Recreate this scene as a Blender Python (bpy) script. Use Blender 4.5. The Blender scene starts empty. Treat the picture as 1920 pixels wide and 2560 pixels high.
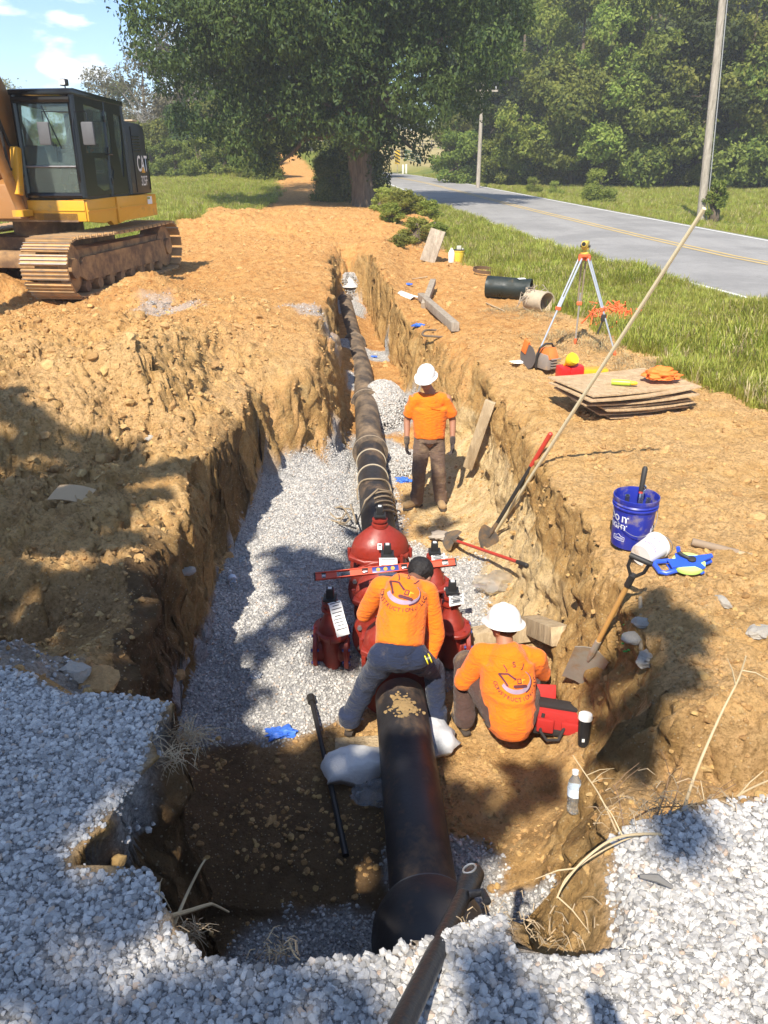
import bpy, bmesh, math, random
import numpy as np
from mathutils import Vector, Matrix, Quaternion, Euler
from mathutils.bvhtree import BVHTree
R = math.radians
SC = bpy.context.scene
COL = SC.collection
random.seed(7)

# ------------------------------------------------------------------ camera, world, sun
FOC = 1923.0; PITCH = R(24.1); CZ = 2.3
cam = bpy.data.cameras.new('camera'); camo = bpy.data.objects.new('camera', cam); COL.objects.link(camo)
cam.sensor_fit = 'VERTICAL'; cam.sensor_height = 36.0; cam.lens = FOC/2560*36.0
cam.clip_start = 0.05; cam.clip_end = 3000
camo.location = (0, 0, CZ); camo.rotation_euler = (R(90)-PITCH, 0, 0)
SC.camera = camo
SUN_EL = R(50); SUN_DIR = Vector((-math.sin(R(19))*math.cos(SUN_EL), -math.cos(R(19))*math.cos(SUN_EL), math.sin(SUN_EL)))
world = bpy.data.worlds.new("World"); SC.world = world; world.use_nodes = True
wn = world.node_tree; wn.nodes.clear()
wo = wn.nodes.new('ShaderNodeOutputWorld'); wb = wn.nodes.new('ShaderNodeBackground')
sky = wn.nodes.new('ShaderNodeTexSky'); sky.sky_type = 'NISHITA'; sky.sun_disc = False
sky.sun_elevation = SUN_EL; sky.sun_rotation = R(180+19); sky.air_density = 0.85; sky.dust_density = 0.1; sky.ozone_density = 5.0
wb.inputs['Strength'].default_value = 0.115
# clouds: white puffs mixed into the sky by direction
tc = wn.nodes.new('ShaderNodeTexCoord'); mp = wn.nodes.new('ShaderNodeMapping'); mp.inputs['Scale'].default_value = (3.2, 3.2, 9.0)
mp.inputs['Location'].default_value = (0.35, 0.1, 0.4)
nz = wn.nodes.new('ShaderNodeTexNoise'); nz.inputs['Scale'].default_value = 4.5; nz.inputs['Detail'].default_value = 7; nz.inputs['Roughness'].default_value = 0.55
cr = wn.nodes.new('ShaderNodeValToRGB'); cr.color_ramp.elements[0].position = 0.54; cr.color_ramp.elements[1].position = 0.72
mx = wn.nodes.new('ShaderNodeMix'); mx.data_type = 'RGBA'; mx.inputs[7].default_value = (7.2, 7.6, 8.0, 1)
wn.links.new(tc.outputs['Generated'], mp.inputs['Vector']); wn.links.new(mp.outputs[0], nz.inputs['Vector'])

def _puff(px, py, sx, sy):
    a = (px-960)/FOC; b = (1280-py)/FOC; d = Vector((a, math.cos(PITCH)+b*math.sin(PITCH), -math.sin(PITCH)+b*math.cos(PITCH))).normalized()
    s = wn.nodes.new('ShaderNodeVectorMath'); s.operation = 'SUBTRACT'; s.inputs[1].default_value = d; wn.links.new(tc.outputs['Generated'], s.inputs[0])
    m = wn.nodes.new('ShaderNodeVectorMath'); m.operation = 'MULTIPLY'; m.inputs[1].default_value = (1/sx, 1/sx, 1/sy); wn.links.new(s.outputs[0], m.inputs[0])
    l = wn.nodes.new('ShaderNodeVectorMath'); l.operation = 'LENGTH'; wn.links.new(m.outputs[0], l.inputs[0])
    r = wn.nodes.new('ShaderNodeMapRange'); r.inputs[1].default_value = 1.0; r.inputs[2].default_value = 0.0; r.inputs[4].default_value = .22; wn.links.new(l.outputs['Value'], r.inputs[0]); return r.outputs[0]
acc = nz.outputs['Fac']
for q in ((170,42,.028,.010), (225,60,.030,.010), (185,172,.040,.016), (130,160,.03,.014), (250,185,.03,.012)):
    ad = wn.nodes.new('ShaderNodeMath'); ad.operation = 'ADD'; wn.links.new(acc, ad.inputs[0]); wn.links.new(_puff(*q), ad.inputs[1]); acc = ad.outputs[0]
wn.links.new(acc, cr.inputs[0]); wn.links.new(cr.outputs[0], mx.inputs[0])
wn.links.new(sky.outputs[0], mx.inputs[6]); wn.links.new(mx.outputs[2], wb.inputs['Color']); wn.links.new(wb.outputs[0], wo.inputs[0])
sl = bpy.data.lights.new('sun', 'SUN'); sl.energy = 4.6; sl.angle = R(0.53); sl.color = (1.0, 0.93, 0.80)
so = bpy.data.objects.new('sun', sl); COL.objects.link(so); so.rotation_euler = SUN_DIR.to_track_quat('Z', 'Y').to_euler(); so.location = (-5, -10, 20)
SC.view_settings.view_transform = 'Standard'; SC.view_settings.look = 'None'; SC.view_settings.exposure = 0.90; SC.view_settings.gamma = 1
SC.render.engine = 'CYCLES'

def W(px, py, z):
    a = (px-960)/FOC; b = (1280-py)/FOC
    dx = a; dy = math.cos(PITCH)+b*math.sin(PITCH); dz = -math.sin(PITCH)+b*math.cos(PITCH)
    t = (z-CZ)/dz
    return (dx*t, dy*t)
def WY(px, py, Y):
    a = (px-960)/FOC; b = (1280-py)/FOC
    dx = a; dy = math.cos(PITCH)+b*math.sin(PITCH); dz = -math.sin(PITCH)+b*math.cos(PITCH)
    t = Y/dy
    return Vector((dx*t, Y, CZ+dz*t))

# ------------------------------------------------------------------ noise
def _h(n):
    n = n.astype(np.int64).astype(np.uint64)
    n = (n ^ (n >> np.uint64(15)))*np.uint64(0x2c1b3c6d) & np.uint64(0xffffffff)
    n = (n ^ (n >> np.uint64(12)))*np.uint64(0x297a2d39) & np.uint64(0xffffffff)
    n = n ^ (n >> np.uint64(15))
    return (n & np.uint64(0xffffff)).astype(np.float64)/float(0xffffff)
def vn2(x, y, s=0):
    xi = np.floor(x); yi = np.floor(y); fx = x-xi; fy = y-yi
    fx = fx*fx*(3-2*fx); fy = fy*fy*(3-2*fy)
    b = (xi*7919+yi*104729+s*1299721)+1e8
    r = lambda i, j: _h(b+i*7919+j*104729)
    return ((r(0,0)*(1-fx)+r(1,0)*fx)*(1-fy)+(r(0,1)*(1-fx)+r(1,1)*fx)*fy)*2-1
def vn3(x, y, z, s=0):
    zi = np.floor(z); fz = z-zi; fz = fz*fz*(3-2*fz)
    # offset lattice per z layer
    def layer(k):
        o = _h((zi+k)*15485863+s*31+1e8)
        xi = np.floor(x); yi = np.floor(y); fx = x-xi; fy = y-yi
        fx = fx*fx*(3-2*fx); fy = fy*fy*(3-2*fy)
        b = xi*7919+yi*104729+(zi+k)*1299709+s*99991+2e8
        r = lambda i, j: _h(b+i*7919+j*104729)
        return ((r(0,0)*(1-fx)+r(1,0)*fx)*(1-fy)+(r(0,1)*(1-fx)+r(1,1)*fx)*fy)*2-1
    return layer(0)*(1-fz)+layer(1)*fz
def fbm(x, y, oct=4, s=0, g=.5):
    a = 1.; t = 0.; n = 0.
    c, sn = math.cos(.6), math.sin(.6)
    for i in range(oct):
        t = t+a*vn2(x, y, s+i*17); n += a; a *= g
        x, y = (x*c-y*sn)*2.03+5.1, (x*sn+y*c)*2.03+1.7
    return t/n
def worley(x, y, s=0):
    xi = np.floor(x); yi = np.floor(y); best = np.full(np.shape(x), 9.)
    for i in (-1, 0, 1):
        for j in (-1, 0, 1):
            b = (xi+i)*7919+(yi+j)*104729+s*1299721+3e8
            d = (xi+i+_h(b)-x)**2+(yi+j+_h(b+5557)-y)**2; best = np.minimum(best, d*(.7+.9*_h(b+91)))
    return np.clip(1-best*1.6, 0, 1)
def sstep(a, b, v):
    t = np.clip((v-a)/(b-a), 0, 1); return t*t*(3-2*t)
def psd(poly, x, y):
    """signed distance to polygon, negative inside"""
    x = np.asarray(x, float); y = np.asarray(y, float)
    d = np.full(x.shape, 1e18); ins = np.zeros(x.shape, bool); n = len(poly)
    for i in range(n):
        ax, ay = poly[i]; bx, by = poly[(i+1) % n]; ex, ey = bx-ax, by-ay
        wx = x-ax; wy = y-ay
        t = np.clip((wx*ex+wy*ey)/(ex*ex+ey*ey+1e-12), 0, 1)
        d = np.minimum(d, (wx-ex*t)**2+(wy-ey*t)**2)
        if ay != by:
            c = ((ay > y) != (by > y)) & (x < (bx-ax)*(y-ay)/(by-ay)+ax); ins ^= c
    d = np.sqrt(d); return np.where(ins, -d, d)

# ------------------------------------------------------------------ ground shape
PIT = [(-.66,22.9),(-.42,21.5),(-.15,19),(.30,15),(.85,12.9),(1.25,11.6),(1.38,10.4),(1.42,9),(1.5,8.0),(1.55,7.1),(1.5,6),(1.52,4.9),(1.6,4.2),(1.55,3.5),(1.5,3.05),
       (1.9,2.95),(2.8,2.95),(2.9,2.3),(1.8,1.98),(1.11,1.74),(.66,1.66),(.36,1.64),(.34,1.36),(.22,1.34),(-.01,1.25),(-.24,1.21),(-.43,1.24),(-.54,1.32),(-.63,1.48),(-.84,1.5),(-.76,1.8),(-.74,2.17),
       (-1.0,2.45),(-1.2,2.9),(-1.38,3.4),(-1.5,3.75),(-1.45,3.95),(-1.66,4.5),(-1.64,4.9),(-1.58,5.4),(-1.66,6.2),(-1.68,7),(-1.62,7.9),(-1.64,8.9),(-1.6,9.45),(-1.3,9.75),(-1.0,10.2),(-.98,10.9),(-.95,12),(-.98,13.5),(-1.1,16),(-1.27,19),(-1.42,21.5),(-1.42,22.8)]
LEDGE = [(1.05,1.6),(.95,2.6),(1.3,3.3),(3.2,3.4),(3.2,1.5)]
GPL = [(-6,2.55),(-2.2,2.42),(-1.38,2.32),(-1.1,2.2),(-.74,2.17),(-.76,1.8),(-.84,1.5),(-.63,1.48),(-.5,1.3),(0,1.25),(.22,1.34),(.36,1.28),(.56,1.3),(.66,1.62),(1.11,1.7),(1.8,1.9),(4.2,2.3),(6,2.2),(6,-9),(-6,-9)]
DITCH = [(-7.5,5.9),(-4.2,6.15),(-3.45,6.1),(-2.95,6.35),(-2.55,6.8),(-2.2,7.3)]
def pl_dist(pl, x, y):
    d = np.full(np.shape(x), 1e18); side = np.zeros(np.shape(x))
    for i in range(len(pl)-1):
        ax, ay = pl[i]; bx, by = pl[i+1]; ex, ey = bx-ax, by-ay
        wx = x-ax; wy = y-ay; t = np.clip((wx*ex+wy*ey)/(ex*ex+ey*ey), 0, 1)
        dd = (wx-ex*t)**2+(wy-ey*t)**2; cr = ex*wy-ey*wx
        side = np.where(dd < d, np.sign(cr), side); d = np.minimum(d, dd)
    return np.sqrt(d), side
ROAD_N = [(9.1,2),(6.25,12.3),(4.4,24.8),(2.95,38.4),(1.8,52),(.2,70),(-3.0,95),(-9,120)]      # near edge
ROAD_F = [(16.0,2),(13.2,12.3),(11.6,24.8),(10.2,38.4),(8.9,52),(7.2,70),(3.6,98),(-4,127)]
def road_z(Y): return .25+.0165*np.maximum(np.asarray(Y, float)-20, 0)
def interp_edge(E, Y):
    return np.interp(Y, [p[1] for p in E], [p[0] for p in E])
def gauss(x, y, cx, cy, sx, sy, a): return a*np.exp(-((x-cx)/sx)**2-((y-cy)/sy)**2)

def bank(x, y):
    right = x > 0
    t = sstep(-2.0, 2.0, x-.0*y)
    zl = -.2+.45*sstep(9, 14, y)+.0*x
    zr = -.17+.10*sstep(8, 14, y)-.22*np.exp(-((y-15)/3.5)**2)*np.exp(-((x-.3)/1.1)**2)
    b = zl*(1-sstep(-.6, .6, x-.03*(y-10)))+zr*sstep(-.6, .6, x-.03*(y-10))
    # upper spoil terrace on the left with a ditch at its foot
    d, s = pl_dist(DITCH, x, y)
    up = np.where(s > 0, sstep(0.02, .55, d), 0)*(1-sstep(8.5, 11.5, y))*sstep(-1.9, -2.6, x)
    b = b+up*.46-.13*np.exp(-(d/.16)**2)*(x < -2.3)
    b = b+gauss(x, y, -3.4, 9.6, 1.6, 1.2, .10)+gauss(x, y, -2.3, 11.6, 1.2, 1.3, .22)+gauss(x, y, -4.2, 11.2, 1.6, .9, .12)
    # lumps round the excavator
    b = b+gauss(x, y, -3.95, 13.2, .65, .7, .42)+gauss(x, y, -7.2, 13.6, 1.0, .5, .45)+gauss(x, y, -7.4, 16.2, 1.3, .8, .5)
    # spoil heap past the trench end
    hp = sstep(23.6, 27, y)*(1-sstep(30, 33, y))*sstep(-9.5, -6.5, x)*(1-sstep(.9, 2.6, x))
    b = b+hp*.42*(1+.35*fbm(x*.8, y*.8, 3, 5))+gauss(x, y, 1.4, 27.5, .9, 1.0, .35)
    b = b+(y < 16)*sstep(-1.9, -2.8, x)*(gauss(x, y, -3.2, 8.2, .55, .45, .20)-gauss(x, y, -2.6, 7.55, .28, .25, .26)-gauss(x, y, -4.0, 8.9, .35, .3, .22)+gauss(x, y, -4.6, 8.0, .6, .5, .22)+gauss(x, y, -2.4, 9.3, .4, .5, .12)+.10*fbm(x*.9, y*.9, 2, 111))
    # general rise of the land
    b = b+.018*np.maximum(y-20, 0)*(1-sstep(160, 400, y))
    b = b+sstep(25, 75, y)*np.clip(x-12, 0, 60)*.022
    # left field a little higher at the back, hill with the dirt track
    b = b+sstep(38, 90, y)*np.exp(-((x+9)/13.)**2)*2.4*(1-sstep(120,260,y))
    b = b+sstep(110, 260, y)*np.exp(-((x+6)/90.)**2)*9.5
    # right verge
    re = interp_edge(ROAD_N, np.clip(y, 2, 120))
    dr = x-re
    v = sstep(-2.6, -.2, dr)
    z = b*(1-v)+road_z(y)*v
    rf = interp_edge(ROAD_F, np.clip(y, 2, 127)); df = x-rf
    beyond = sstep(0, 5, df)
    z = np.where(df > 0, road_z(y)*(1-beyond)+(b+.15)*beyond-.12*np.exp(-((df-2.2)/1.3)**2), z)
    z = np.where((dr > 0) & (df < 0), road_z(y)-.03, z)
    z = np.where((dr > -.3) & (df < .3), z-.02, z)
    return z
def Hbase(x, y, fine=True):
    x = np.asarray(x, float); y = np.asarray(y, float)
    b = bank(x, y)
    onr = (x > interp_edge(ROAD_N, np.clip(y, 2, 120))-.25) & (x < interp_edge(ROAD_F, np.clip(y, 2, 127))+.25)
    dirt = dirt_mask(x, y)
    near = (1-sstep(34, 40, y))
    if fine:
        rough = (.055+.06*sstep(-1.8, -3, x))*fbm(x*1.1, y*1.1, 2, 3)+.05*np.abs(fbm(x*2.6, y*2.6, 2, 9))
        cl = np.abs(fbm(x*6.5+fbm(x*2, y*2, 2, 44)*.6, y*6.5, 3, 21)); rough = rough+(.045-.09*np.minimum(cl*2.2, 1.0)*.5)
        rough = rough+.016*fbm(x*22, y*22, 2, 33)
        qx = x+.12*fbm(x*4, y*4, 2, 101); qy = y+.12*fbm(x*4+7, y*4, 2, 102); pm = sstep(-.25, .2, fbm(x*1.3, y*1.3, 2, 103))
        rough = rough+.048*worley(qx*5.5, qy*5.5, 1)*pm+.030*worley(qx*13, qy*13, 2)*(.35+.65*pm)
        amp = .7+1.0*sstep(-1.2, -2.4, x)*(1-sstep(10, 14, y))+.25*sstep(18, 24, y)
        b = b+rough*dirt*amp*near
        b = b+(1-dirt)*(.05*fbm(x*.35, y*.35, 3, 8))*(~onr)
    # foreground gravel platform
    gd = psd(GPL, x, y)
    wob = .05*fbm(x*3, y*3, 2, 71)
    g = 1-sstep(-.02, .50, gd+wob)
    # left soil shelf behind the platform
    shelf = gauss(x, y, -1.9, 2.95, .55, .45, .30)
    b = b+shelf-gauss(x, y, -2.55, 3.75, .55, .35, .65)
    gl = .6+.02*fbm(x*2.3, y*2.3, 3, 51)+.03*sstep(-.5,-1.5,x)
    blk = (1-sstep(-.02, .05, psd([(.36,1.27),(.58,1.27),(.68,1.66),(.36,1.66)], x, y)))
    gl = gl-blk*(.05+.18*sstep(.62, .36, x))
    b = b*(1-g)+gl*g
    # pit
    pw = .10*fbm(x*1.7, y*1.7, 2, 61)+.07*fbm(x*5, y*5, 3, 62)+.018*fbm(x*16, y*16, 2, 63)
    sc = np.where(y < 2.6, .35, 1)
    pd = psd(PIT, x, y)+pw*sc
    fl = -1.6+0*x
    fl = fl+.30*(1-sstep(-.9, -.1, x))*sstep(4.6, 5.6, y)
    fl = fl+.32*sstep(10.5, 14, y)+.25*sstep(20.5, 23, y)
    fl = fl-.22*(1-sstep(2.9, 3.8, y))*(1-sstep(-.3, .5, x))
    fl = fl+.35*sstep(.55, 1.3, x)*(1-sstep(3.2, 4.0, y))*sstep(2.2, 2.6, y)+.25*sstep(1.0, 1.7, x)*(1-sstep(4, 7, y))
    fl = fl+.15*sstep(.75, 1.3, x)*sstep(5, 7, y)
    # soil slope where the wide pit meets the narrow trench (left)
    rmp = sstep(9.55, 12.4, y+.3*fbm(x*1.5, y*1.5, 2, 4))*sstep(-.62, -.85, x)*(1-sstep(12.8, 13.8, y))
    fl = np.maximum(fl, -1.33+1.2*rmp) if False else fl*(1-rmp)+(-.2)*rmp
    slr = sstep(9.2, 10.6, y)*(1-sstep(11.5, 13, y))*sstep(.45, 1.1, x); fl = fl+.5*slr
    # floor of the shallow alcove on the right
    ld = psd(LEDGE, x, y); lg = 1-sstep(-.15, .35, ld+pw); fl = fl*(1-lg)+(-.50+.08*fbm(x*4, y*4, 2, 65))*lg
    if fine:
        fl = fl+.03*fbm(x*3, y*3, 3, 81)+.012*fbm(x*14, y*14, 2, 82)
        fl = fl+.05*sstep(.2, .6, x)*(np.abs(fbm(x*5, y*5, 3, 83)))
    ww = np.where(y > 11, .10, .16)+.05*fbm(x*2, y*2, 2, 91)
    ww = np.where((x < 0) & (y < 9.6), .10, ww); ww = np.where((x > 0) & (y > 3.3) & (y < 9.5), .26+.14*fbm(x*.1, y*.9, 2, 92), ww)
    ww = np.where((x < -.5) & (y > 9.0) & (y < 11.2), .42, ww); ww = np.where((x > 0) & (y >= 9.5) & (y < 14), .26+.6*np.exp(-((y-11.6)/1.3)**2), ww); ww = ww+.8*sstep(20.8, 22.6, y); ww = np.where(y < 2.6, .07, ww); ww = np.maximum(ww, .04)
    m = 1-sstep(0., 1., (pd+ww)/ww)
    # slough heaped at the wall foot
    heap = .28*np.exp(-np.maximum(-(pd+ww), 0)/.22)*(y > 3.2)*(y < 10)*(.5+.5*fbm(x*1.6, y*1.6, 2, 93))*(1-g)*(1-lg)
    fl = fl+heap
    # rim slightly eroded
    b = b-.12*np.exp(-np.maximum(pd, 0)/.12)*(1-g)*(y > 2.6)*(.6+.6*fbm(x*2, y*2, 2, 94))
    return b*(1-m)+fl*m
DIRT = [(-30,-10),(-30,19),(-9,19.5),(-6.9,22),(-6.4,26),(-5.9,31),(-5.6,36),(-5.9,48),(-7.6,60),(-10.5,75),(-12,90),(-9.6,90),(-7.6,75),(-4.9,60),(-2.6,50),(-.8,42),(0,38),(1.2,32),(1.9,28),(1.7,24),(2.3,20),(2.9,16),(3.3,13.5),(3.7,11),(4.0,9),(4.4,7),(5,5),(7,2),(8,-10)]
def dirt_mask(x, y):
    return 1-sstep(-.25, .35, psd(DIRT, x, y)+.5*fbm(x*1.3, y*1.3, 3, 12))
def Hs(x, y): return float(Hbase(np.array([x]), np.array([y]))[0])
def G(px, py, up=0.0):
    """where the sight line through a point of the photograph meets the ground"""
    a = (px-960)/FOC; b = (1280-py)/FOC
    d = np.array([a, math.cos(PITCH)+b*math.sin(PITCH), -math.sin(PITCH)+b*math.cos(PITCH)])
    t = np.exp(np.linspace(math.log(1.0), math.log(160), 900))
    z = CZ+d[2]*t; h = Hbase(d[0]*t, d[1]*t)
    k = np.argmax(z < h); k = max(k, 1)
    t0, t1 = t[k-1], t[k]
    for _ in range(2):
        tt = np.linspace(t0, t1, 12); zz = CZ+d[2]*tt; hh = Hbase(d[0]*tt, d[1]*tt); j = max(int(np.argmax(zz < hh)), 1)
        t0, t1 = tt[j-1], tt[j]
    return Vector((d[0]*t1, d[1]*t1, CZ+d[2]*t1+up))

# ------------------------------------------------------------------ material helpers
def rgb(h):
    h = h.lstrip('#'); c = [int(h[i:i+2], 16)/255 for i in (0, 2, 4)]
    return tuple(((v+.055)/1.055)**2.4 if v > .04045 else v/12.92 for v in c)+(1,)
class NT:
    def __init__(s, name):
        s.m = bpy.data.materials.new(name); s.m.use_nodes = True; s.t = s.m.node_tree; s.n = s.t.nodes; s.l = s.t.links
        s.b = s.n['Principled BSDF']
    def N(s, k, **kw):
        n = s.n.new('ShaderNode'+k)
        for a, v in kw.items(): setattr(n, a, v)
        return n
    def L(s, a, b): s.l.new(a, b)
    def noise(s, scale, det=4, rough=.55, vec=None, dist=0):
        n = s.N('TexNoise'); n.inputs['Scale'].default_value = scale; n.inputs['Detail'].default_value = det; n.inputs['Roughness'].default_value = rough; n.inputs['Distortion'].default_value = dist
        if vec is None: vec = s.pos()
        s.L(vec, n.inputs['Vector']); return n.outputs['Fac']
    def pos(s):
        if not hasattr(s, '_p'): s._p = s.N('NewGeometry').outputs['Position']
        return s._p
    def obj(s):
        if not hasattr(s, '_o'): s._o = s.N('TexCoord').outputs['Object']
        return s._o
    def ramp(s, f, stops):
        r = s.N('ValToRGB'); e = r.color_ramp.elements
        while len(e) < len(stops): e.new(.5)
        for i, (p, c) in enumerate(stops):
            e[i].position = p; e[i].color = c if len(c) == 4 else tuple(c)+(1,)
        s.L(f, r.inputs[0]); return r.outputs[0]
    def mix(s, f, a, b, mode='MIX'):
        m = s.N('Mix', data_type='RGBA', blend_type=mode)
        for i, v in ((0, f), (6, a), (7, b)):
            if hasattr(v, 'is_output') or isinstance(v, bpy.types.NodeSocket): s.L(v, m.inputs[i])
            else: m.inputs[i].default_value = v if i == 0 else (tuple(v)+(1,))[:4]
        return m.outputs[2]
    def bump(s, h, st=.5, d=.02):
        b = s.N('Bump'); b.inputs['Strength'].default_value = st; b.inputs['Distance'].default_value = d
        s.L(h, b.inputs['Height'])
        if s.b.inputs['Normal'].is_linked: s.L(s.b.inputs['Normal'].links[0].from_socket, b.inputs['Normal'])
        s.L(b.outputs[0], s.b.inputs['Normal'])
    def attr(s, name):
        a = s.N('Attribute'); a.attribute_name = name; return a.outputs['Fac']
    def color(s, c):
        if isinstance(c, bpy.types.NodeSocket): s.L(c, s.b.inputs['Base Color'])
        else: s.b.inputs['Base Color'].default_value = (tuple(c)+(1,))[:4]
def simple(name, col, rough=.6, metal=0, var=.25, scale=8, dirt=0, dirtcol=(.42,.26,.12), bump=0, bscale=60, objspace=True, trans=0, coat=0, spec=None):
    t = NT(name); v = t.obj() if objspace else t.pos()
    c = tuple(col)[:3]
    lo = tuple(x*(1-var) for x in c); hi = tuple(min(1, x*(1+var)) for x in c)
    o = t.mix(t.noise(scale, 5, .6, v), lo, hi)
    if dirt:
        f = t.ramp(t.noise(scale*.6+1.3, 6, .65, v), [(.62-dirt*.35, (0,0,0)), (.78-dirt*.25, (1,1,1))]); 
        o = t.mix(f, o, dirtcol)
    t.color(o); t.b.inputs['Roughness'].default_value = rough; t.b.inputs['Metallic'].default_value = metal
    if bump: t.bump(t.noise(bscale, 4, .6, v), bump, .01)
    if trans: t.b.inputs['Transmission Weight'].default_value = trans
    if coat: t.b.inputs['Coat Weight'].default_value = coat
    if spec is not None: t.b.inputs['Specular IOR Level'].default_value = spec
    return t.m

# ------------------------------------------------------------------ mesh helpers
def tag(o, label=None, cat=None, group=None, kind=None):
    if label: o['label'] = label
    if cat: o['category'] = cat
    if group: o['group'] = group
    if kind: o['kind'] = kind
    return o
def empty(name, loc=(0,0,0), rot=(0,0,0), sc=1, **kw):
    o = bpy.data.objects.new(name, None); COL.objects.link(o); o.location = loc; o.rotation_euler = rot; o.scale = (sc, sc, sc); o.empty_display_size = .1
    return tag(o, **kw)
def link(name, me, parent=None):
    o = bpy.data.objects.new(name, me); COL.objects.link(o)
    if parent is not None: o.parent = parent
    return o
def npmesh(name, V, F, mats=(), smooth=True, mi=None):
    me = bpy.data.meshes.new(name)
    V = np.asarray(V, np.float32); F = np.asarray(F, np.int32); k = F.shape[1]
    me.vertices.add(len(V)); me.vertices.foreach_set('co', V.ravel())
    me.loops.add(F.size); me.loops.foreach_set('vertex_index', F.ravel())
    me.polygons.add(len(F)); me.polygons.foreach_set('loop_start', np.arange(0, F.size, k, dtype=np.int32)); 
    me.polygons.foreach_set('use_smooth', np.full(len(F), smooth))
    for m in mats: me.materials.append(m)
    if mi is not None: me.polygons.foreach_set('material_index', np.asarray(mi, np.int32))
    me.update(calc_edges=True); me.validate(); return me
class MB:
    """collects shapes into one bmesh"""
    def __init__(s): s.bm = bmesh.new(); s.mi = 0
    def _fin(s, geom, M):
        vs = [g for g in geom if isinstance(g, bmesh.types.BMVert)]
        bmesh.ops.transform(s.bm, matrix=M, verts=vs)
        fs = set(f for v in vs for f in v.link_faces)
        for f in fs: f.material_index = s.mi
        return vs
    def box(s, c=(0,0,0), d=(1,1,1), rot=(0,0,0), bev=0, taper=None):
        r = bmesh.ops.create_cube(s.bm, size=1)['verts']
        if taper:
            for v in r:
                if v.co.z > 0: v.co.x *= taper[0]; v.co.y *= taper[1]
        M = Matrix.Translation(c) @ Euler(rot).to_matrix().to_4x4() @ Matrix.Diagonal((*d, 1))
        fs = list(set(f for v in r for f in v.link_faces)); 
        bmesh.ops.transform(s.bm, matrix=M, verts=r)
        for f in fs: f.material_index = s.mi
        if bev:
            es = list(set(e for v in r for e in v.link_edges))
            res = bmesh.ops.bevel(s.bm, geom=es, offset=bev, segments=2, affect='EDGES', profile=.6)
            for f in res['faces']: f.material_index = s.mi
        return s
    def tube(s, pts, r, n=10, cap=True, closed=False):
        pts = [Vector(p) for p in pts]; rs = r if hasattr(r, '__len__') else [r]*len(pts)
        m = len(pts); rings = []; up = None
        for i, p in enumerate(pts):
            if closed: t = pts[(i+1) % m]-pts[i-1]
            else: t = pts[min(i+1, m-1)]-pts[max(i-1, 0)]
            if t.length < 1e-9: t = Vector((0, 0, 1))
            t.normalize()
            if up is None:
                up = Vector((0, 0, 1)) if abs(t.z) < .9 else Vector((1, 0, 0))
            a = t.cross(up)
            if a.length < 1e-6: a = t.cross(Vector((.3, 1, .2)))
            a.normalize(); b = a.cross(t).normalized(); up = b
            rings.append([s.bm.verts.new(p+(a*math.cos(2*math.pi*k/n)+b*math.sin(2*math.pi*k/n))*rs[i]) for k in range(n)])
        q = range(m if closed else m-1)
        for i in q:
            A, B = rings[i], rings[(i+1) % m]
            for k in range(n):
                f = s.bm.faces.new((A[k], A[(k+1) % n], B[(k+1) % n], B[k])); f.smooth = True; f.material_index = s.mi
        if cap and not closed:
            for rg, rev in ((rings[0], False), (rings[-1], True)):
                f = s.bm.faces.new(rg if rev else rg[::-1]); f.material_index = s.mi
        return s
    def lathe(s, prof, n=24, M=None, smooth=True, cap=True, sx=1, sy=1):
        M = M or Matrix.Identity(4); rings = []
        for r, z in prof:
            rings.append([s.bm.verts.new(M @ Vector((r*sx*math.cos(2*math.pi*k/n), r*sy*math.sin(2*math.pi*k/n), z))) for k in range(n)])
        for A, B in zip(rings, rings[1:]):
            for k in range(n):
                f = s.bm.faces.new((A[k], A[(k+1) % n], B[(k+1) % n], B[k])); f.smooth = smooth; f.material_index = s.mi
        if cap:
            if prof[0][0] > 1e-4: s.bm.faces.new(rings[0][::-1]).material_index = s.mi
            if prof[-1][0] > 1e-4: s.bm.faces.new(rings[-1]).material_index = s.mi
        return s
    def prism(s, pts, h, M=None, bev=0):
        """closed 2D outline in xy extruded by h along z"""
        M = M or Matrix.Identity(4)
        A = [s.bm.verts.new(M @ Vector((x, y, 0))) for x, y in pts]; B = [s.bm.verts.new(M @ Vector((x, y, h))) for x, y in pts]
        fs = [s.bm.faces.new(A[::-1]), s.bm.faces.new(B)]
        n = len(pts)
        for k in range(n): fs.append(s.bm.faces.new((A[k], A[(k+1) % n], B[(k+1) % n], B[k])))
        for f in fs: f.material_index = s.mi
        if bev:
            es = list(set(e for f in fs for e in f.edges)); r = bmesh.ops.bevel(s.bm, geom=es, offset=bev, segments=2, affect='EDGES', profile=.6)
            for f in r['faces']: f.material_index = s.mi
        return s
    def ball(s, c, r, sc=(1,1,1), sub=2, rot=(0,0,0)):
        g = bmesh.ops.create_icosphere(s.bm, subdivisions=sub, radius=r)['verts']
        M = Matrix.Translation(c) @ Euler(rot).to_matrix().to_4x4() @ Matrix.Diagonal((*sc, 1))
        bmesh.ops.transform(s.bm, matrix=M, verts=g)
        for f in set(f for v in g for f in v.link_faces): f.smooth = True; f.material_index = s.mi
        return s
    def jitter(s, a, sc=5, seed=0):
        co = np.array([v.co[:] for v in s.bm.verts]); 
        if len(co):
            for k in range(3):
                d = vn3(co[:, 0]*sc+k*9, co[:, 1]*sc, co[:, 2]*sc, seed+k)*a
                for v, q in zip(s.bm.verts, d): v.co[k] += q
        return s
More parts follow.
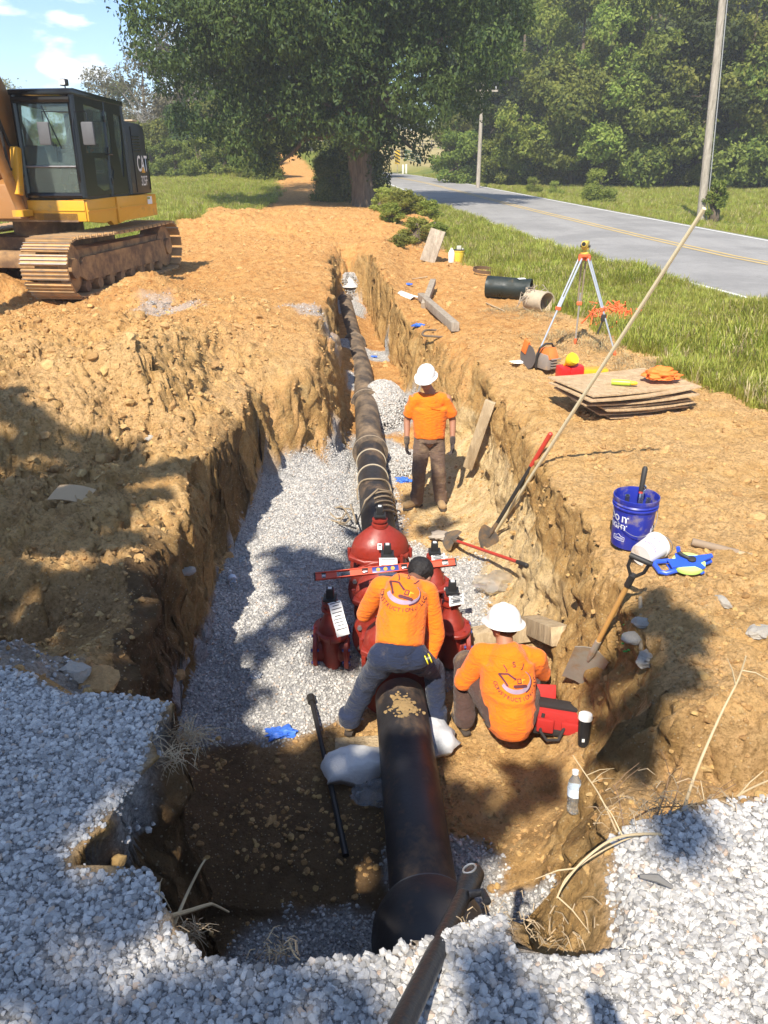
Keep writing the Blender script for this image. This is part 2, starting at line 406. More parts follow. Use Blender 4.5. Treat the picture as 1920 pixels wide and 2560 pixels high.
    def build(s, name, mats, parent=None, loc=None, rot=None, sharp=35, fixn=True):
        if fixn: bmesh.ops.recalc_face_normals(s.bm, faces=s.bm.faces[:])
        me = bpy.data.meshes.new(name); s.bm.to_mesh(me); s.bm.free()
        for m in (mats if isinstance(mats, (list, tuple)) else [mats]): me.materials.append(m)
        me.polygons.foreach_set('use_smooth', [True]*len(me.polygons))
        if sharp: me.set_sharp_from_angle(angle=R(sharp))
        o = link(name, me, parent)
        if loc is not None: o.location = loc
        if rot is not None: o.rotation_euler = rot
        return o
def dup(root, loc=None, rot=None, label=None, sc=None):
    def cp(o, par):
        c = o.copy(); COL.objects.link(c); c.parent = par
        for ch in o.children: cp(ch, c)
        return c
    c = cp(root, None)
    if loc is not None: c.location = loc
    if rot is not None: c.rotation_euler = rot
    if label: c['label'] = label
    if sc: c.scale = (sc,)*3
    return c
def frame(origin, zdir, xhint=(1,0,0)):
    z = Vector(zdir).normalized(); x = Vector(xhint); x = (x-z*x.dot(z)).normalized(); y = z.cross(x)
    M = Matrix((x, y, z)).transposed().to_4x4(); M.translation = Vector(origin); return M
# ------------------------------------------------------------------ ground sheet
def build_ground():
    rows = [np.linspace(-9, .4, 30, endpoint=False), np.linspace(.4, 3.2, 190, endpoint=False)]
    y = 3.2; r = []
    while y < 30: r.append(y); y += max(.016, .0048*y)
    while y < 900: r.append(y); y += .03*y
    rows = np.concatenate(rows+[np.array(r)]); NR = len(rows); NF = 2200; NC = 720
    YY = rows[:, None]; half = 7+1.05*np.maximum(YY, 0)
    u = np.linspace(-1, 1, NF)[None, :]; u = np.sign(u)*(.5*np.abs(u)+.5*np.abs(u)**3)
    X = u*half; Yg = np.repeat(YY, NF, 1)
    Z = Hbase(X, Yg)
    dx = np.diff(X, axis=1); dz = np.diff(Z, axis=1)
    view = np.abs(X[:, 1:]) < (.56*(np.maximum(YY, 0)*.95+2.2))
    wgt = np.sqrt(dx**2+(np.where(YY < 26, 1.0, .2)*dz*.9)**2)*np.where(view, 1, .10)
    cum = np.concatenate([np.zeros((NR, 1)), np.cumsum(wgt, 1)], 1); cum /= cum[:, -1:]
    k = np.ones(5)/5   # smooth the parametrisation between rows
    for _ in range(2):
        pad = np.concatenate([cum[:1]]*2+[cum]+[cum[-1:]]*2, 0); cum = sum(pad[i:i+NR] for i in range(5))/5
    q = np.linspace(0, 1, NC); XX = np.empty((NR, NC))
    for i in range(NR): XX[i] = np.interp(q, cum[i], X[i])
    Y2 = np.repeat(YY, NC, 1); ZZ = Hbase(XX, Y2)
    # ragged walls: push steep parts sideways
    gx = np.abs(np.gradient(ZZ, axis=1)/np.maximum(np.gradient(XX, axis=1), 1e-4)); st = sstep(.8, 2.5, gx)*(Y2 < 26)
    nn = vn3(XX*3, Y2*4, ZZ*4, 5)*.07+vn3(XX*8, Y2*10, ZZ*11, 6)*.045+vn3(XX*15, Y2*26, ZZ*18, 8)*.018
    XX = XX+st*nn*(Y2 < 26); Y2b = Y2+st*vn3(XX*9, Y2*9, ZZ*9, 7)*.02
    V = np.stack([XX, Y2b, ZZ], -1).reshape(-1, 3)
    i, j = np.meshgrid(np.arange(NR-1), np.arange(NC-1), indexing='ij'); a = (i*NC+j).ravel()
    F = np.stack([a, a+1, a+NC+1, a+NC], 1)
    me = npmesh('ground', V, F)
    x = V[:, 0].astype(float); y = V[:, 1].astype(float); z = V[:, 2].astype(float)
    def at(name, v):
        A = me.attributes.new(name, 'FLOAT', 'POINT'); A.data.foreach_set('value', np.asarray(v, np.float32))
    at('grassy', 1-dirt_mask(x, y)); at('gravelly', gravel_amount(x, y, z)); at('steep', st.ravel())
    pdd = psd(PIT, x, y)
    at('red', np.clip(sstep(9, 13, y)*(1-sstep(2.0, 3.5, x))+.35*(pdd < 0)*(y > 8)+.25*fbm(x*.7, y*.7, 2, 31), 0, 1))
    at('shade_damp', np.clip((pdd < .06)*(z < .56)*(1-sstep(3.4, 4.8, y+.5*x))*1.15*(1-.75*sstep(.1, .5, x))+.55*sstep(-.3, .3, fbm(x*.8+3, y*.8, 3, 37))*(y < 8)*(x < -1)+(pdd < .1)*st.ravel()*.15, 0, 1))  # near pit's shade painted into the soil, plus dark patches on left bank
    at('sandy', np.clip(sstep(.15, .5, x+.25*fbm(x*2, y*2, 3, 90))*sstep(4.9, 5.9, y)*(1-sstep(9.8, 11, y))*(pdd < -.02)*(z < -.7), 0, 1)*.85)
    at('field', sstep(100, 120, y)*(x > -12)*(x < 60))
    return me
BED = [W(*p, -1.4) for p in [(655,1187),(800,1184),(920,1180),(985,1190),(1000,1300),(1050,1330)]]+[(.95,7.3),(1.0,6.2),(.9,5.5),(.45,5.2),(-.1,5.1),(-.35,4.75),(-.9,4.55),(-1.5,4.5),(-2.1,4.9),(-1.9,6.2),(-1.75,8),(-1.7,9.7)]
PILES = [(-.30,9.95,.55,.75),(-.1,10.9,.5,.45),(.12,12.4,.48,.85),(-.42,13.3,.4,.5),(-.45,15.9,.9,.5),(-.95,20.4,.55,1.2),(-.8,22,.7,.8),(.35,3.35,.35,.3),(-.35,2.75,.65,.5),(.75,2.9,.25,.25)]
def gravel_amount(x, y, z):
    n = fbm(x*4, y*4, 3, 40)
    a = 1-sstep(-.1, .12, psd(BED, x, y)+.12*n)
    for cx, cy, rx, ry in PILES:
        a = np.maximum(a, 1-sstep(.8, 1.1, np.sqrt(((x-cx)/rx)**2+((y-cy)/ry)**2)+.25*n))
    a = a*(psd(PIT, x, y) < -.12)*np.where(y < 10.2, np.where(y > 4, sstep(-.98, -1.12, z), sstep(-1.15, -1.3, z)), sstep(-.82, -.92, z))*(z < -.45)
    blk = psd([(.32,1.26),(.57,1.31),(.64,1.75),(.32,1.75)], x, y)+.04*n
    g = (1-sstep(-.03, .05, psd(GPL, x, y)+.06*n))*(z > .36)*sstep(-.01, .02, blk)
    s = np.zeros_like(a)
    for cx, cy, r in ((-1.85,3.05,.45),(-3.35,12.1,.6),(-1.1,12.6,.5),(-2.1,2.55,.5)): s = np.maximum(s, (1-sstep(.5, 1.1, np.hypot(x-cx, y-cy)/r+.5*n))*.6)
    return np.maximum(np.maximum(a, g), s*(z > -.7))
def ground_mat():
    t = NT('soil_and_grass')
    P = t.pos()
    big = t.noise(.9, 5, .6); mid = t.noise(6, 6, .65); fin = t.noise(38, 6, .7)
    tan = t.ramp(mid, [(.25, (.38,.21,.070)), (.5, (.66,.395,.155)), (.75, (.77,.52,.245))])
    red = t.ramp(mid, [(.25, (.36,.145,.042)), (.5, (.60,.31,.105)), (.8, (.70,.42,.17))])
    yel = t.ramp(fin, [(.3, (.42,.26,.10)), (.6, (.75,.47,.22))])
    c = t.mix(t.ramp(big, [(.42, (0,0,0)), (.62, (1,1,1))]), tan, yel)
    c = t.mix(t.attr('red'), c, red)
    # streaks on cut faces
    mp = t.N('Mapping'); mp.inputs['Scale'].default_value = (3, 3, 1.6); t.L(P, mp.inputs['Vector'])
    stk = t.noise(2.5, 6, .7, mp.outputs[0], .6)
    face = t.ramp(stk, [(.25, (.36,.19,.065)), (.5, (.55,.33,.12)), (.7, (.66,.44,.19))])
    c = t.mix(t.attr('steep'), c, face)
    dm = t.N('Math', operation='MULTIPLY'); t.L(t.attr('shade_damp'), dm.inputs[0]); dm.inputs[1].default_value = .86
    c = t.mix(dm.outputs[0], c, t.ramp(mid, [(.3, (.060,.038,.024)), (.7, (.155,.095,.050))]))  # dark brown deepens the pit's shade in the soil colour itself
    c = t.mix(t.attr('sandy'), c, t.ramp(mid, [(.3, (.62,.43,.19)), (.6, (.84,.63,.35))]))
    c = t.mix(t.ramp(fin, [(.35, (.45,.45,.45)), (.5, (0,0,0))]), c, (.16,.085,.035))
    # pale flecks
    vo = t.N('TexVoronoi'); vo.inputs['Scale'].default_value = 34; t.L(P, vo.inputs['Vector'])
    c = t.mix(t.ramp(vo.outputs['Distance'], [(.12, (.5,.5,.5)), (.2, (0,0,0))]), c, (.60,.50,.34))
    # gravel fines
    gv = t.ramp(t.noise(55, 4, .7), [(.3, (.20,.195,.20)), (.55, (.50,.485,.47)), (.75, (.66,.64,.62))])
    c = t.mix(t.attr('gravelly'), c, gv)
    # grass
    gr = t.ramp(t.noise(.35, 6, .6), [(.3, (.11,.15,.025)), (.5, (.20,.22,.04)), (.68, (.36,.31,.08))])
    gr = t.mix(t.ramp(t.noise(9, 5, .7), [(.3, (.5,.5,.5)), (.7, (0,0,0))]), gr, (.05,.075,.015))
    gr = t.mix(t.attr('field'), gr, (.36,.29,.12))
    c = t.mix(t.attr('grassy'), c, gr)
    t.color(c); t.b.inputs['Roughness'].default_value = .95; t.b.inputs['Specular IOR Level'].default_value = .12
    t.bump(t.noise(9, 9, .72), 1.0, .09); t.bump(t.noise(80, 4, .7), .6, .012)
    return t.m
GM = ground_mat()
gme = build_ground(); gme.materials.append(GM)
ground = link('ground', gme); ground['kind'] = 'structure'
# road sheet
def strip(name, e0, e1, lift, mat, ys, zf=road_z):
    V = []; 
    for Y in ys:
        x0, x1 = e0(Y), e1(Y)
        for k in range(7):
            f = k/6; V.append((x0+(x1-x0)*f, Y, float(zf(Y))+lift+.05*(1-(2*f-1)**2)*(name == 'road')))
    F = [(i*7+k, i*7+k+1, i*7+k+8, i*7+k+7) for i in range(len(ys)-1) for k in range(6)]
    me = npmesh(name, V, F, [mat]); o = link(name, me); o['kind'] = 'structure'; return o
def road_mat():
    t = NT('asphalt'); v = t.pos()
    mp = t.N('Mapping'); mp.inputs['Rotation'].default_value = (0, 0, R(7)); mp.inputs['Scale'].default_value = (1.2, .05, 1); t.L(v, mp.inputs['Vector'])
    c = t.mix(t.noise(1.2, 4, .6, mp.outputs[0]), (.24,.23,.22), (.37,.355,.34)); c = t.mix(t.ramp(t.noise(60, 3, .7), [(.3, (.5,.5,.5)), (.6, (0,0,0))]), c, (.22,.21,.20))
    c = t.mix(t.ramp(t.noise(.5, 5, .65), [(.42, (0,0,0)), (.6, (.45,.45,.45))]), c, (.16,.155,.15)); c = t.mix(t.ramp(t.noise(2.2, 8, .75, None, 2.0), [(.485, (0,0,0)), (.5, (.5,.5,.5)), (.515, (0,0,0))]), c, (.10,.098,.095))
    t.color(c); t.b.inputs['Roughness'].default_value = .85; t.bump(t.noise(90, 3), .3, .01); return t.m
RY = list(np.concatenate([np.linspace(2, 40, 60), np.linspace(41, 120, 60)]))
eN = lambda Y: float(interp_edge(ROAD_N, Y)); eF = lambda Y: float(interp_edge(ROAD_F, min(127, Y)))
road = strip('road', lambda Y: eN(Y), lambda Y: eF(Y), .0, road_mat(), RY)
def rcz(f): return lambda Y: road_z(Y)+.05*(1-(2*f-1)**2)
YL = simple('yellow_line_paint', (.50,.36,.14), .85, var=.3, scale=3); WL = simple('white_line_paint', (.70,.70,.66), .8, var=.15, scale=3)
for nm, f, w, m in (('yellow_line', .47, .06, YL), ('yellow_line', .51, .06, YL), ('white_line', .03, .05, WL), ('white_line', .96, .05, WL)):
    strip(nm, lambda Y, f=f, w=w: eN(Y)+(eF(Y)-eN(Y))*f-w, lambda Y, f=f, w=w: eN(Y)+(eF(Y)-eN(Y))*f+w, .006, m, RY, rcz(f))

# ------------------------------------------------------------------ instanced stuff (stones, clods, grass)
def shape_lib(n, fn):
    return [fn(i) for i in range(n)]
def stone_mesh(i, mat, flat=.7, rough=.35, sub=1):
    rn = random.Random(100+i); bm = bmesh.new(); bmesh.ops.create_icosphere(bm, subdivisions=sub, radius=1)
    dirs = [Vector((rn.gauss(0,1), rn.gauss(0,1), rn.gauss(0,1))).normalized() for _ in range(9)]
    cut = [rn.uniform(.50, .92) for _ in dirs]; s = (rn.uniform(.8, 1.25), rn.uniform(.7, 1.0), rn.uniform(flat*.8, flat*1.1))
    for v in bm.verts:
        for d, c in zip(dirs, cut):
            k = v.co.dot(d)
            if k > c: v.co -= d*(k-c)
        v.co += Vector((rn.uniform(-1,1), rn.uniform(-1,1), rn.uniform(-1,1)))*rough*.12
        v.co = Vector((v.co.x*s[0], v.co.y*s[1], v.co.z*s[2]))
    me = bpy.data.meshes.new('stone'); bm.to_mesh(me); bm.free(); me.materials.append(mat); return me
_gn = {}
def instancer(name, P, Rt, S, lib, label=None, cat=None, parent=None):
    """one object: the shapes of lib set on points by geometry nodes"""
    P = np.asarray(P, np.float32); me = bpy.data.meshes.new(name); me.vertices.add(len(P)); me.vertices.foreach_set('co', P.ravel())
    a = me.attributes.new('rt', 'FLOAT_VECTOR', 'POINT'); a.data.foreach_set('vector', np.asarray(Rt, np.float32).ravel())
    a = me.attributes.new('sc', 'FLOAT', 'POINT'); a.data.foreach_set('value', np.asarray(S, np.float32).ravel())
    a = me.attributes.new('ix', 'INT', 'POINT'); a.data.foreach_set('value', np.random.RandomState(3).randint(0, len(lib), len(P)).astype(np.int32))
    o = link(name, me, parent)
    c = bpy.data.collections.new(name+'_shapes')
    for m in lib: c.objects.link(bpy.data.objects.new('shape', m))
    ng = bpy.data.node_groups.new(name, 'GeometryNodeTree')
    ng.interface.new_socket('Geometry', in_out='INPUT', socket_type='NodeSocketGeometry'); ng.interface.new_socket('Geometry', in_out='OUTPUT', socket_type='NodeSocketGeometry')
    N = ng.nodes; L = ng.links; gi = N.new('NodeGroupInput'); go = N.new('NodeGroupOutput'); ip = N.new('GeometryNodeInstanceOnPoints'); ci = N.new('GeometryNodeCollectionInfo')
    ci.inputs['Collection'].default_value = c; ci.inputs['Separate Children'].default_value = True; ip.inputs['Pick Instance'].default_value = True
    def at(n, ty):
        q = N.new('GeometryNodeInputNamedAttribute'); q.data_type = ty; q.inputs['Name'].default_value = n; return q.outputs['Attribute']
    L.new(gi.outputs[0], ip.inputs['Points']); L.new(ci.outputs[0], ip.inputs['Instance']); L.new(at('rt', 'FLOAT_VECTOR'), ip.inputs['Rotation'])
    L.new(at('sc', 'FLOAT'), ip.inputs['Scale']); L.new(at('ix', 'INT'), ip.inputs['Instance Index']); L.new(ip.outputs[0], go.inputs[0])
    md = o.modifiers.new('set_shapes', 'NODES'); md.node_group = ng
    if parent is None: tag(o, label, cat, kind='stuff')
    return o
def gravel_mat():
    t = NT('crushed_limestone'); oi = t.N('ObjectInfo')
    c = t.ramp(oi.outputs['Random'], [(0, (.20,.19,.18)), (.3, (.36,.345,.33)), (.65, (.50,.48,.455)), (.94, (.62,.59,.55)), (.98, (.46,.34,.25))])
    c = t.mix(t.ramp(t.noise(60, 4, .7), [(.35, (.4,.4,.4)), (.6, (0,0,0))]), c, (.30,.285,.27))
    t.color(c); t.b.inputs['Roughness'].default_value = .85; t.bump(t.noise(160, 4), .5, .003); return t.m
def clod_mat():
    t = NT('clod_soil'); oi = t.N('ObjectInfo')
    c = t.ramp(oi.outputs['Random'], [(0, (.34,.19,.065)), (.4, (.55,.325,.13)), (.85, (.58,.375,.14)), (1, (.60,.41,.18))])
    c = t.mix(t.ramp(t.noise(30, 5, .7), [(.3, (.6,.6,.6)), (.6, (0,0,0))]), c, (.24,.13,.05))
    t.color(c); t.b.inputs['Roughness'].default_value = .95; t.bump(t.noise(70, 6, .75), 1, .012); return t.m
GRM = gravel_mat(); CLM = clod_mat()
rs = np.random.RandomState(11)
def scatter(x0, x1, y0, y1, n, f):
    x = rs.uniform(x0, x1, n); y = rs.uniform(y0, y1, n); z = Hbase(x, y); k = f(x, y, z) > rs.uniform(0, 1, n); return x[k], y[k], z[k]
def put(name, sets, lib, label, smin, smax, pw=1.5, sink=.2):
    P = []; S = []
    for x, y, z in sets:
        s = smin+(smax-smin)*rs.uniform(0, 1, len(x))**pw; P.append(np.stack([x, y, z+s*(.5-sink)], 1)); S.append(s)
    P = np.concatenate(P); S = np.concatenate(S); Rt = rs.uniform(0, 6.28, (len(P), 3)); Rt[:, :2] = rs.uniform(-.6, .6, (len(P), 2))
    return instancer(name, P, Rt, S, lib, label)
glib = [stone_mesh(i, GRM, .7) for i in range(10)]; clib = [stone_mesh(30+i, CLM, .75, .9, 2) for i in range(8)]
ga = gravel_amount
put('platform_gravel', [scatter(-2.6, 2.9, .55, 2.75, 230000, lambda x, y, z: ga(x, y, z)*(z > .3))], glib, 'grey crushed stone heaped over the ground beside the pit', .0035, .0165, 2.0, .35)
put('bedding_gravel', [scatter(-2.2, 1.4, 2.2, 10, 110000, lambda x, y, z: ga(x, y, z)*(z < -.4)), scatter(-2, 1.2, 9, 23.5, 50000, lambda x, y, z: ga(x, y, z)*(z < -.4)*1.),
    scatter(-5, -.3, 2.4, 13.5, 40000, lambda x, y, z: ga(x, y, z)*(z > -.4))], glib, 'pale crushed stone spread over the trench floor', .008, .018, 1.5, .3)
def clodf(x, y, z):
    return dirt_mask(x, y)*(1-ga(x, y, z))*(.25+.75*sstep(-.15, .35, fbm(x*1.6, y*1.6, 3, 77)))
put('soil_clods', [scatter(-6, 6, 1.5, 13, 80000, clodf), scatter(-12, 4, 13, 34, 28000, clodf)], clib, 'loose lumps of orange clay soil strewn over the banks', .005, .030, 4.0, .42)
put('soil_lumps', [scatter(-6, -1.5, 4.5, 13, 2000, clodf), scatter(-9, 2, 12, 32, 1500, clodf), scatter(1.5, 5, 2.5, 8, 250, clodf), scatter(-1.6, 1.6, 2.6, 9.5, 90, clodf)], clib, 'bigger broken lumps of clay lying on the spoil', .02, .085, 3.0, .62)
# ------------------------------------------------------------------ foliage
def leaf_mat(name, lo, mid, hi, trans=.35, dead=None):
    t = NT(name); g = t.N('NewGeometry'); oi = t.N('ObjectInfo')
    r = g.outputs['Random Per Island']
    c = t.ramp(r, [(0, lo), (.5, mid), (.93, hi)]+([(.97, dead)] if dead else []))
    big = t.noise(.55, 3, .5); c = t.mix(t.ramp(big, [(.35, (0,0,0)), (.65, (.55,.55,.55))]), c, hi)
    hs = t.N('HueSaturation'); mr = t.N('MapRange'); mr.inputs[3].default_value = .72; mr.inputs[4].default_value = 1.25
    t.L(oi.outputs['Random'], mr.inputs[0]); t.L(mr.outputs[0], hs.inputs['Value']); mr2 = t.N('MapRange'); mr2.inputs[3].default_value = .475; mr2.inputs[4].default_value = .515
    t.L(oi.outputs['Random'], mr2.inputs[0]); t.L(mr2.outputs[0], hs.inputs['Hue']); t.L(c, hs.inputs['Color']); c = hs.outputs[0]
    t.color(c); t.b.inputs['Roughness'].default_value = .6; t.b.inputs['Specular IOR Level'].default_value = .25
    tr = t.N('BsdfTranslucent'); t.L(c, tr.inputs['Color']); ms = t.N('MixShader'); ms.inputs[0].default_value = trans
    out = t.n['Material Output']; t.L(t.b.outputs[0], ms.inputs[1]); t.L(tr.outputs[0], ms.inputs[2]); t.L(ms.outputs[0], out.inputs[0]); return t.m
LF_DARK = leaf_mat('dark_tree_leaves', (.013,.028,.008), (.028,.054,.012), (.085,.115,.022), .25)
LF_MID = leaf_mat('woodland_leaves', (.050,.090,.016), (.115,.170,.028), (.23,.26,.05), .4)
LF_LITE = leaf_mat('bright_leaves', (.080,.135,.020), (.17,.235,.036), (.30,.33,.07), .45)
LF_PALE = leaf_mat('pale_brush_leaves', (.085,.085,.045), (.16,.15,.085), (.22,.21,.11), .3)
GRASS = leaf_mat('grass_blades', (.19,.24,.028), (.35,.40,.05), (.50,.50,.12), .5, (.50,.42,.18))
STRAW = leaf_mat('dry_grass', (.26,.19,.09), (.42,.33,.17), (.55,.45,.26), .3)
def bark_mat(name, a, b):
    t = NT(name); mp = t.N('Mapping'); mp.inputs['Scale'].default_value = (4, 4, .7); t.L(t.pos(), mp.inputs['Vector'])
    f = t.noise(3, 7, .7, mp.outputs[0]); t.color(t.ramp(f, [(.3, a), (.65, b)])); t.b.inputs['Roughness'].default_value = .95; t.bump(f, 1, .05); return t.m
BARK = bark_mat('bark', (.045,.032,.022), (.17,.125,.085)); GREYBARK = bark_mat('grey_bark', (.16,.14,.12), (.36,.33,.29))
def leaves_mesh(name, blobs, n, size, mat, seed=0, droop=.3, shell=.55, asp=1.6, holes=None):
    r = np.random.RandomState(seed)
    B = np.array(blobs, float); vol = B[:, 3]*B[:, 4]*B[:, 5]; vol = vol**.8; pr = vol/vol.sum()
    k = r.choice(len(B), n, p=pr); d = r.normal(size=(n, 3)); d /= np.linalg.norm(d, axis=1)[:, None]
    rad = shell+(1-shell)*r.uniform(0, 1, n)**.8
    lump = 1+.30*vn3(d[:, 0]*3+k*3.1, d[:, 1]*3, d[:, 2]*3, seed)+.18*vn3(d[:, 0]*8+k*1.7, d[:, 1]*8, d[:, 2]*8, seed+3)
    C = B[k, :3]+d*B[k, 3:6]*(rad*lump)[:, None]
    if holes is not None:
        hn = vn3(C[:, 0]*.75+seed, C[:, 1]*.75, C[:, 2]*.75, seed+11)+.6*vn3(C[:, 0]*2.1, C[:, 1]*2.1, C[:, 2]*2.1+seed, seed+12); kk = hn > holes; C = C[kk]; d = d[kk]; n = len(C)
    nrm = d*.8+r.normal(size=(n, 3))*.55+np.array([0, 0, .35]); nrm /= np.linalg.norm(nrm, axis=1)[:, None]
    t1 = np.cross(nrm, r.normal(size=(n, 3))); t1[:, 2] -= droop; t1 /= np.linalg.norm(t1, axis=1)[:, None]; t2 = np.cross(nrm, t1); t2 /= np.linalg.norm(t2, axis=1)[:, None]+1e-9
    s = size*r.uniform(.55, 1.3, n)[:, None]
    a = C-t1*s*.5*asp; b = C+t2*s*.42; c = C+t1*s*.5*asp+nrm*s*.1; e = C-t2*s*.42
    V = np.stack([a, b, c, e], 1).reshape(-1, 3); F = np.arange(n*4).reshape(n, 4)
    return npmesh(name, V, F, [mat], smooth=False)
def limbs(mb, base, r0, tips, seed=0, wob=.12):
    rn = random.Random(seed)
    for tip, ra in tips:
        b = Vector(base); t = Vector(tip); L = (t-b).length; pts = []
        for i in range(7):
            f = i/6; p = b.lerp(t, f); p.z += math.sin(f*math.pi)*L*.08
            p += Vector((rn.uniform(-1,1), rn.uniform(-1,1), rn.uniform(-1,1)))*L*wob*.4*math.sin(f*math.pi); pts.append(p)
        mb.tube(pts, [ra*(1-.8*i/6) for i in range(7)], 7)
def tree_meshes(kind, seed, H=12, rad=4, mat=LF_MID, n=16000, size=.28, low=.15):
    rn = random.Random(seed); bl = []
    for i in range(26):
        z = H*(low+(1-low)*rn.random()); w = rad*(1-.55*abs((z/H-.45))*1.6); a = rn.uniform(0, 6.28); q = w*rn.uniform(.3, .92)
        s = rad*rn.uniform(.17, .42); bl.append((q*math.cos(a), q*math.sin(a), z, s*1.1, s*1.1, s*rn.uniform(.65, .95)))
    cm = leaves_mesh('crown', bl, int(n*1.25), size, mat, seed, .3, .55, 1.6, -.22)
    mb = MB(); mb.tube([(0,0,-.3), (.1,0,H*.3), (-.1,.1,H*.6), (.1,0,H*.85)], [.28, .2, .14, .05], 8)
    limbs(mb, (0,0,H*.35), .1, [((b[0], b[1], b[2]), .09) for b in bl[:8]], seed)
    me = bpy.data.meshes.new('trunk'); mb.bm.to_mesh(me); mb.bm.free(); me.materials.append(BARK); return cm, me
def plant_tree(name, ms, loc, rz, sc, label, cat='tree', group=None):
    t = empty(name, loc, (0, 0, rz), 1, label=label, cat=cat, group=group); t.scale = sc if hasattr(sc, '__len__') else (sc,)*3
    link('crown', ms[0], t); link('trunk', ms[1], t); return t
# --- the big dark tree past the trench
def big_tree():
    t = empty('large_tree', (-.9, 40, Hs(-.9, 40)), label='huge dark ivy-clad tree standing where the dirt track meets the road', cat='tree')
    zb = t.location.z; bl = []; rn = random.Random(4)
    spots = [(380,20,80),(430,90,90),(520,40,110),(640,30,140),(780,20,150),(920,10,150),(1060,10,150),(1190,10,120),(1270,40,75),(1230,130,75),(1150,170,95),(1050,230,100),(960,200,110),
             (860,230,110),(770,260,100),(690,220,110),(600,180,110),(500,170,80),(430,190,65),(520,270,70),(600,310,80),(680,340,75),(740,330,70),(1000,320,75),(1060,310,60),(900,330,60),(1110,250,70),(455,300,45),(520,340,50),(600,385,45),(660,410,40),(1000,360,45),(1050,375,40),(1180,260,50),(560,100,120),(700,120,130),(850,120,130),(1000,110,130),(1130,80,120),
             (600,-150,200),(850,-200,260),(1080,-150,200),(850,-420,220),(350,100,50)]
    for px, py, r in spots:
        p = WY(px, py, 40+rn.uniform(-3.5, 3.5)); s = r/52
        bl.append((p.x+.9, p.y-40, p.z-zb, s, s*1.1, s*.85))
    cm = leaves_mesh('crown', bl, 250000, .115, LF_DARK, 1, .9, .55, 1.9, -.25); link('crown', cm, t)
    mb = MB(); mb.tube([(0,0,-.4), (.05,0,.5), (0,0,2), (.1,0,4), (0,.1,7), (.2,0,11), (0,0,15)], [.72, .52, .46, .42, .38, .3, .12], 16)
    mb.tube([(-.35,.1,-.3), (-.5,0,1.5), (-.9,.1,4), (-2,0,8)], [.3, .26, .22, .12], 10)
    limbs(mb, (0,0,3.8), .3, [((b[0]*.85, b[1]*.8, b[2]), .22) for b in bl[::2]], 3)
    mb.jitter(.06, 3); mb.build('trunk', BARK, t)
    iv = [(.35*math.cos(a), .35*math.sin(a)-.1, z, .5, .4, .7) for z, a in [(1.2,.3),(2.2,.6),(3.2,0),(4.2,2),(5,4),(4,5.3),(2.9,5),(1.6,5.9),(5.5,3)]]+[(.8,0,2.6,.55,.4,.8),(-.9,0,4.2,.6,.5,.9),(.75,.2,1.4,.5,.5,.9),(.9,.2,3.4,.6,.5,.9),(-.8,.2,2.6,.5,.5,1.1),(-.75,.3,1.1,.45,.5,.8)]
    iv = [(x, y, z, a, b, c) for x, y, z, a, b, c in iv]
    link('ivy', leaves_mesh('ivy', iv, 9000, .10, LF_DARK, 8, .8, .8), t)
big_tree()
# --- woodland on the right
kinds = [tree_meshes('a', 11, 13, 4.2, LF_MID, 34000, .19), tree_meshes('b', 12, 12, 3.8, LF_MID, 30000, .18, .1), tree_meshes('c', 13, 14, 4.4, LF_LITE, 30000, .19), tree_meshes('d', 14, 16, 4.6, LF_DARK, 30000, .20)]
shr = [tree_meshes('s', 21+i, 3.2, 2.0, m, 11000, .115, .02) for i, m in enumerate((LF_MID, LF_LITE, LF_DARK))]
ORD = ['leftmost','second from the left','third from the left','fourth from the left','fifth from the left','sixth from the left','seventh from the left','eighth from the left','ninth from the left','tenth from the left','tenth from the right','ninth from the right','eighth from the right','seventh from the right','sixth from the right','fifth from the right','fourth from the right','third from the right','second from the right','rightmost']
def order(xs):
    n = len(xs); r = sorted(range(n), key=lambda i: xs[i]); out = ['']*n
    for k, i in enumerate(r): out[i] = ORD[k] if k < (n+1)//2 else ORD[20-(n-k)]
    return out
rn = random.Random(5)
def gz(x, y): return Hs(x, y)
# (px at base, distance, kind, scale, note)
wood = [(1170,82,0,.80,'leftmost woodland tree beyond the road, above the distant pole foot'),(1225,80,1,.95,'mid green woodland tree directly behind the distant utility pole'),(1285,75,3,1.0,'dark woodland tree just right of the distant utility pole'),
 (1345,68,2,.95,'yellow-green woodland tree right of the distant pole, its crown catching the sun'),(1420,66,0,1.1,'woodland tree above the pale flowering bush on the far verge'),(1495,64,2,.9,'bright green woodland tree in the middle of the right-hand tree wall'),
 (1570,63,1,1.1,'woodland tree between the middle of the tree wall and the near pole'),(1650,62,0,1.05,'rounded woodland tree just left of the near utility pole'),(1730,61,3,1.0,'dark woodland tree behind the near utility pole'),
 (1810,60,2,1.05,'light green woodland tree just right of the near utility pole'),(1890,59,1,1.15,'woodland tree at the right edge of the tree wall'),(1980,58,0,1.1,'woodland tree partly cut off by the right edge of the picture')]
for i, (px, Y, k, s, lab) in enumerate(wood):
    x = (px-960)/FOC*(Y*.913+1); plant_tree('woodland_tree', kinds[k], (x, Y, gz(x, Y)-.2), rn.uniform(0, 6), s, lab, group='trees of the wood beyond the road')
for i in range(13):
    px = 1190+i*67; Y = 86+(i*37 % 9); x = (px-960)/FOC*(Y*.913+1)
    plant_tree('tall_tree', kinds[(3, 0, 2)[i % 3]], (x, Y, gz(x, Y)), rn.uniform(0, 6), 1.45+.25*rn.random()-(.35 if i in (2, 5) else 0), 'tall back-row tree rising over the right-hand wood, '+ORD[i if i < 7 else 7+i], group='back row of the wood beyond the road')
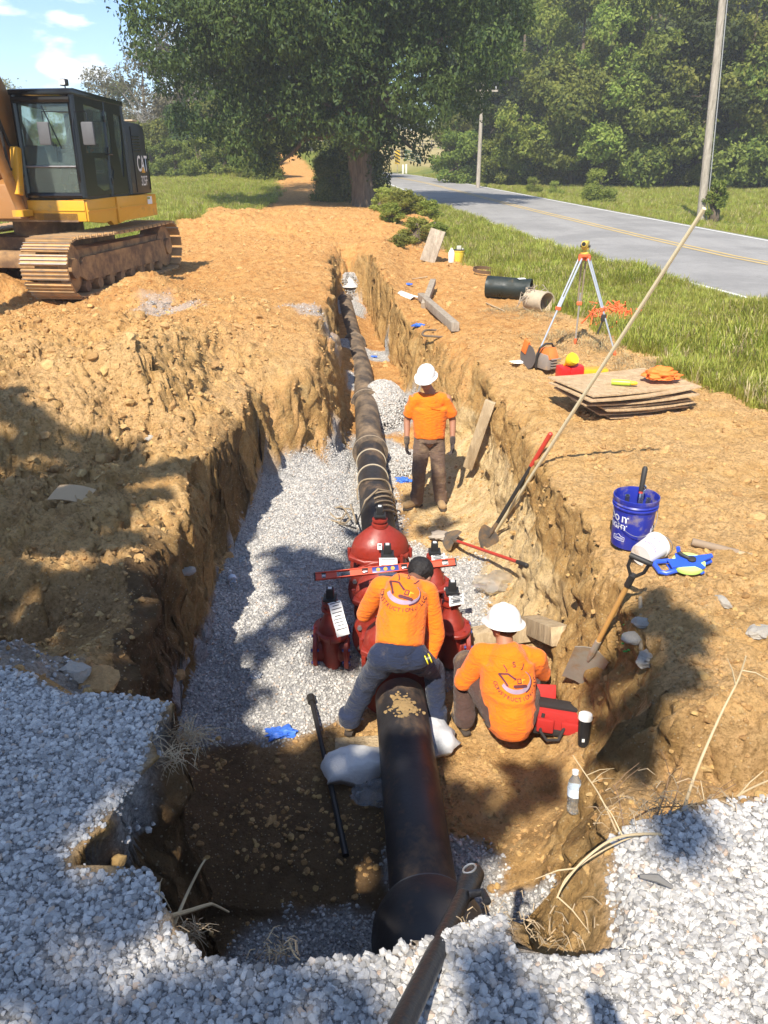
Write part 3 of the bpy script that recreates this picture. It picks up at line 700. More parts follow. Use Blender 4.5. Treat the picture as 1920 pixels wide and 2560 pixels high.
for i in range(20):
    px = 1140+i*42; Y = (74-.75*i)-rn.uniform(0, 3); x = (px-960)/FOC*(Y*.913+1)
    plant_tree('woodland_shrub', shr[(0, 2, 1, 0)[i % 4]], (x, Y, gz(x, Y)-.2), rn.uniform(0, 6), rn.uniform(.8, 1.35), 'leafy shrub at the foot of the wood beyond the road, '+ORD[i], 'shrub', 'shrubs along the foot of the wood')
# --- left side: brush and trees at the back of the field
pale = tree_meshes('p', 31, 9, 3.6, LF_PALE, 9000, .16, .25)
lw = [(150,95,2,.62,'pale green treetop peeping over the excavator boom and cab'),(250,96,0,.62,'small distant tree right of the excavator cab roof'),(330,90,0,.7,'olive tree behind the bare grey brush')]
for px, Y, k, s, lab in lw:
    x = (px-960)/FOC*(Y*.913+1); plant_tree('field_edge_tree', kinds[k], (x, Y, gz(x, Y)-1), rn.uniform(0, 6), s, lab, group='trees at the back of the left field')
PT_ = [(-60,80,.9),(60,84,.9),(390,74,1.0),(470,70,1.05),(560,78,1.1),(300,78,.9)]; PO = order([q[0] for q in PT_])
for i, (px, Y, s) in enumerate(PT_):
    x = (px-960)/FOC*(Y*.913+1)
    t = plant_tree('pale_tree', pale, (x, Y, gz(x, Y)-.3), rn.uniform(0, 6), s, 'thin grey-green twiggy tree behind the left field, '+PO[i], group='thin pale trees behind the left field')
def bare_branches(px, Y, s, lab):
    x = (px-960)/FOC*(Y*.913+1); t = empty('bare_bush', (x, Y, gz(x, Y)), label=lab, cat='bush'); mb = MB(); r = random.Random(int(px))
    for k in range(26):
        a = r.uniform(0, 6.28); l = r.uniform(3, 7)*s; tip = Vector((math.cos(a)*l*.55, math.sin(a)*l*.4, l)); p0 = Vector((0,0,0))
        pts = [p0.lerp(tip, f/5)+Vector((r.uniform(-.2,.2), r.uniform(-.2,.2), math.sin(f/5*3.1)*.5)) for f in range(6)]; mb.tube(pts, [.06, .05, .04, .03, .02, .01], 5)
        for q in range(5):
            b = pts[r.randint(2, 5)]; mb.tube([b, b+Vector((r.uniform(-1,1), r.uniform(-1,1), r.uniform(-.2,1)))*s], [.025, .008], 4)
    mb.build('branches', GREYBARK, t)
bare_branches(430, 68, 1.0, 'tangle of bare grey branches behind the field, right of the excavator'); bare_branches(520, 70, .8, 'smaller tangle of grey twigs left of the green bushes by the track')
PT_ = [(390,62,0,.7),(450,61,0,.8),(510,60,1,.75),(575,60,0,1.0),(640,59,1,1.1),(668,57,0,.9),(610,66,2,1.4),(550,67,0,1.5),(480,66,2,1.3),(400,66,0,1.2),(340,64,0,.9),(280,66,2,1.1),(180,66,0,1.0),(60,66,2,1.1),(-40,64,0,1.0)]; PO = order([q[0] for q in PT_])
for i, (px, Y, k, s) in enumerate(PT_):
    x = (px-960)/FOC*(Y*.913+1)
    plant_tree('field_bush', shr[k], (x, Y, gz(x, Y)-.3), rn.uniform(0, 6), s, 'green bush along the back of the left field, '+PO[i], 'bush', 'bushes along the back of the left field')
for i, (px, Y, k, s, lab) in enumerate([(830,43,1,.55,'light green bush on the right side of the dirt track'),(838,44,0,.75,'bush between the dirt track and the big tree'),(870,45,2,.9,'dark bush hugging the big tree trunk'),(825,56,0,.7,'bush half way up the right side of the track')]):
    x = (px-960)/FOC*(Y*.913+1); plant_tree('track_bush', shr[k], (x, Y, gz(x, Y)-.3), rn.uniform(0, 6), s, lab, 'bush')
PT_ = [(655,104,3,.9),(600,88,0,1.0),(850,96,3,.9),(880,84,1,1.0),(745,122,3,1.2),(700,128,0,1.2),(800,125,3,1.2),(560,98,3,1.0),(900,86,0,.75),(630,86,0,.6),(850,76,0,.7)]; PO = order([q[0]+q[1]*.01 for q in PT_])
for i, (px, Y, k, s) in enumerate(PT_):
    x = (px-960)/FOC*(Y*.913+1); plant_tree('hill_tree', kinds[k], (x, Y, gz(x, Y)-.5), rn.uniform(0, 6), s, 'shady tree where the dirt track climbs away, '+PO[i], group='trees on the rise around the dirt track')
PT_ = [(985,230),(1030,235),(1075,225),(1120,220),(1000,260),(1060,265),(940,240)]; PO = order([q[0] for q in PT_])
for i, (px, Y) in enumerate(PT_):
    x = (px-960)/FOC*(Y*.913+1); plant_tree('far_tree', kinds[(0,3,1)[i % 3]], (x, Y+30, gz(x, Y+30)-1), rn.uniform(0, 6), .9, 'far tree above the tan pasture down the road, '+PO[i], group='far trees above the pasture')
# --- saplings and weeds on the near verge
WEEDM = leaf_mat('weed_leaves', (.12,.17,.025), (.22,.28,.04), (.38,.38,.09), .5)
wd = [tree_meshes('w', 41+i, 1.25, .75, m, 4200, .065, .02) for i, m in enumerate((WEEDM, LF_LITE))]
for px, py, Y, s, k, lab in [(1000,605,28,1.0,0,'tall weedy bush at the foot of the big tree'),(1040,600,25,.85,0,'weedy bush above the leaning grey board'),(1085,600,26,.7,1,'weedy bush nearest the road edge'),(1000,625,23.5,.6,1,'low weed clump left of the leaning grey board'),(958,590,30,.9,0,'light green weed clump beside the tree trunk'),(1030,600,29.5,1.05,0,'weed clump in the middle of the tall verge weeds'),(1065,600,28,.8,0,'sunlit weed clump behind the grey board'),(1020,600,33,1.1,0,'weed clump farthest up the verge beyond the board'),(975,610,26.5,.7,0,'small weed clump on the edge of the bare dirt')]:
    x = (px-960)/FOC*(Y*.913+1); plant_tree('weed_clump', wd[k], (x, Y, gz(x, Y)-.05), rn.uniform(0, 6), (s*.85, s*.85, s*.62), lab, 'weeds')
for px, Y, s, lab in [(1490,47,1.0,'grey-green flowering bush on the far roadside verge'),(1330,55,.6,'low bush left of the flowering bush across the road'),(1385,54,.55,'low bush beside the flowering bush across the road')]:
    x = (px-960)/FOC*(Y*.913+1); t = plant_tree('verge_bush', shr[1], (x, Y, gz(x, Y)-.1), 1.2, .5*s, lab, 'bush')
# --- grass
def tuft(i, mat, n=16, h=1, spread=.35, bend=.5):
    r = random.Random(i); V = []; F = []
    for k in range(n):
        a = r.uniform(0, 6.28); q = spread*r.random()**.7; x, y = q*math.cos(a), q*math.sin(a); d = a+r.uniform(-1, 1); l = h*r.uniform(.5, 1); w = .022*r.uniform(.8, 1.4); b = bend*r.uniform(.3, 1)
        px, py = -math.sin(d)*w, math.cos(d)*w
        for j, f in enumerate((0, .5, .85)):
            o = b*f*f*l; ww = 1-.55*f; V += [(x+px*ww+o*math.cos(d), y+py*ww+o*math.sin(d), f*l*(1-.25*b*f)), (x-px*ww+o*math.cos(d), y-py*ww+o*math.sin(d), f*l*(1-.25*b*f))]
        V.append((x+b*l*math.cos(d), y+b*l*math.sin(d), l*(1-.3*b))); V.append(V[-1]); m = len(V)-8
        F += [(m, m+1, m+3, m+2), (m+2, m+3, m+5, m+4), (m+4, m+5, m+7, m+6)]
    V = [tuple(c+(1e-4 if (q % 8) == 7 and ax == 0 else 0) for ax, c in enumerate(v)) for q, v in enumerate(V)]
    return npmesh('tuft', V, F, [mat], smooth=False)
tl = [tuft(i, GRASS) for i in range(5)]+[tuft(9, STRAW, 8)]
def grass(name, sets, lib, smin, smax, label):
    P = []; S = []
    for x, y, z in sets: P.append(np.stack([x, y, z-.02], 1)); S.append((smin+(smax-smin)*rs.uniform(0, 1, len(x))**1.6)*(.6+.55*sstep(-.4,.4,fbm(x*.6,y*.6,2,55))))
    P = np.concatenate(P); S = np.concatenate(S); Rt = np.zeros((len(P), 3)); Rt[:, 2] = rs.uniform(0, 6.28, len(P)); Rt[:, :2] = rs.normal(0, .12, (len(P), 2))
    return instancer(name, P, Rt, S, lib, label)
def gf(x, y, z):
    rd = (x > interp_edge(ROAD_N, np.clip(y, 2, 120))+.02*0-.05) & (x < interp_edge(ROAD_F, np.clip(y, 2, 127))+.1)
    vis = np.abs(x) < .56*(np.maximum(y, 0)*.95+2.2)
    return (1-dirt_mask(x, y))*(~rd)*vis
grass('verge_grass', [scatter(1.0, 8, 4.5, 18, 52000, gf), scatter(0, 8, 18, 40, 36000, gf)], tl, .12, .34, 'long bright grass on the verge between the dig and the road')
grass('field_grass', [scatter(-32, -5, 19, 62, 60000, gf), scatter(7, 42, 16, 66, 60000, gf), scatter(-4, 8, 45, 95, 14000, gf)], tl, .12, .34, 'sunlit meadow grass across the fields')
dl = [tuft(20+i, STRAW, 12, 1, .5, 1.6) for i in range(3)]
def sf(x, y, z):
    d = np.minimum.reduce([np.hypot((x-a)/c, (y-b)/e) for a, b, c, e in ((3.35,9.9,.75,.9),(3.2,8.9,.4,.6),(2.5,13.8,.9,.9),(1.5,24.4,.7,.8),(2.9,11.5,.9,.8))]); return (1-sstep(.4, 1.1, d))
grass('dry_grass_litter', [scatter(.5, 5, 8, 26, 16000, sf)], dl, .05, .14, 'dead straw and trampled stems lying behind the plywood stack')
# --- utility poles, wires
WOODG = bark_mat('weathered_pole_wood', (.22,.19,.15), (.46,.40,.33))
def pole(base, lean, h, r, lab, nm='utility_pole'):
    t = empty(nm, base, (0, 0, 0), label=lab, cat='pole'); mb = MB(); mb.tube([(0,0,-.5), (lean*.5,0,h*.5), (lean,0,h)], [r, r*.85, r*.65], 14); mb.build('shaft', WOODG, t)
    mb = MB(); mb.box((lean, 0, h-.5), (2.2, .1, .12)); mb.build('crossarm', WOODG, t)
    for q in (-.95, 0, .95):
        mb = MB(); mb.lathe([(.03,0), (.06,.05), (.04,.1), (.06,.15), (.02,.2)], 10, Matrix.Translation((lean+q, 0, h-.42 if q else h))); mb.build('insulator', simple('porcelain', (.55,.55,.55), .3), t)
    return t
P1 = WY(1757, 525, 34); P1.z = Hs(P1.x, P1.y)
pole(P1, -.75, 11.5, .17, 'tall grey wooden utility pole on the far verge, at the top right')
mb = MB(); mb.tube([P1+Vector((.17,-.12,0)), P1+Vector((-.16,-.1,5)), P1+Vector((-.45,-.1,9))], .02, 6); tag(mb.build('ground_wire', simple('wire_metal', (.3,.3,.3), .5)), 'thin ground wire running down the tall leaning pole', 'wire')
P2 = WY(1195, 465, 62); P2.z = Hs(P2.x, P2.y)
pole(P2, 0, 6.9, .16, 'distant wooden utility pole standing before the wood')
mb = MB(); a = P1+Vector((-.75,0,11.4)); b = Vector((-34, 27, 10.0))
mb.tube([a.lerp(b, f/24)-Vector((0,0,math.sin(math.pi*f/24)*2.2)) for f in range(25)], .012, 5); tag(mb.build('power_line', simple('cable', (.05,.05,.05), .5)), 'thin overhead line crossing in front of the big tree', 'wire')
mb = MB(); c = P2+Vector((0,0,6.5)); mb.tube([a.lerp(c, f/16)-Vector((0,0,math.sin(math.pi*f/16)*1.2)) for f in range(17)], .012, 5); tag(mb.build('power_line', bpy.data.materials['cable']), 'overhead line between the near and the distant utility poles', 'wire')
vn = tree_meshes('v', 51, 1.6, .5, LF_MID, 1800, .08, .02)
plant_tree('pole_vine', vn, (P1.x+.35, P1.y-.2, P1.z-.1), 0, 1.0, 'leafy weeds and vine climbing the foot of the tall pole', 'weeds')
# --- far pasture fence, gate, chevron, house
DKW = simple('dark_fence_wood', (.06,.05,.04), .8); GRN = simple('green_gate_paint', (.10,.16,.12), .6); YEL = simple('sign_yellow', (.75,.48,.03), .5, var=.05); BLK = simple('black_paint', (.012,.012,.013), .5)
def rail_fence(a, b, n, h, rails, mat, nm, lab, cat='fence'):
    a = Vector(a); b = Vector(b); t = empty(nm, a, label=lab, cat=cat)
    for i in range(n+1):
        p = a.lerp(b, i/n); mb = MB(); mb.box((p.x-a.x, p.y-a.y, Hs(p.x, p.y)-a.z+h/2), (.16, .16, h+.2)); mb.build('post', mat, t)
    for k in range(rails):
        for i in range(n):
            p = a.lerp(b, i/n); q = a.lerp(b, (i+1)/n); zz = h*(k+1)/rails-.1
            p = Vector((p.x, p.y, Hs(p.x, p.y)+zz))-a; q = Vector((q.x, q.y, Hs(q.x, q.y)+zz))-a
            mb = MB(); mb.tube([p, q], .07, 4); mb.build('rail', mat, t)
    return t
def gp(px, Y): x = (px-960)/FOC*(Y*.913+1); return (x, Y, Hs(x, Y))
rail_fence(gp(965,158), gp(1120,165), 7, 1.5, 3, DKW, 'pasture_fence', 'dark three-rail fence high on the tan pasture')
rail_fence(gp(1012,122), gp(1050,122), 1, 1.4, 5, GRN, 'farm_gate', 'green metal farm gate at the foot of the pasture', 'gate')
rail_fence(gp(955,122), gp(1004,122), 2, 1.3, 3, DKW, 'gate_fence', 'short dark fence left of the green farm gate')
p = gp(993, 106); t = empty('chevron_sign', p, label='yellow sign with black slanting stripes at the bend of the road', cat='sign')
mb = MB(); mb.box((0,0,.9), (.08,.08,1.8)); mb.build('post', WOODG, t)
mb = MB(); mb.box((0,-.06,1.9), (.62,.02,1.6)); mb.build('panel', YEL, t)
for k in range(4):
    mb = MB(); z = 1.35+k*.38; mb.prism([(-.31,z+.12), (.31,z-.22), (.31,z-.06), (-.31,z+.28)], .012, Matrix.Rotation(R(90), 4, 'X') @ Matrix.Translation((0,0,.072))); mb.build('stripe', BLK, t)
for dx, lab in ((14, 'white marker post right of the striped sign'), (22, 'second white marker post nearer the gate')):
    q = gp(993+dx, 104); mb = MB(); mb.box((0,0,.5), (.22,.1,1.1), bev=.02); o = mb.build('marker_post', simple('white_plastic', (.7,.7,.68), .5), loc=q); tag(o, lab, 'post')
q = gp(545, 108); t = empty('farmhouse', (q[0], q[1], q[2]), label='white farmhouse glimpsed between the bushes left of the track', cat='house')
HW = simple('white_siding', (.62,.62,.60), .7)
mb = MB(); mb.box((0,0,1.6), (9,6,3.2)); mb.build('wall', HW, t)
mb = MB(); mb.prism([(-4.9,3.2), (4.9,3.2), (0,5.2)], 6.6, Matrix.Translation((0,3.3,0)) @ Matrix.Rotation(R(90), 4, 'X')); mb.build('roof', simple('shingle_roof', (.16,.15,.15), .9), t)
for x in (-2.5, .5, 3):
    mb = MB(); mb.box((x,-3.03,1.8), (1,.06,1.3)); w = mb.build('window', simple('dark_glass', (.03,.035,.04), .1), t)
# --- tree over the photographer's shoulder: its crown throws the broken shade on the pit
SHADE = [[(-200,1010),(40,1000),(130,1040),(250,1085),(330,1130),(430,1150),(540,1160),(560,1230),(530,1300),(420,1260),(330,1400),(250,1420),(120,1400),(-200,1440)],
 [(-200,1440),(130,1450),(250,1500),(340,1400),(440,1560),(420,1680),(560,1900),(-200,1900)],
 [(530,1420),(700,1360),(830,1400),(900,1430),(905,1620),(840,1700),(760,1620),(640,1640),(520,1580),(440,1600)],[(420,1640),(560,1660),(700,1760),(640,1800),(480,1760)],
 [(-300,1560),(440,1750),(560,1820),(700,1850),(860,1840),(940,1900),(1080,1860),(1120,1960),(1210,2000),(1240,2100),(1140,2300),(930,2300),(820,2390),(590,2400),(540,1960),(230,1930),(60,2080),(90,2420),(-300,2400)],
 [(-300,2380),(330,2390),(480,2470),(620,2600),(-300,2640)],[(560,2440),(900,2480),(860,2640),(560,2640)],
 [(1250,1890),(1370,1880),(1400,1950),(1340,2030),(1260,2050)],[(1500,1600),(1640,1480),(1750,1560),(1760,1750),(1640,1800),(1720,1900),(1600,1950),(1500,1880),(1450,1800)],
 [(1560,2120),(1600,2090),(1620,2200),(1590,2290)],[(1180,2440),(1330,2440),(1300,2620),(1130,2640)],[(860,1310),(960,1290),(1000,1340),(960,1440),(870,1400)],[(1000,1240),(1110,1230),(1130,1330),(1030,1340)]]
LIT = [WY(1010,1480,5.05), WY(960,1560,5.05), WY(1050,1560,5.05), WY(1260,1540,5.3), WY(1270,1640,5.0), WY(1220,1700,4.9), WY(1330,1690,4.9), WY(1260,1780,4.7), WY(1010,1380,5.6)]
def projpx(x, y, z):
    dz = z-CZ; d = y*math.cos(PITCH)-dz*math.sin(PITCH); u = y*math.sin(PITCH)+dz*math.cos(PITCH); return 960+FOC*x/d, 1280-FOC*u/d
def shade_tree():
    g = .125; xs = np.arange(-5.2, 3.4, g); ys = np.arange(.35, 10.2, g); X, Y = np.meshgrid(xs, ys); X = X.ravel(); Y = Y.ravel()
    rr = np.random.RandomState(9); X = X+rr.uniform(-.06, .06, X.shape); Y = Y+rr.uniform(-.06, .06, X.shape); Z = Hbase(X, Y, False)
    PX, PY = projpx(X, Y, Z); keep = np.zeros(X.shape, bool)
    for pl in SHADE: keep |= psd(pl, PX, PY) < 22*fbm(X*2.5, Y*2.5, 2, 19)
    hole = fbm(X*2.1+9, Y*2.1, 3, 23) < (.55-.57*sstep(4.0, 5.2, Y)*sstep(-1.9, -1.5, X)); keep &= hole
    X, Y, Z = X[keep], Y[keep], Z[keep]; n = len(X)
    h = 7.6+1.3*fbm(X*.9, Y*.9, 2, 29)+rr.uniform(-.3, .3, n); t = (h-Z)/SUN_DIR.z
    C = np.stack([X+SUN_DIR.x*t, Y+SUN_DIR.y*t, h], 1)
    for L in LIT:
        w = C-np.array(L[:]); s = w @ np.array(SUN_DIR[:]); dd = np.linalg.norm(w-s[:, None]*np.array(SUN_DIR[:]), axis=1); C = C[dd > .27]
    bl = np.concatenate([C, np.full((len(C), 3), .085)], 1)
    # the rest of the crown, behind and above
    t0 = empty('shade_tree', (-6.5, -7.5, Hs(-6.5, -7.5)), label='leafy tree behind the photographer shading the pit', cat='tree')
    o = np.array(t0.location[:]); bl[:, :3] -= o
    m = leaves_mesh('crown', bl, len(bl)*13, .165, LF_MID, 77, .2, .0, 1.3); link('crown', m, t0)
    mb = MB(); mb.tube([(0,0,-.3), (.1,0,2), (.3,.2,4.5), (1.0,.8,6.5)], [.42, .34, .28, .16], 12)
    idx = rr.choice(len(bl), 16); limbs(mb, (.3,.2,4.6), .1, [(tuple(bl[i, :3]), .07) for i in idx], 2, .05); mb.build('trunk', BARK, t0)
shade_tree()
# ------------------------------------------------------------------ pipe run
def soot(name, base, dirtc, amt, rough=.45):
    t = NT(name); v = t.obj(); f = t.noise(3.2, 8, .68, v); g = t.noise(26, 6, .7, v)
    c = t.mix(g, tuple(b*.6 for b in base), tuple(b*1.6 for b in base))
    m = t.ramp(f, [(.64-amt*.4, (0,0,0)), (.80-amt*.3, (.85,.85,.85))])
    c = t.mix(m, c, t.ramp(g, [(.3, tuple(d*.7 for d in dirtc)), (.7, dirtc)]))
    t.color(c); t.l.new(t.ramp(f, [(.4, (rough,)*3), (.7, (.85,)*3)]), t.b.inputs['Roughness']); t.bump(g, .35, .006); return t.m
PIPEB = soot('black_coated_iron', (.022,.020,.021), (.20,.125,.07), .30, .42)
PIPED = soot('dusty_coated_iron', (.05,.04,.034), (.30,.21,.13), .6, .6)
PTOP = [(2.3,.27,-1.19),(2.95,.225,-1.18),(4.48,.14,-1.18),(6.3,.03,-1.18),(8.74,-.12,-1.17),(10.3,-.20,-1.13),(12.4,-.30,-1.07),(14.4,-.42,-1.0),(16.5,-.64,-.95),(18.6,-.82,-.90),(21.4,-1.06,-.85)]
def pax(Y, r=.19): return Vector((np.interp(Y, [p[0] for p in PTOP], [p[1] for p in PTOP]), Y, np.interp(Y, [p[0] for p in PTOP], [p[2] for p in PTOP])-r))
def pipe(y0, y1, mat, lab, bell=None, n=9, hollow=False):
    o = pax(y0); t = empty('iron_pipe', o, label=lab, cat='pipe', group='black iron pipes laid in the trench')
    pts = [pax(y0+(y1-y0)*i/n)-o for i in range(n+1)]; mb = MB(); mb.tube(pts, .19, 40, cap=not hollow); mb.build('barrel', mat, t)
    if bell:
        a = pax(bell)-o; d = (pax(bell+.2)-pax(bell)).normalized(); M = frame(a, -d)
        mb = MB(); mb.lathe([(.192,-.30), (.202,-.26), (.222,-.20), (.236,-.14), (.236,-.03), (.248,-.02), (.248,.03), (.225,.035), (.193,.04)], 40, M, cap=False); mb.build('bell', mat, t)
        mb = MB(); mb.tube([M @ Vector((.248*math.cos(k*.1571), .248*math.sin(k*.1571), .0)) for k in range(40)], .005, 6, closed=True); mb.build('bell_rim', simple('scuffed_rim', (.35,.28,.20), .7), t)
    return t
t = pipe(2.72, 4.75, PIPEB, 'big black pipe running under the stooping worker to the near edge of the pit', n=5)
# coupling at the near end: wide collar with ears
o = t.location; a = pax(2.72)-o; d = (pax(2.9)-pax(2.72)).normalized(); M = frame(a, -d)
mb = MB(); mb.lathe([(.193,-.28), (.208,-.27), (.26,-.20), (.295,-.12), (.305,-.05), (.305,.30), (.28,.31), (.24,.31), (.24,.1)], 44, M, cap=False); mb.build('bell', PIPEB, t)
for s in (-1, 1):
    mb = MB(); mb.prism([(-.13,0), (-.13,.36), (-.06,.46), (.06,.46), (.13,.36), (.13,0)], .05, Matrix.Translation(a+Vector((s*.31-(.05 if s < 0 else 0), -.32, -.26))) @ Matrix.Rotation(R(90), 4, 'Z') @ Matrix.Rotation(R(90), 4, 'X') , .012)
    mb.build('collar_ear', PIPEB, t)
mb = MB(); mb.tube([M @ Vector((.218*math.cos(k*.157), .218*math.sin(k*.157), -.25)) for k in range(40)], .007, 6, closed=True); mb.build('joint_line', simple('grey_gasket', (.16,.16,.165), .6), t)
mb = MB(); rr = random.Random(2)
for k in range(170):
    xx = rr.gauss(0,.045); q = pax(4.42+rr.gauss(0,.055), .0)+Vector((xx,0,-.19+math.sqrt(max(0, .0365-xx*xx)))); mb.ball(q, rr.uniform(.004,.017), (1.3,1.2,.5), 1)
mb.jitter(.005, 60); tag(mb.build('mud_splat', simple('drying_mud', (.27,.18,.08), .95, var=.4)), 'dry mud and straw stuck on top of the near black pipe', 'mud', kind='stuff')
pipe(6.55, 10.1, PIPEB, 'black pipe section leaving the red valves, rope lying on it', 6.75)
pipe(10.1, 12.3, PIPED, 'short dusty pipe section beside the standing worker, second from the valves', 10.15)
pipe(12.3, 16.4, PIPED, 'dusty pipe section half buried by a mound of white stone', 12.35)
pipe(16.4, 21.3, PIPED, 'furthest dusty pipe section, its open end on white stone', 16.45)
mb = MB(); e = pax(21.3); dd = (pax(21.3)-pax(20)).normalized(); mb.lathe([(.192,-.14), (.235,-.1), (.245,0), (.245,.07), (.20,.07), (.185,-.1)], 36, frame(e, dd), cap=False); tag(mb.build('pipe_collar', PIPED), 'collar on the far open end of the pipe run', 'collar')
for Y in (9.2, 9.75):
    mb = MB(); c = pax(Y); mb.tube([c+Vector((.197*math.cos(k*.157), 0, .197*math.sin(k*.157))) for k in range(40)], .009, 5, closed=True); tag(mb.build('pipe_strap', simple('pale_strap', (.45,.38,.28), .6)), 'thin pale strap round the pipe %s the rope' % ('just beyond' if Y < 9.5 else 'further beyond'), 'strap')
# gravel heaped against the pipe (mounds)
def mound(c, sx, sy, h, n, lab, mn=.014, mxs=.026):
    x = c[0]+rs.normal(0, .42, n)*sx; y = c[1]+rs.normal(0, .42, n)*sy; q = np.hypot((x-c[0])/sx, (y-c[1])/sy); k = (q < 1.05) & (psd(PIT, x, y) < -.05); x, y, q = x[k], y[k], q[k]
    z = np.minimum(Hbase(x, y), Hs(*c[:2])+.05)+h*(1-np.clip(q, 0, 1)**2)+rs.uniform(-.02, .02, len(x)); S = rs.uniform(mn, mxs, len(x))
    # solid core so the heap is not hollow
    mb = MB(); mb.lathe([(1,-.02), (.8,.33), (.5,.72), (.2,.93), (.0,.98)], 28, Matrix.Translation((c[0], c[1], Hs(*c[:2]))) @ Matrix.Diagonal((sx*.84, sy*.84, h*.9, 1))); mb.jitter(.02, 8)
    core = mb.build('stone_heap', simple('stone_fines', (.50,.485,.465), .9, bump=.8)); tag(core, lab, kind='stuff')
    instancer('heap_stone', np.stack([x, y, z], 1), rs.uniform(0, 6.28, (len(x), 3)), S, glib, parent=core)['kind'] = 'stuff'
mound((-.02, 12.6), .46, .95, .38, 12000, 'mound of white crushed stone heaped over the right side of the pipe')
mound((-.95, 21.9), .5, .5, .28, 3000, 'white stone piled behind the far open pipe end')
mound((.22, 10.4), .42, .6, .10, 3000, 'low patch of white stone beside the dusty pipe')

# ------------------------------------------------------------------ valves
VRED = soot('red_epoxy', (.23,.022,.012), (.30,.13,.07), .12, .34); VDK = simple('black_nut', (.02,.02,.02), .45); PAPER = simple('paper_tag', (.78,.78,.76), .7, var=.05); INK = simple('ink', (.06,.06,.07), .7); STEEL = simple('bolt_steel', (.42,.42,.44), .35, .8)
BLUEB = simple('blue_coated_bolt', (.05,.06,.22), .4)
def valve(name, loc, D, ax, lab, tagged=True, dome=True, face=(0,-1,0)):
    """D = pipe size scale; ax 0: pipe axis along y, 1: along x"""
    t = empty(name, loc, (0,0,0 if ax == 0 else R(90)), label=lab, cat='valve'); s = D
    Y = Matrix.Rotation(R(90), 4, 'X')
    mb = MB()   # body: short barrel + flattened chamber + end flanges
    mb.lathe([(.50*s,-.46*s), (.50*s,.46*s)], 36, Y)
    mb.lathe([(.30*s,-.72*s), (.50*s,-.60*s), (.60*s,-.3*s), (.62*s,.1*s), (.60*s,.62*s)], 36, sy=.62)
    for q in (-1, 1):
        mb.lathe([(.5*s,0), (.5*s,.06*s)], 36, Matrix.Translation((0,q*.3*s,0)) @ Y)
    for a in range(4): mb.box((math.cos(a*1.57+.78)*.5*s, 0, .1*s+math.sin(a*1.57+.78)*.3*s), (.05*s,.8*s,.06*s))
    mb.build('valve_body', VRED, t)
    for q in (-1, 1):
        mb = MB(); mb.lathe([(.50*s,-.07*s), (.70*s,-.07*s), (.72*s,-.05*s), (.72*s,.05*s), (.70*s,.07*s), (.50*s,.07*s)], 40, Matrix.Translation((0,q*.50*s,0)) @ Y); f = mb.build('end_flange', VRED, t)
        for k in range(8):
            a = k*math.pi/4+.39; mb = MB(); mb.lathe([(.05*s,-.13*s), (.05*s,.13*s)], 6, Matrix.Translation((math.cos(a)*.61*s, q*.50*s, math.sin(a)*.61*s)) @ Y); mb.build('bolt', BLUEB if ax else STEEL, f)
    mb = MB(); mb.lathe([(.60*s,.60*s), (.76*s,.61*s), (.77*s,.64*s), (.77*s,.70*s), (.75*s,.72*s), (.62*s,.73*s)], 8 if dome else 36, Matrix.Rotation(R(22.5), 4, 'Z'), smooth=not dome, sy=.72); mb.build('bonnet_flange', VRED, t)
    for k in range(8):
        a = k*math.pi/4+R(0); mb = MB(); mb.lathe([(.045*s,.55*s), (.045*s,.78*s)], 6, Matrix.Translation((math.cos(a)*.70*s, math.sin(a)*.50*s, 0))); mb.build('bonnet_bolt', VRED, t)
    mb = MB()
    if dome: mb.lathe([(.69*s,.73*s), (.68*s,.84*s), (.62*s,1.00*s), (.44*s,1.17*s), (.27*s,1.30*s), (.18*s,1.36*s)], 12, Matrix.Rotation(R(15), 4, 'Z'), smooth=False, sy=.74); bmesh.ops.bevel(mb.bm, geom=mb.bm.edges[:], offset=.012*s, segments=2, affect='EDGES')
    else: mb.lathe([(.52*s,.73*s), (.46*s,.90*s), (.36*s,1.05*s), (.27*s,1.25*s), (.24*s,1.45*s)], 36, sy=.8)
    mb.build('bonnet', VRED, t)
    b = 1.36*s if dome else 1.45*s; k = .62 if dome else 1.0
    mb = MB(); mb.lathe([(.30*s*k,b-.03*s), (.30*s*k,b+.05*s), (.21*s*k,b+.06*s), (.20*s*k,b+.18*s*k), (.28*s*k,b+.19*s*k), (.28*s*k,b+.26*s*k), (.15*s*k,b+.27*s*k), (.13*s*k,b+.38*s*k)], 24)
    mb.box((.22*s*k,0,b+.1*s*k), (.1*s*k,.16*s*k,.22*s*k), bev=.01*s).box((-.22*s*k,0,b+.1*s*k), (.1*s*k,.16*s*k,.22*s*k), bev=.01*s); mb.build('stuffing_box', VRED, t)
    nb = b+.36*s*k; w = .055
    mb = MB(); mb.box((0,0,nb+.012), (.11,.11,.024), bev=.006); mb.box((0,0,nb+.06), (.068,.068,.085), bev=.006, taper=(.86,.86)); n = mb.build('operating_nut', VDK, t)
    mb = MB(); mb.box((0,0,nb+.105), (.03,.03,.006)); mb.build('cap_label', PAPER, n)
    t['nb'] = nb; return t, nb
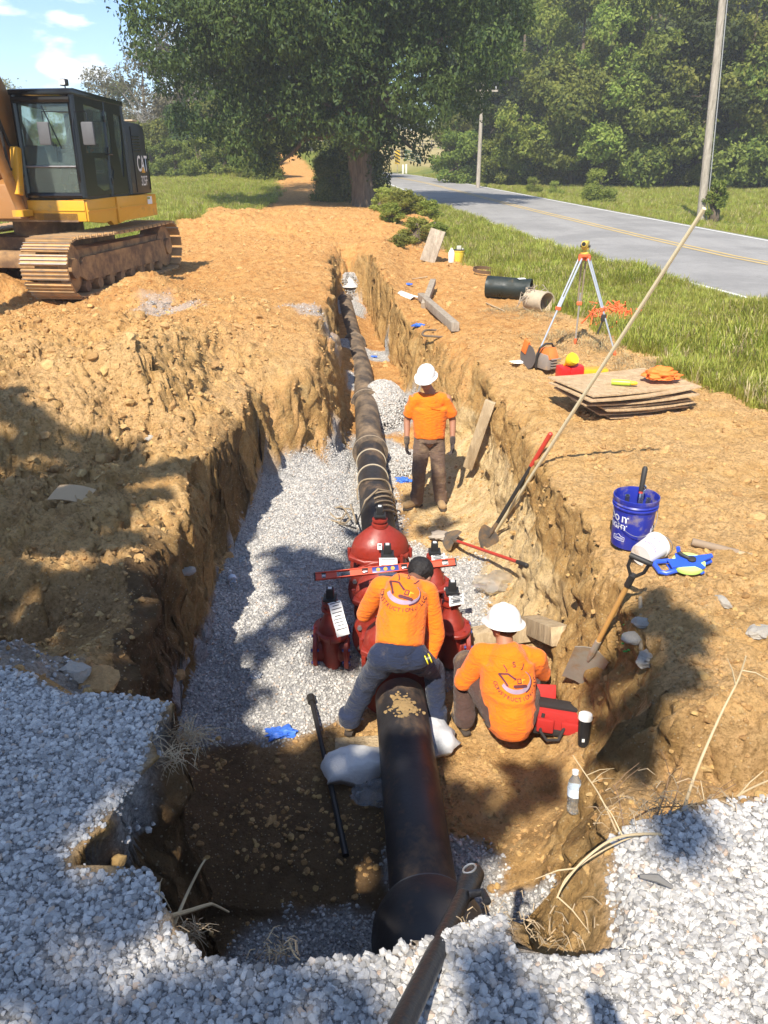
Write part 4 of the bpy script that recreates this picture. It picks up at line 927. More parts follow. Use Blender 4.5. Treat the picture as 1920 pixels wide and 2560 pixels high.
def tag_paper(t, nb, ang, L, w=.13, lab=None):
    V = []; n = 12
    for i in range(n+1):
        f = i/n; y = .055+f*L*(.35+.5*min(1, f*1.2)); z = nb-.0-(max(0, f-.12)**1.3)*L*1.0+.01*math.sin(f*9)
        for q in (-1, 1): V.append((q*w*.5+.008*math.sin(f*5), -y, z))
    F = [(2*i, 2*i+1, 2*i+3, 2*i+2) for i in range(n)]
    V2 = [(x, y, z-.0016) for x, y, z in V]; m = len(V); F2 = [f[::-1] for f in F]
    me = npmesh('paper_tag', V+V2, np.array(F+[tuple(i+m for i in f) for f in F2]), [PAPER]); o = link('paper_tag', me, t); o.rotation_euler = (0, 0, ang)
    mb = MB()
    for i in range(2, 11):
        f = i/12; a = Vector(V[2*i])*.5+Vector(V[2*i+1])*.5; b = Vector(V[2*i+2])*.5+Vector(V[2*i+3])*.5; m_ = a.lerp(b, .3); d = (b-a).normalized(); nn = Vector((1,0,0)).cross(d); nn = nn if nn.z > 0 else -nn
        M = frame(m_+nn*.0015, nn, (1,0,0)); ww = w*(.8 if i % 3 else .5)
        vs = [mb.bm.verts.new(M @ Vector(p)) for p in ((-ww/2,-.0035,0), (ww/2,-.0035,0), (ww/2,.0035,0), (-ww/2,.0035,0))]; mb.bm.faces.new(vs)
    mb.build('print', INK, o)
def sticker(t, z, y, s=.04):
    mb = MB(); mb.box((0,0,0), (s,s*1.5,.002)); o = mb.build('sticker', PAPER, t); o.location = (0, y, z); o.rotation_euler = (R(48),0,0)
    mb = MB(); mb.box((0,s*.35,.0016), (s*.7,s*.4,.001)); mb.build('sticker_print', INK, o)
def vloc(Y, dx=0): p = pax(Y); p.x += dx; return p
v, nb = valve('gate_valve', vloc(6.62, -.05), .42, 0, 'big red gate valve farthest from the stooping worker'); sticker(v, .455, -.225)
v, nb = valve('gate_valve', vloc(5.82, -.03), .42, 0, 'big red gate valve with a white paper tag, behind the long red level'); tag_paper(v, nb, 0, .26, .15); sticker(v, .455, -.225)
v, nb = valve('gate_valve', vloc(5.08), .40, 0, 'big red gate valve under the stooping worker, only its nut clear'); tag_paper(v, nb, R(35), .17, .15)
v, nb = valve('small_gate_valve', Vector((-.44,5.45,-1.38)), .255, 1, 'small red gate valve standing left of the stooping worker', dome=False); tag_paper(v, nb, R(-62), .24, .11); tag_paper(v, nb, R(-250), .08, .1)
v, nb = valve('small_gate_valve', Vector((.46,6.25,-1.38)), .265, 1, 'small red gate valve on the right, the farther of the two', dome=False); tag_paper(v, nb, R(-70), .07, .13); tag_paper(v, nb, R(-270), .07, .11)
v, nb = valve('small_gate_valve', Vector((.56,5.5,-1.38)), .275, 1, 'small red gate valve on the right, just past the stooping worker\'s head', dome=False); tag_paper(v, nb, R(-70), .07, .13); tag_paper(v, nb, R(-270), .07, .11)
for Y, lab, br in ((5.40, 'red cross fitting joining the small side valves to the main line', (-1, 1)), (6.08, 'red tee fitting feeding the farther right-hand small valve', (1,))):
    t = empty('pipe_fitting', vloc(Y), label=lab, cat='fitting'); mb = MB(); Yr = Matrix.Rotation(R(90), 4, 'X')
    mb.lathe([(.20,-.24), (.20,.24)], 32, Yr)
    for s in br: mb.lathe([(.13,0), (.13,.26)], 28, Matrix.Rotation(R(90*s), 4, 'Y'))
    mb.build('fitting_body', VRED, t)
    for s in br:
        mb = MB(); mb.lathe([(.17,.235), (.17,.268)], 28, Matrix.Rotation(R(90*s), 4, 'Y')); mb.build('branch_flange', VRED, t)

# ------------------------------------------------------------------ spirit level
LVR = simple('level_red', (.62,.07,.025), .35, var=.12); LVB = simple('level_blue', (.03,.05,.25), .3); AL = simple('bare_aluminium', (.62,.62,.62), .35, .7, var=.1); VIAL = simple('vial_amber', (.55,.32,.08), .1)
A = WY(788, 1440, 5.50); B = WY(1137, 1407, 5.62); L = (B-A).length
t = empty('spirit_level', (A+B)/2, label='long red spirit level with a blue centre lying across the valves', cat='level'); xd = (B-A).normalized()
nv = Vector((0,-.62,.78)); Mo = frame((0,0,0), nv, xd); t.rotation_euler = Mo.to_euler()
wins = [(-.44,.035,'v'), (-.30,.11,'h'), (-.145,.05,'v'), (0,.22,'b'), (.135,.05,'v'), (.27,.11,'h'), (.43,.05,'v')]
mb = MB(); mb.box((0,.028,.0), (L,.006,.030)).box((0,-.028,.0), (L,.006,.030)); edges = [-L/2]
x0 = -L/2
for c, w, k in wins:
    c *= L; mb.box(((x0+c-w/2)/2, 0, 0), (c-w/2-x0, .052, .008)); x0 = c+w/2
mb.box(((x0+L/2)/2, 0, 0), (L/2-x0, .052, .008)); mb.build('level_frame', LVR, t)
for c, w, k in wins:
    c *= L
    if k == 'b':
        mb = MB(); mb.box((c,0,0), (w,.050,.016), bev=.004); o = mb.build('centre_block', LVB, t)
        for q in (-.06, 0, .06):
            mb = MB(); mb.lathe([(.017,0), (.017,.004)], 20, Matrix.Translation((c+q,0,.009))); mb.build('vial', VIAL, o)
    elif k == 'v':
        mb = MB(); mb.box((c,.02,0), (w,.006,.012)).box((c,-.02,0), (w,.006,.012)); o = mb.build('vial_holder', VDK, t); mb = MB(); mb.box((c,0,0), (w*.8,.014,.012), bev=.004); mb.build('vial', AL, o)
for s in (-1, 1):
    mb = MB(); mb.box((s*(L/2+.004),0,0), (.012,.064,.034), bev=.003); mb.build('end_cap', VDK, t)

# ------------------------------------------------------------------ helpers for leaning things
def lean(pb, pt, y0=14, y1=2, clear=0.0, lift=0.01, start=.12):
    b = G(*pb); b.z += lift; best = None
    for Y in np.linspace(y0, y1, 61):
        T = WY(pt[0], pt[1], Y); f = np.linspace(start, 1, 30); p = np.array(b)[None]+(np.array(T)-np.array(b))[None]*f[:, None]
        pen = (Hbase(p[:, 0], p[:, 1])+clear-p[:, 2]).max()
        if best is None or pen < best[0]-1e-3: best = (pen, Y, T)
        if pen <= .0: best = (pen, Y, T); break
    return b, best[2]
WOOD = bark_mat('sawn_wood', (.36,.25,.14), (.62,.48,.30)); WGREY = bark_mat('weathered_board', (.24,.19,.14), (.46,.38,.29)); ASH = simple('ash_handle', (.62,.33,.10), .45, var=.2, scale=5); PALEW = simple('pale_stick_wood', (.78,.66,.42), .6, var=.08)
RUST = simple('worn_blade', (.17,.15,.13), .55, .5, var=.35, dirt=.5); RUBR = simple('red_handle', (.50,.05,.03), .45); GRIP = simple('black_grip', (.03,.027,.025), .6); FIBW = simple('grey_blade', (.42,.39,.33), .5, .4, var=.25, dirt=.4)
def shovel(nm, tip, end, xh, kind, hmat, lab, grip=None, dh=False, hw=.017, bmat=RUST, bl=.30, bw=.12, gl=.25):
    tip = Vector(tip); end = Vector(end); L = (end-tip).length; M = frame((0,0,0), end-tip, xh); t = empty(nm, tip, M.to_euler(), label=lab, cat='shovel')
    if kind == 'round': out = [(0,0), (.05,.02), (.095,.09), (bw,.17), (bw,bl-.03), (bw-.015,bl), (.03,bl+.01)]
    else: out = [(bw*.92,0), (bw,bl), (.03,bl+.03)]
    out = ([(0, 0)] if kind == 'round' else [])+out[(1 if kind == 'round' else 0):]
    full = out+[(-x, y) for x, y in out[::-1] if x > 1e-6]
    mb = MB(); mb.prism(full, .004, Matrix.Rotation(R(90), 4, 'X'))
    bmesh.ops.triangulate(mb.bm, faces=mb.bm.faces[:]); bmesh.ops.subdivide_edges(mb.bm, edges=[e for e in mb.bm.edges if e.calc_length() > .05], cuts=2)
    for v in mb.bm.verts: v.co.y -= .22*(v.co.x**2)/.12*1.0-.03*(1-min(1, v.co.z/bl))
    mb.build('blade', bmat, t)
    mb = MB(); mb.tube([(0,0,bl-.10), (0,-.012,bl), (0,-.004,bl+.12)], [.012,.024,.020], 10); mb.build('socket', bmat, t)
    top = L-(gl if grip else 0)
    mb = MB(); mb.tube([(0,0,bl+.10), (0,0,(top+bl)/2), (0,0,top)], hw, 12); mb.build('handle', hmat, t)
    if grip and not dh: mb = MB(); mb.tube([(0,0,top), (0,0,L-.01), (0,0,L)], [hw*1.15, hw*1.15, hw*.7], 12); mb.build('grip', grip, t)
    if dh:
        mb = MB(); mb.tube([(0,0,top-.02), (0,0,top+.08)], hw*1.3, 10); mb.tube([(0,0,top+.05), (.05,0,top+.13), (.055,0,top+.22)], .011, 8); mb.tube([(0,0,top+.05), (-.05,0,top+.13), (-.055,0,top+.22)], .011, 8); mb.tube([(-.07,0,top+.215), (.07,0,top+.215)], .017, 12); mb.build('grip', grip or GRIP, t)
    return t
def board(nm, a, b, w, th, wh, mat, lab, cat='board'):
    a = Vector(a); b = Vector(b); M = frame((0,0,0), b-a, wh); L = (b-a).length; mb = MB(); mb.box((0,0,L/2), (w, th, L), bev=min(.004, th*.2)); mb.jitter(.002, 9)
    return tag(mb.build(nm, mat, loc=a, rot=M.to_euler()), lab, cat)
# the long pale rod and the red-topped shovel beside it
b, T = lean((1237,1335), (1761,521), 13, 5, .02)
mb = MB(); mb.tube([Vector((0,0,0)), (T-b)*.5, T-b], [.019,.016,.013], 8); tag(mb.build('measuring_stick', PALEW, loc=b), 'very long thin pale wooden stick leaning up out of the trench over the plywood', 'stick')
b, T = lean((1203,1376), (1378,1082), 11, 5, .01)
shovel('long_shovel', b, T, (1,-.9,0), 'round', GRIP, 'shovel with black handle and red top leaning beside the long pale stick', RUBR, gl=.42, hw=.02)
a = G(1112,1352, .05); b = G(1318,1426, .05); shovel('long_shovel', a, b, (0,1,.1), 'round', RUBR, 'red-handled shovel lying on the trench floor behind the squatting worker', GRIP, gl=.2, bw=.13, bl=.28)
b, T = lean((1440,1712), (1606,1392), 6, 2.5, .02)
shovel('square_shovel', b, T, (1,-.6,.2), 'square', ASH, 'square-bladed shovel with short orange wooden handle leaning on the right bank', GRIP, True, gl=.24, bmat=FIBW, bl=.38, bw=.12)
a = G(1728,1364,.03); b = WY(1990,1418,a.y-.25); mb = MB(); t = empty('long_handled_tool', a, label='thick wooden handle with grey sleeve lying at the right edge beside the tape reel', cat='tool'); d = b-a
mb.tube([Vector((0,0,0)), d*.45], [.028,.026], 12); mb.build('sleeve', simple('grey_sleeve', (.26,.19,.13), .8), t); mb = MB(); mb.tube([d*.43, d*1.15], [.02,.019], 12); mb.build('handle', WOOD, t)
# steel bars
a = G(778,1757,.04); b = G(865,2145,.02); t = empty('digging_bar', b, label='thin steel digging bar lying left of the near pipe', cat='bar'); mb = MB(); mb.tube([(0,0,0), (a-b)*.5+Vector((0,0,.03)), a-b], [.022,.018,.018], 10); mb.build('shaft', simple('dark_bar_steel', (.05,.045,.042), .5, .6), t)
mb = MB(); mb.tube([(a-b)*.97, (a-b)*1.02], .032, 10); mb.build('bar_head', bpy.data.materials['dark_bar_steel'], t)
A = WY(968,2640,.90); B = WY(1180,2195,1.62); d = B-A; M = frame((0,0,0), d, (1,.3,0)); L = d.length
t = empty('lifting_bar', A, M.to_euler(), label='thick black bar with a slotted round head reaching over the pit from the near edge', cat='bar')
BARM = simple('black_painted_bar', (.014,.014,.017), .40, var=.3, scale=14, bump=.3)
mb = MB(); mb.tube([(0,0,-.3), (0,0,L*.35), (0,0,L*.7), (0,0,L-.12)], [.027,.025,.023,.021], 20); mb.build('shaft', BARM, t)
mb = MB(); mb.tube([(0,0,L-.13), (0,0,L-.09), (0,0,L-.04), (0,0,L+.03), (0,0,L+.055), (0,0,L+.062)], [.022,.030,.033,.031,.022,.01], 20); h = mb.build('bar_head', BARM, t)
mb = MB(); mb.tube([(.018*math.cos(k*.524), -.031, L-.012+.036*math.sin(k*.524)) for k in range(12)], .0035, 6, closed=True); mb.build('slot_rim', simple('scuffed_steel', (.42,.42,.42), .4, .6), h)
mb = MB(); mb.tube([(.018,-.01,L-.14), (.055,-.005,L-.12), (.075,0,L-.17)], .011, 8); mb.build('side_lug', BARM, h)
# boards and timbers
_n = Vector((-.10,-.13,.06)); b = G(1186,1172)+_n; T = G(1243,1008)+_n; board('leaning_board', b, T, .13, .045, (1,-.5,0), WOOD, 'single pale board propped against the trench wall right of the standing worker')
a = G(1052,752,.09); b = G(1138,832,.09); board('timber', a, b, .14, .13, (0,0,1), WGREY, 'weathered square timber lying on the right bank past the standing worker', 'timber')
a = G(1082,728,.2); b = G(1060,772,.05); board('timber_block', a, b, .12, .12, (1,0,0), WGREY, 'short timber block under the far end of the weathered timber', 'timber')
a = G(1000,735,.04); b = G(1058,752,.05); shovel('small_shovel', a, b, (0,1,.1), 'square', GRIP, 'shovel with pale flat blade lying behind the weathered timber', None, bmat=simple('pale_blade', (.66,.62,.55), .5), bl=.32, bw=.17)
a = G(1068,655,.0); b = WY(1096,575,a.y+.2); board('grey_board', a, b, .42, .05, (1,-.2,.3), WGREY, 'wide grey board standing tilted among the weeds on the verge')
a = G(1130,1628,.10); b = G(1335,1597,.10); board('timber', a, b, .15, .15, (0,0,1), WOOD, 'long square timber on the floor behind the squatting worker', 'timber')
a = G(1325,1588,.11); b = G(1398,1618,.10); board('timber_block', a, b, .15, .15, (0,0,1), WOOD, 'short timber block with a split end at the right tip of the long timber', 'timber')
a = G(838,1880,.02); b = G(985,1872,.02); board('foot_board', a, b, .22, .04, (0,1,0), WOOD, 'flat board under the stooping worker\'s left boot')
a = G(1130,1640,.02); b = G(1000,1650,.06); board('foot_board', a, b, .2, .05, (0,1,0), WOOD, 'board on the floor between the two near workers')
for (px1,py1,px2,py2,lab) in ((1030,700,1068,694,'thin lath lying on the far dirt'),(1215,760,1260,780,'thin stick lying before the black pipe offcut'),(1600,1500,1602,1650,'straight stick stuck to the shaded right bank')):
    a = G(px1,py1,.02); b = G(px2,py2,.02); mb = MB(); mb.tube([(0,0,0), b-a], .012, 6); tag(mb.build('lath', WOOD, loc=a), lab, 'stick')
# plywood stack
PLY = bark_mat('plywood', (.42,.27,.14), (.64,.46,.27)); rn = random.Random(12)
cs = Vector((2.70, 8.28)); zz = Hs(2.7, 8.28)-.02; NPL = 9
names = ['topmost', 'second', 'third', 'fourth', 'fifth', 'sixth', 'seventh', 'eighth', 'lowest']
for i in range(NPL):
    up = i/(NPL-1); z = zz+.02+i*.034; w = .86+.34*up+rn.uniform(-.1,.1); dpt = .62+.22*up; rz = R(14)+rn.uniform(-.1,.1)+(.0 if i < 6 else .06); off = Vector((rn.uniform(-.06,.06)-.05*up, rn.uniform(-.05,.05)))
    if i >= 5: w += .18
    mb = MB(); mb.box((0,0,0), (w, dpt, .015)); bmesh.ops.subdivide_edges(mb.bm, edges=mb.bm.edges[:], cuts=3, use_grid_fill=True)
    for v in mb.bm.verts: v.co.z += (.018+.014*up)*(v.co.x/w*2)**2*(1 if i % 2 else .4)+rn.uniform(-.001,.001)
    o = mb.build('plywood_sheet', PLY, loc=(cs.x+off.x, cs.y+off.y, z), rot=(rn.uniform(-.015,.015), rn.uniform(-.025,.025), rz)); tag(o, '%s plywood sheet in the stack, counted from the top' % names[NPL-1-i], 'board', 'plywood sheets stacked on the right bank')
zt = zz+.02+NPL*.034
# orange mesh heap and spray can on the stack
ORN = simple('orange_cloth', (.85,.20,.03), .7, var=.2, scale=20, bump=.4, bscale=70)
def crumple(nm, loc, d, mat, lab, cat, seed=0, amp=.35, kind=None, trans=0):
    mb = MB(); g = bmesh.ops.create_icosphere(mb.bm, subdivisions=4, radius=1)['verts']
    co = np.array([v.co[:] for v in g]); n = amp*vn3(co[:,0]*2.2+seed, co[:,1]*2.2, co[:,2]*2.2, seed)+amp*.7*np.abs(vn3(co[:,0]*5, co[:,1]*5+seed, co[:,2]*5, seed+1))-amp*.2+amp*.3*vn3(co[:,0]*11, co[:,1]*11, co[:,2]*11, seed+2)
    for v, k in zip(g, n): v.co *= 1+k; v.co = Vector((v.co.x*d[0], v.co.y*d[1], max(v.co.z, -.35)*d[2]))
    return tag(mb.build(nm, mat, loc=loc, sharp=60), lab, cat)
crumple('mesh_vest', (3.02,8.33,zt+.05), (.20,.15,.075), ORN, 'crumpled bright orange mesh cloth on top of the plywood stack', 'cloth', 3)
p = Vector((2.56,8.15,zt+.012)); t = empty('spray_can', p, (0,R(90),R(-14)), label='yellow-green marking paint can lying on the plywood', cat='can')
mb = MB(); mb.lathe([(.028,-.1), (.031,-.09), (.031,.09), (.02,.105)], 18); mb.build('can_body', simple('lime_paint', (.45,.62,.06), .35), t); mb = MB(); mb.lathe([(.02,.10), (.024,.11), (.022,.15), (.01,.17)], 16); mb.build('can_cap', YEL, t)
# tripod with builder's level
TR_OR = simple('tripod_orange', (.72,.14,.05), .5); IY = simple('instrument_yellow', (.66,.46,.08), .4)
hd = WY(1461, 640, 11.15); feet = [G(1345,884), G(1438,858), G(1538,888)]
t = empty('survey_tripod', (hd.x, hd.y, hd.z), label='silver surveying tripod with orange fittings on the bank by the grass', cat='tripod')
mb = MB(); mb.lathe([(.075,-.01), (.08,.0), (.08,.02), (.05,.03)], 24); mb.build('head_plate', TR_OR, t)
for k, f in enumerate(feet):
    v = f-hd; s = Vector((v.x, v.y, 0)).normalized()*.07+Vector((0,0,-.03)); mb = MB(); sd = Vector((-s.y, s.x, 0)).normalized()*.028; m = s+(v-s)*.52
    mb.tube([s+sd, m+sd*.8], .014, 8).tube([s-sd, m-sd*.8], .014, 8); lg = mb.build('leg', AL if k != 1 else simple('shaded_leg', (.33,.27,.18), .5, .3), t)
    mb = MB(); mb.tube([m-(v-s)*.12, v-(v-s)*.04], .013, 8); mb.build('lower_leg', AL, lg)
    mb = MB(); mb.box(m, (.075,.045,.05), (0,0,math.atan2(s.y,s.x)+1.57), bev=.006); mb.build('clamp', TR_OR, lg)
    mb = MB(); mb.tube([v-(v-s)*.06, v-(v-s)*.02, v+Vector((0,0,-.03))], [.018,.026,.004], 8); mb.build('foot', TR_OR, lg)
    mb = MB(); mb.box(s*.9, (.06,.05,.07), (0,0,math.atan2(s.y,s.x)), bev=.008); mb.build('shoulder', TR_OR, lg)
mb = MB(); q = (feet[2]-hd)*.62; mb.box(q, (.07,.05,.1), bev=.015); mb.tube([q, q+Vector((-.06,0,-.22))], .012, 6); mb.build('strap', GRIP, t)
t2 = empty('builders_level', hd+Vector((0,0,.03)), (0,0,R(-25)), label='yellow optical level mounted on top of the tripod', cat='instrument')
mb = MB(); mb.lathe([(.055,0), (.055,.02), (.03,.03), (.03,.05), (.055,.06), (.058,.08)], 24); mb.build('base', IY, t2)
mb = MB(); mb.box((0,0,.125), (.085,.15,.09), bev=.02); mb.build('housing', IY, t2)
mb = MB(); mb.lathe([(.036,0), (.036,.05), (.030,.052)], 20, Matrix.Translation((0,-.07,.135)) @ Matrix.Rotation(R(90), 4, 'X')); o = mb.build('lens_barrel', IY, t2)
mb = MB(); mb.lathe([(.028,.053), (.0,.054)], 20, Matrix.Translation((0,-.07,.135)) @ Matrix.Rotation(R(90), 4, 'X')); mb.build('lens', BLK, o)
for s in (-1, 1): mb = MB(); mb.lathe([(.018,0), (.018,.025)], 12, Matrix.Translation((s*.042,0,.10)) @ Matrix.Rotation(R(90*s), 4, 'Y')); mb.build('focus_knob', GRIP, t2)
# cut-off saw
g = G(1362,928); t = empty('cutoff_saw', g, (0,0,R(28)), label='orange and grey cut-off saw with a dark disc at the tripod foot', cat='saw'); SG = simple('saw_grey', (.24,.20,.17), .6, dirt=.4); SO = simple('saw_orange', (.78,.19,.04), .4)
mb = MB(); mb.box((0,0,.14), (.20,.30,.20), bev=.04, taper=(.85,.8)); mb.build('engine_housing', SG, t)
mb = MB(); mb.box((.015,.0,.225), (.17,.30,.17), (R(-12),0,0), bev=.05, taper=(.8,.8)); mb.build('top_cover', SO, t)
mb = MB()
for k in range(4): mb.box((.03,-.165,.08+k*.035), (.15,.03,.016), bev=.004)
mb.build('muffler_grille', SG, t)
mb = MB(); mb.lathe([(.155,-.003), (.155,.003)], 36, Matrix.Translation((-.15,.18,.17)) @ Matrix.Rotation(R(90), 4, 'Y')); mb.build('cutting_disc', simple('abrasive_disc', (.12,.10,.09), .8), t)
mb = MB(); mb.box((-.15,.24,.29), (.03,.1,.18), (R(20),0,0), bev=.008).box((-.10,.27,.25), (.03,.08,.16), (R(20),0,0), bev=.008); mb.build('disc_guard', SO, t)
mb = MB(); mb.tube([(-.12,.04,.05), (-.125,.03,.2), (-.11,.0,.31), (-.03,-.01,.36), (.07,-.01,.35), (.12,.0,.28), (.13,.02,.18)], .014, 10); mb.build('front_handle', GRIP, t)
crumple('white_rag', G(1308,908,.015), (.16,.05,.025), simple('rag_white', (.70,.67,.62), .9), 'dirty white rag lying left of the cut-off saw', 'rag', 6)
# fuel can with funnel, yellow case
g = G(1421,958); t = empty('fuel_can', g, (0,0,R(10)), label='red plastic fuel can behind the plywood stack', cat='fuel can'); FR = simple('can_red', (.62,.022,.02), .35, var=.1)
mb = MB(); mb.box((-.085,0,.11), (.13,.2,.22), bev=.03).box((.065,0,.12), (.19,.2,.23), bev=.05); mb.build('can_body', FR, t); mb = MB(); mb.tube([(-.02,0,.2), (-.01,0,.26), (.05,0,.27), (.09,0,.22)], .016, 8); mb.build('can_handle', FR, t)
f = empty('funnel', g+Vector((-.03,-.03,.27)), (R(38),R(35),0), label='yellow funnel laid upside down over the red fuel can', cat='funnel'); mb = MB(); mb.lathe([(.075,.10), (.08,.06), (.055,.0), (.018,-.05), (.012,-.14)], 24); mb.build('funnel_bowl', simple('funnel_yellow', (.80,.62,.02), .35, var=.05), f)
g = G(1484,944); t = empty('yellow_case', g, (0,0,R(6)), label='long yellow tool case right of the red fuel can', cat='case'); mb = MB(); mb.box((0,0,.06), (.32,.14,.12), bev=.02); mb.build('case_body', simple('case_yellow', (.72,.42,.02), .4), t); mb = MB(); mb.box((0,0,.115), (.30,.12,.03), bev=.012); mb.build('case_lid', simple('case_tan', (.55,.30,.04), .5), t)
# black pipe offcuts, rings, far buckets
HOLL = soot('plastic_black_pipe', (.012,.018,.015), (.2,.14,.08), .05, .25)
def offcut(c0, c1, r, mat, lab, extra=None):
    c0 = Vector(c0); d = Vector(c1)-c0; t = empty('pipe_offcut', c0, label=lab, cat='pipe'); mb = MB(); M = frame((0,0,0), d); L = d.length
    mb.lathe([(r*.9,0), (r,0), (r,L*.5), (r,L-.08), (r*1.04,L-.06), (r*1.04,L), (r*.93,L), (r*.92,L*.5), (r*.9,0)], 36, M, cap=False); mb.build('pipe_wall', mat, t); return t, M, L
a = G(1216,742,.20); b = G(1325,752,.20); t, M, L = offcut(a, b, .205, HOLL, 'shiny black plastic pipe offcut lying on the bank below the grass')
mb = MB(); mb.box((0,0,0), (.16,.07,.003)); o = mb.build('pipe_label', PAPER, t); o.location = M @ Vector((0,0,L-.2))+Vector((0,-.05,.207)); o.rotation_euler = (R(10), 0, R(25))
a = G(1322,770,.16); b = G(1366,778,.15); t, M, L = offcut(a, b, .18, simple('mud_covered', (.46,.37,.26), .95, var=.3, bump=.8, bscale=30), 'mud-caked pipe stub with roots in front of the black offcut')
mb = MB(); rn = random.Random(5)
for k in range(26): p0 = M @ Vector((rn.uniform(-.2,.2), rn.uniform(-.2,.2), rn.uniform(0,.15))); mb.tube([p0, p0+Vector((rn.uniform(-.15,.15), rn.uniform(-.1,0), rn.uniform(-.12,.12))), p0+Vector((rn.uniform(-.25,.2), -.1, rn.uniform(-.2,.0)))], .008, 5)
mb.build('roots', WGREY, t)
def ring(px, py, r, tube_, mat, lab, h=None):
    g = G(px, py, .03); mb = MB()
    if h: mb.lathe([(r-.02,0), (r,0), (r,h), (r-.02,h), (r-.02,0)], 40, cap=False); o = mb.build('gland_ring', mat, loc=g, rot=(R(6),R(4),0))
    else: mb.tube([(r*math.cos(k*.157)*(1+.05*math.sin(k*.3)), r*.9*math.sin(k*.157), .01*math.sin(k*.5)) for k in range(40)], tube_, 8, closed=True); o = mb.build('rubber_gasket', mat, loc=g, rot=(R(5),0,0))
    tag(o, lab, 'ring')
RUB = simple('dusty_rubber', (.14,.10,.07), .8); ring(1092, 838, .24, .018, RUB, 'dusty round gasket lying beside the weathered timber'); ring(1210, 682, .27, .02, simple('rusty_ring', (.13,.075,.04), .7), 'dark iron ring lying above the black pipe offcut', .07); ring(1206,672, .13, .015, RUB, 'small ring lying inside the dark iron ring')
g = G(1146,656); t = empty('yellow_bucket', g, label='small yellow pail of tools at the edge of the grass', cat='bucket'); mb = MB(); mb.lathe([(.13,0), (.155,.28), (.165,.285), (.165,.31)], 24); mb.build('pail', simple('pail_yellow', (.72,.50,.05), .5, dirt=.2), t); mb = MB(); mb.lathe([(.16,.31), (.16,.33), (.14,.335)], 24); mb.build('pail_rim', GRIP, t)
mb = MB(); mb.box((.0,0,.38), (.12,.04,.1), bev=.01).box((.1,0,.34), (.04,.04,.06)); mb.build('pail_contents', simple('dusty_tools', (.5,.48,.4), .6), t)
g = G(1128,656); mb = MB(); mb.lathe([(.08,0), (.085,.02), (.085,.25), (.05,.32), (.03,.34), (.03,.37)], 20); tag(mb.build('white_jug', simple('jug_white', (.78,.76,.70), .4, var=.05), loc=g), 'white plastic jug standing left of the yellow pail', 'jug')
# orange net heap in the grass
mb = MB(); rn = random.Random(8)
for k in range(90):
    g = G(1525+rn.gauss(0,26), 803+rn.gauss(0,11)); p = [g+Vector((rn.uniform(-.12,.12), rn.uniform(-.12,.12), rn.uniform(0,.22))) for _ in range(4)]; mb.tube(p, .012, 4)
tag(mb.build('orange_netting', simple('net_orange', (.85,.15,.04), .6)), 'orange plastic netting tangled in the grass behind the tripod', 'netting')
# blue gloves and litter
BLG = simple('nitrile_blue', (.05,.16,.62), .5, var=.3)
for k, (px, py, s, lab) in enumerate(((1048,817,.10,'crumpled blue glove on the bank by the gasket'),(1010,1204,.09,'crumpled blue glove on the floor beside the rope'),(1022,713,.07,'small blue glove on the far bank near the pale shovel blade'),(700,1838,.09,'blue glove lying in the shade on the near gravel'),(935,894,.06,'scrap of blue film far down the trench'))):
    crumple('blue_glove', G(px, py, .02), (s, s*.7, s*.35), BLG, lab, 'glove', k+20, .6)
CARD = simple('cardboard', (.46,.32,.18), .85, var=.1); g = G(182,1248,.03); mb = MB(); mb.box((0,0,0), (.30,.20,.006)); bmesh.ops.subdivide_edges(mb.bm, edges=mb.bm.edges[:], cuts=4, use_grid_fill=True)
for v in mb.bm.verts: v.co.z += .035*math.cos(v.co.x*8)-.02*(v.co.y*5)**2
tag(mb.build('cardboard_piece', CARD, loc=g, rot=(R(12),R(4),R(-8))), 'curled sheet of brown cardboard on the shaded left bank', 'cardboard')
# bottles
def clearm(name, col=(.85,.9,.95), rough=.05):
    t = NT(name); t.b.inputs['Base Color'].default_value = (*col, 1); t.b.inputs['Roughness'].default_value = rough; t.b.inputs['Transmission Weight'].default_value = .85; t.b.inputs['IOR'].default_value = 1.25; t.b.inputs['Alpha'].default_value = .75; return t.m
CLR = clearm('clear_plastic'); CAPW = simple('cap_white', (.8,.8,.8), .4)
def bottle(loc, rot, lab, s=1.0):
    t = empty('water_bottle', loc, rot, s, label=lab, cat='bottle'); mb = MB(); mb.lathe([(.0,.006), (.025,0), (.032,.01), (.0325,.03), (.030,.035), (.0325,.04), (.030,.06), (.0325,.065), (.0325,.13), (.028,.155), (.014,.18), (.012,.19), (.012,.20)], 24); mb.build('bottle_body', CLR, t)
    mb = MB(); mb.lathe([(.0332,.085), (.0332,.125)], 24, cap=False); mb.build('bottle_label', simple('label_pale_blue', (.62,.70,.85), .4), t)
    mb = MB(); mb.lathe([(.015,.19), (.015,.207)], 16); mb.build('bottle_cap', CAPW, t); return t
bottle(G(1434,2030,.0), (R(-14),0,0), 'clear water bottle standing in the sunlit patch right of the near pipe', 1.25)
bottle(G(588,1478,.04), (R(-80),0,R(20)), 'clear water bottle lying at the foot of the left wall', 1.2)
g = G(608,1415); t = empty('clear_cup', g, (R(20),0,0), label='small clear plastic cup upturned by the left wall', cat='cup'); mb = MB(); mb.lathe([(.045,0), (.033,.10)], 20); mb.build('cup_wall', CLR, t)
crumple('clear_wrapper', G(638,1690,.01), (.06,.05,.02), clearm('film_clear', (.8,.85,.95), .15), 'scrap of clear film on the shaded gravel bed', 'wrapper', 41)
g = G(1458,1862); t = empty('tumbler', g, (R(-8),0,0), label='black travel tumbler with white lid beside the red tool bag', cat='tumbler')
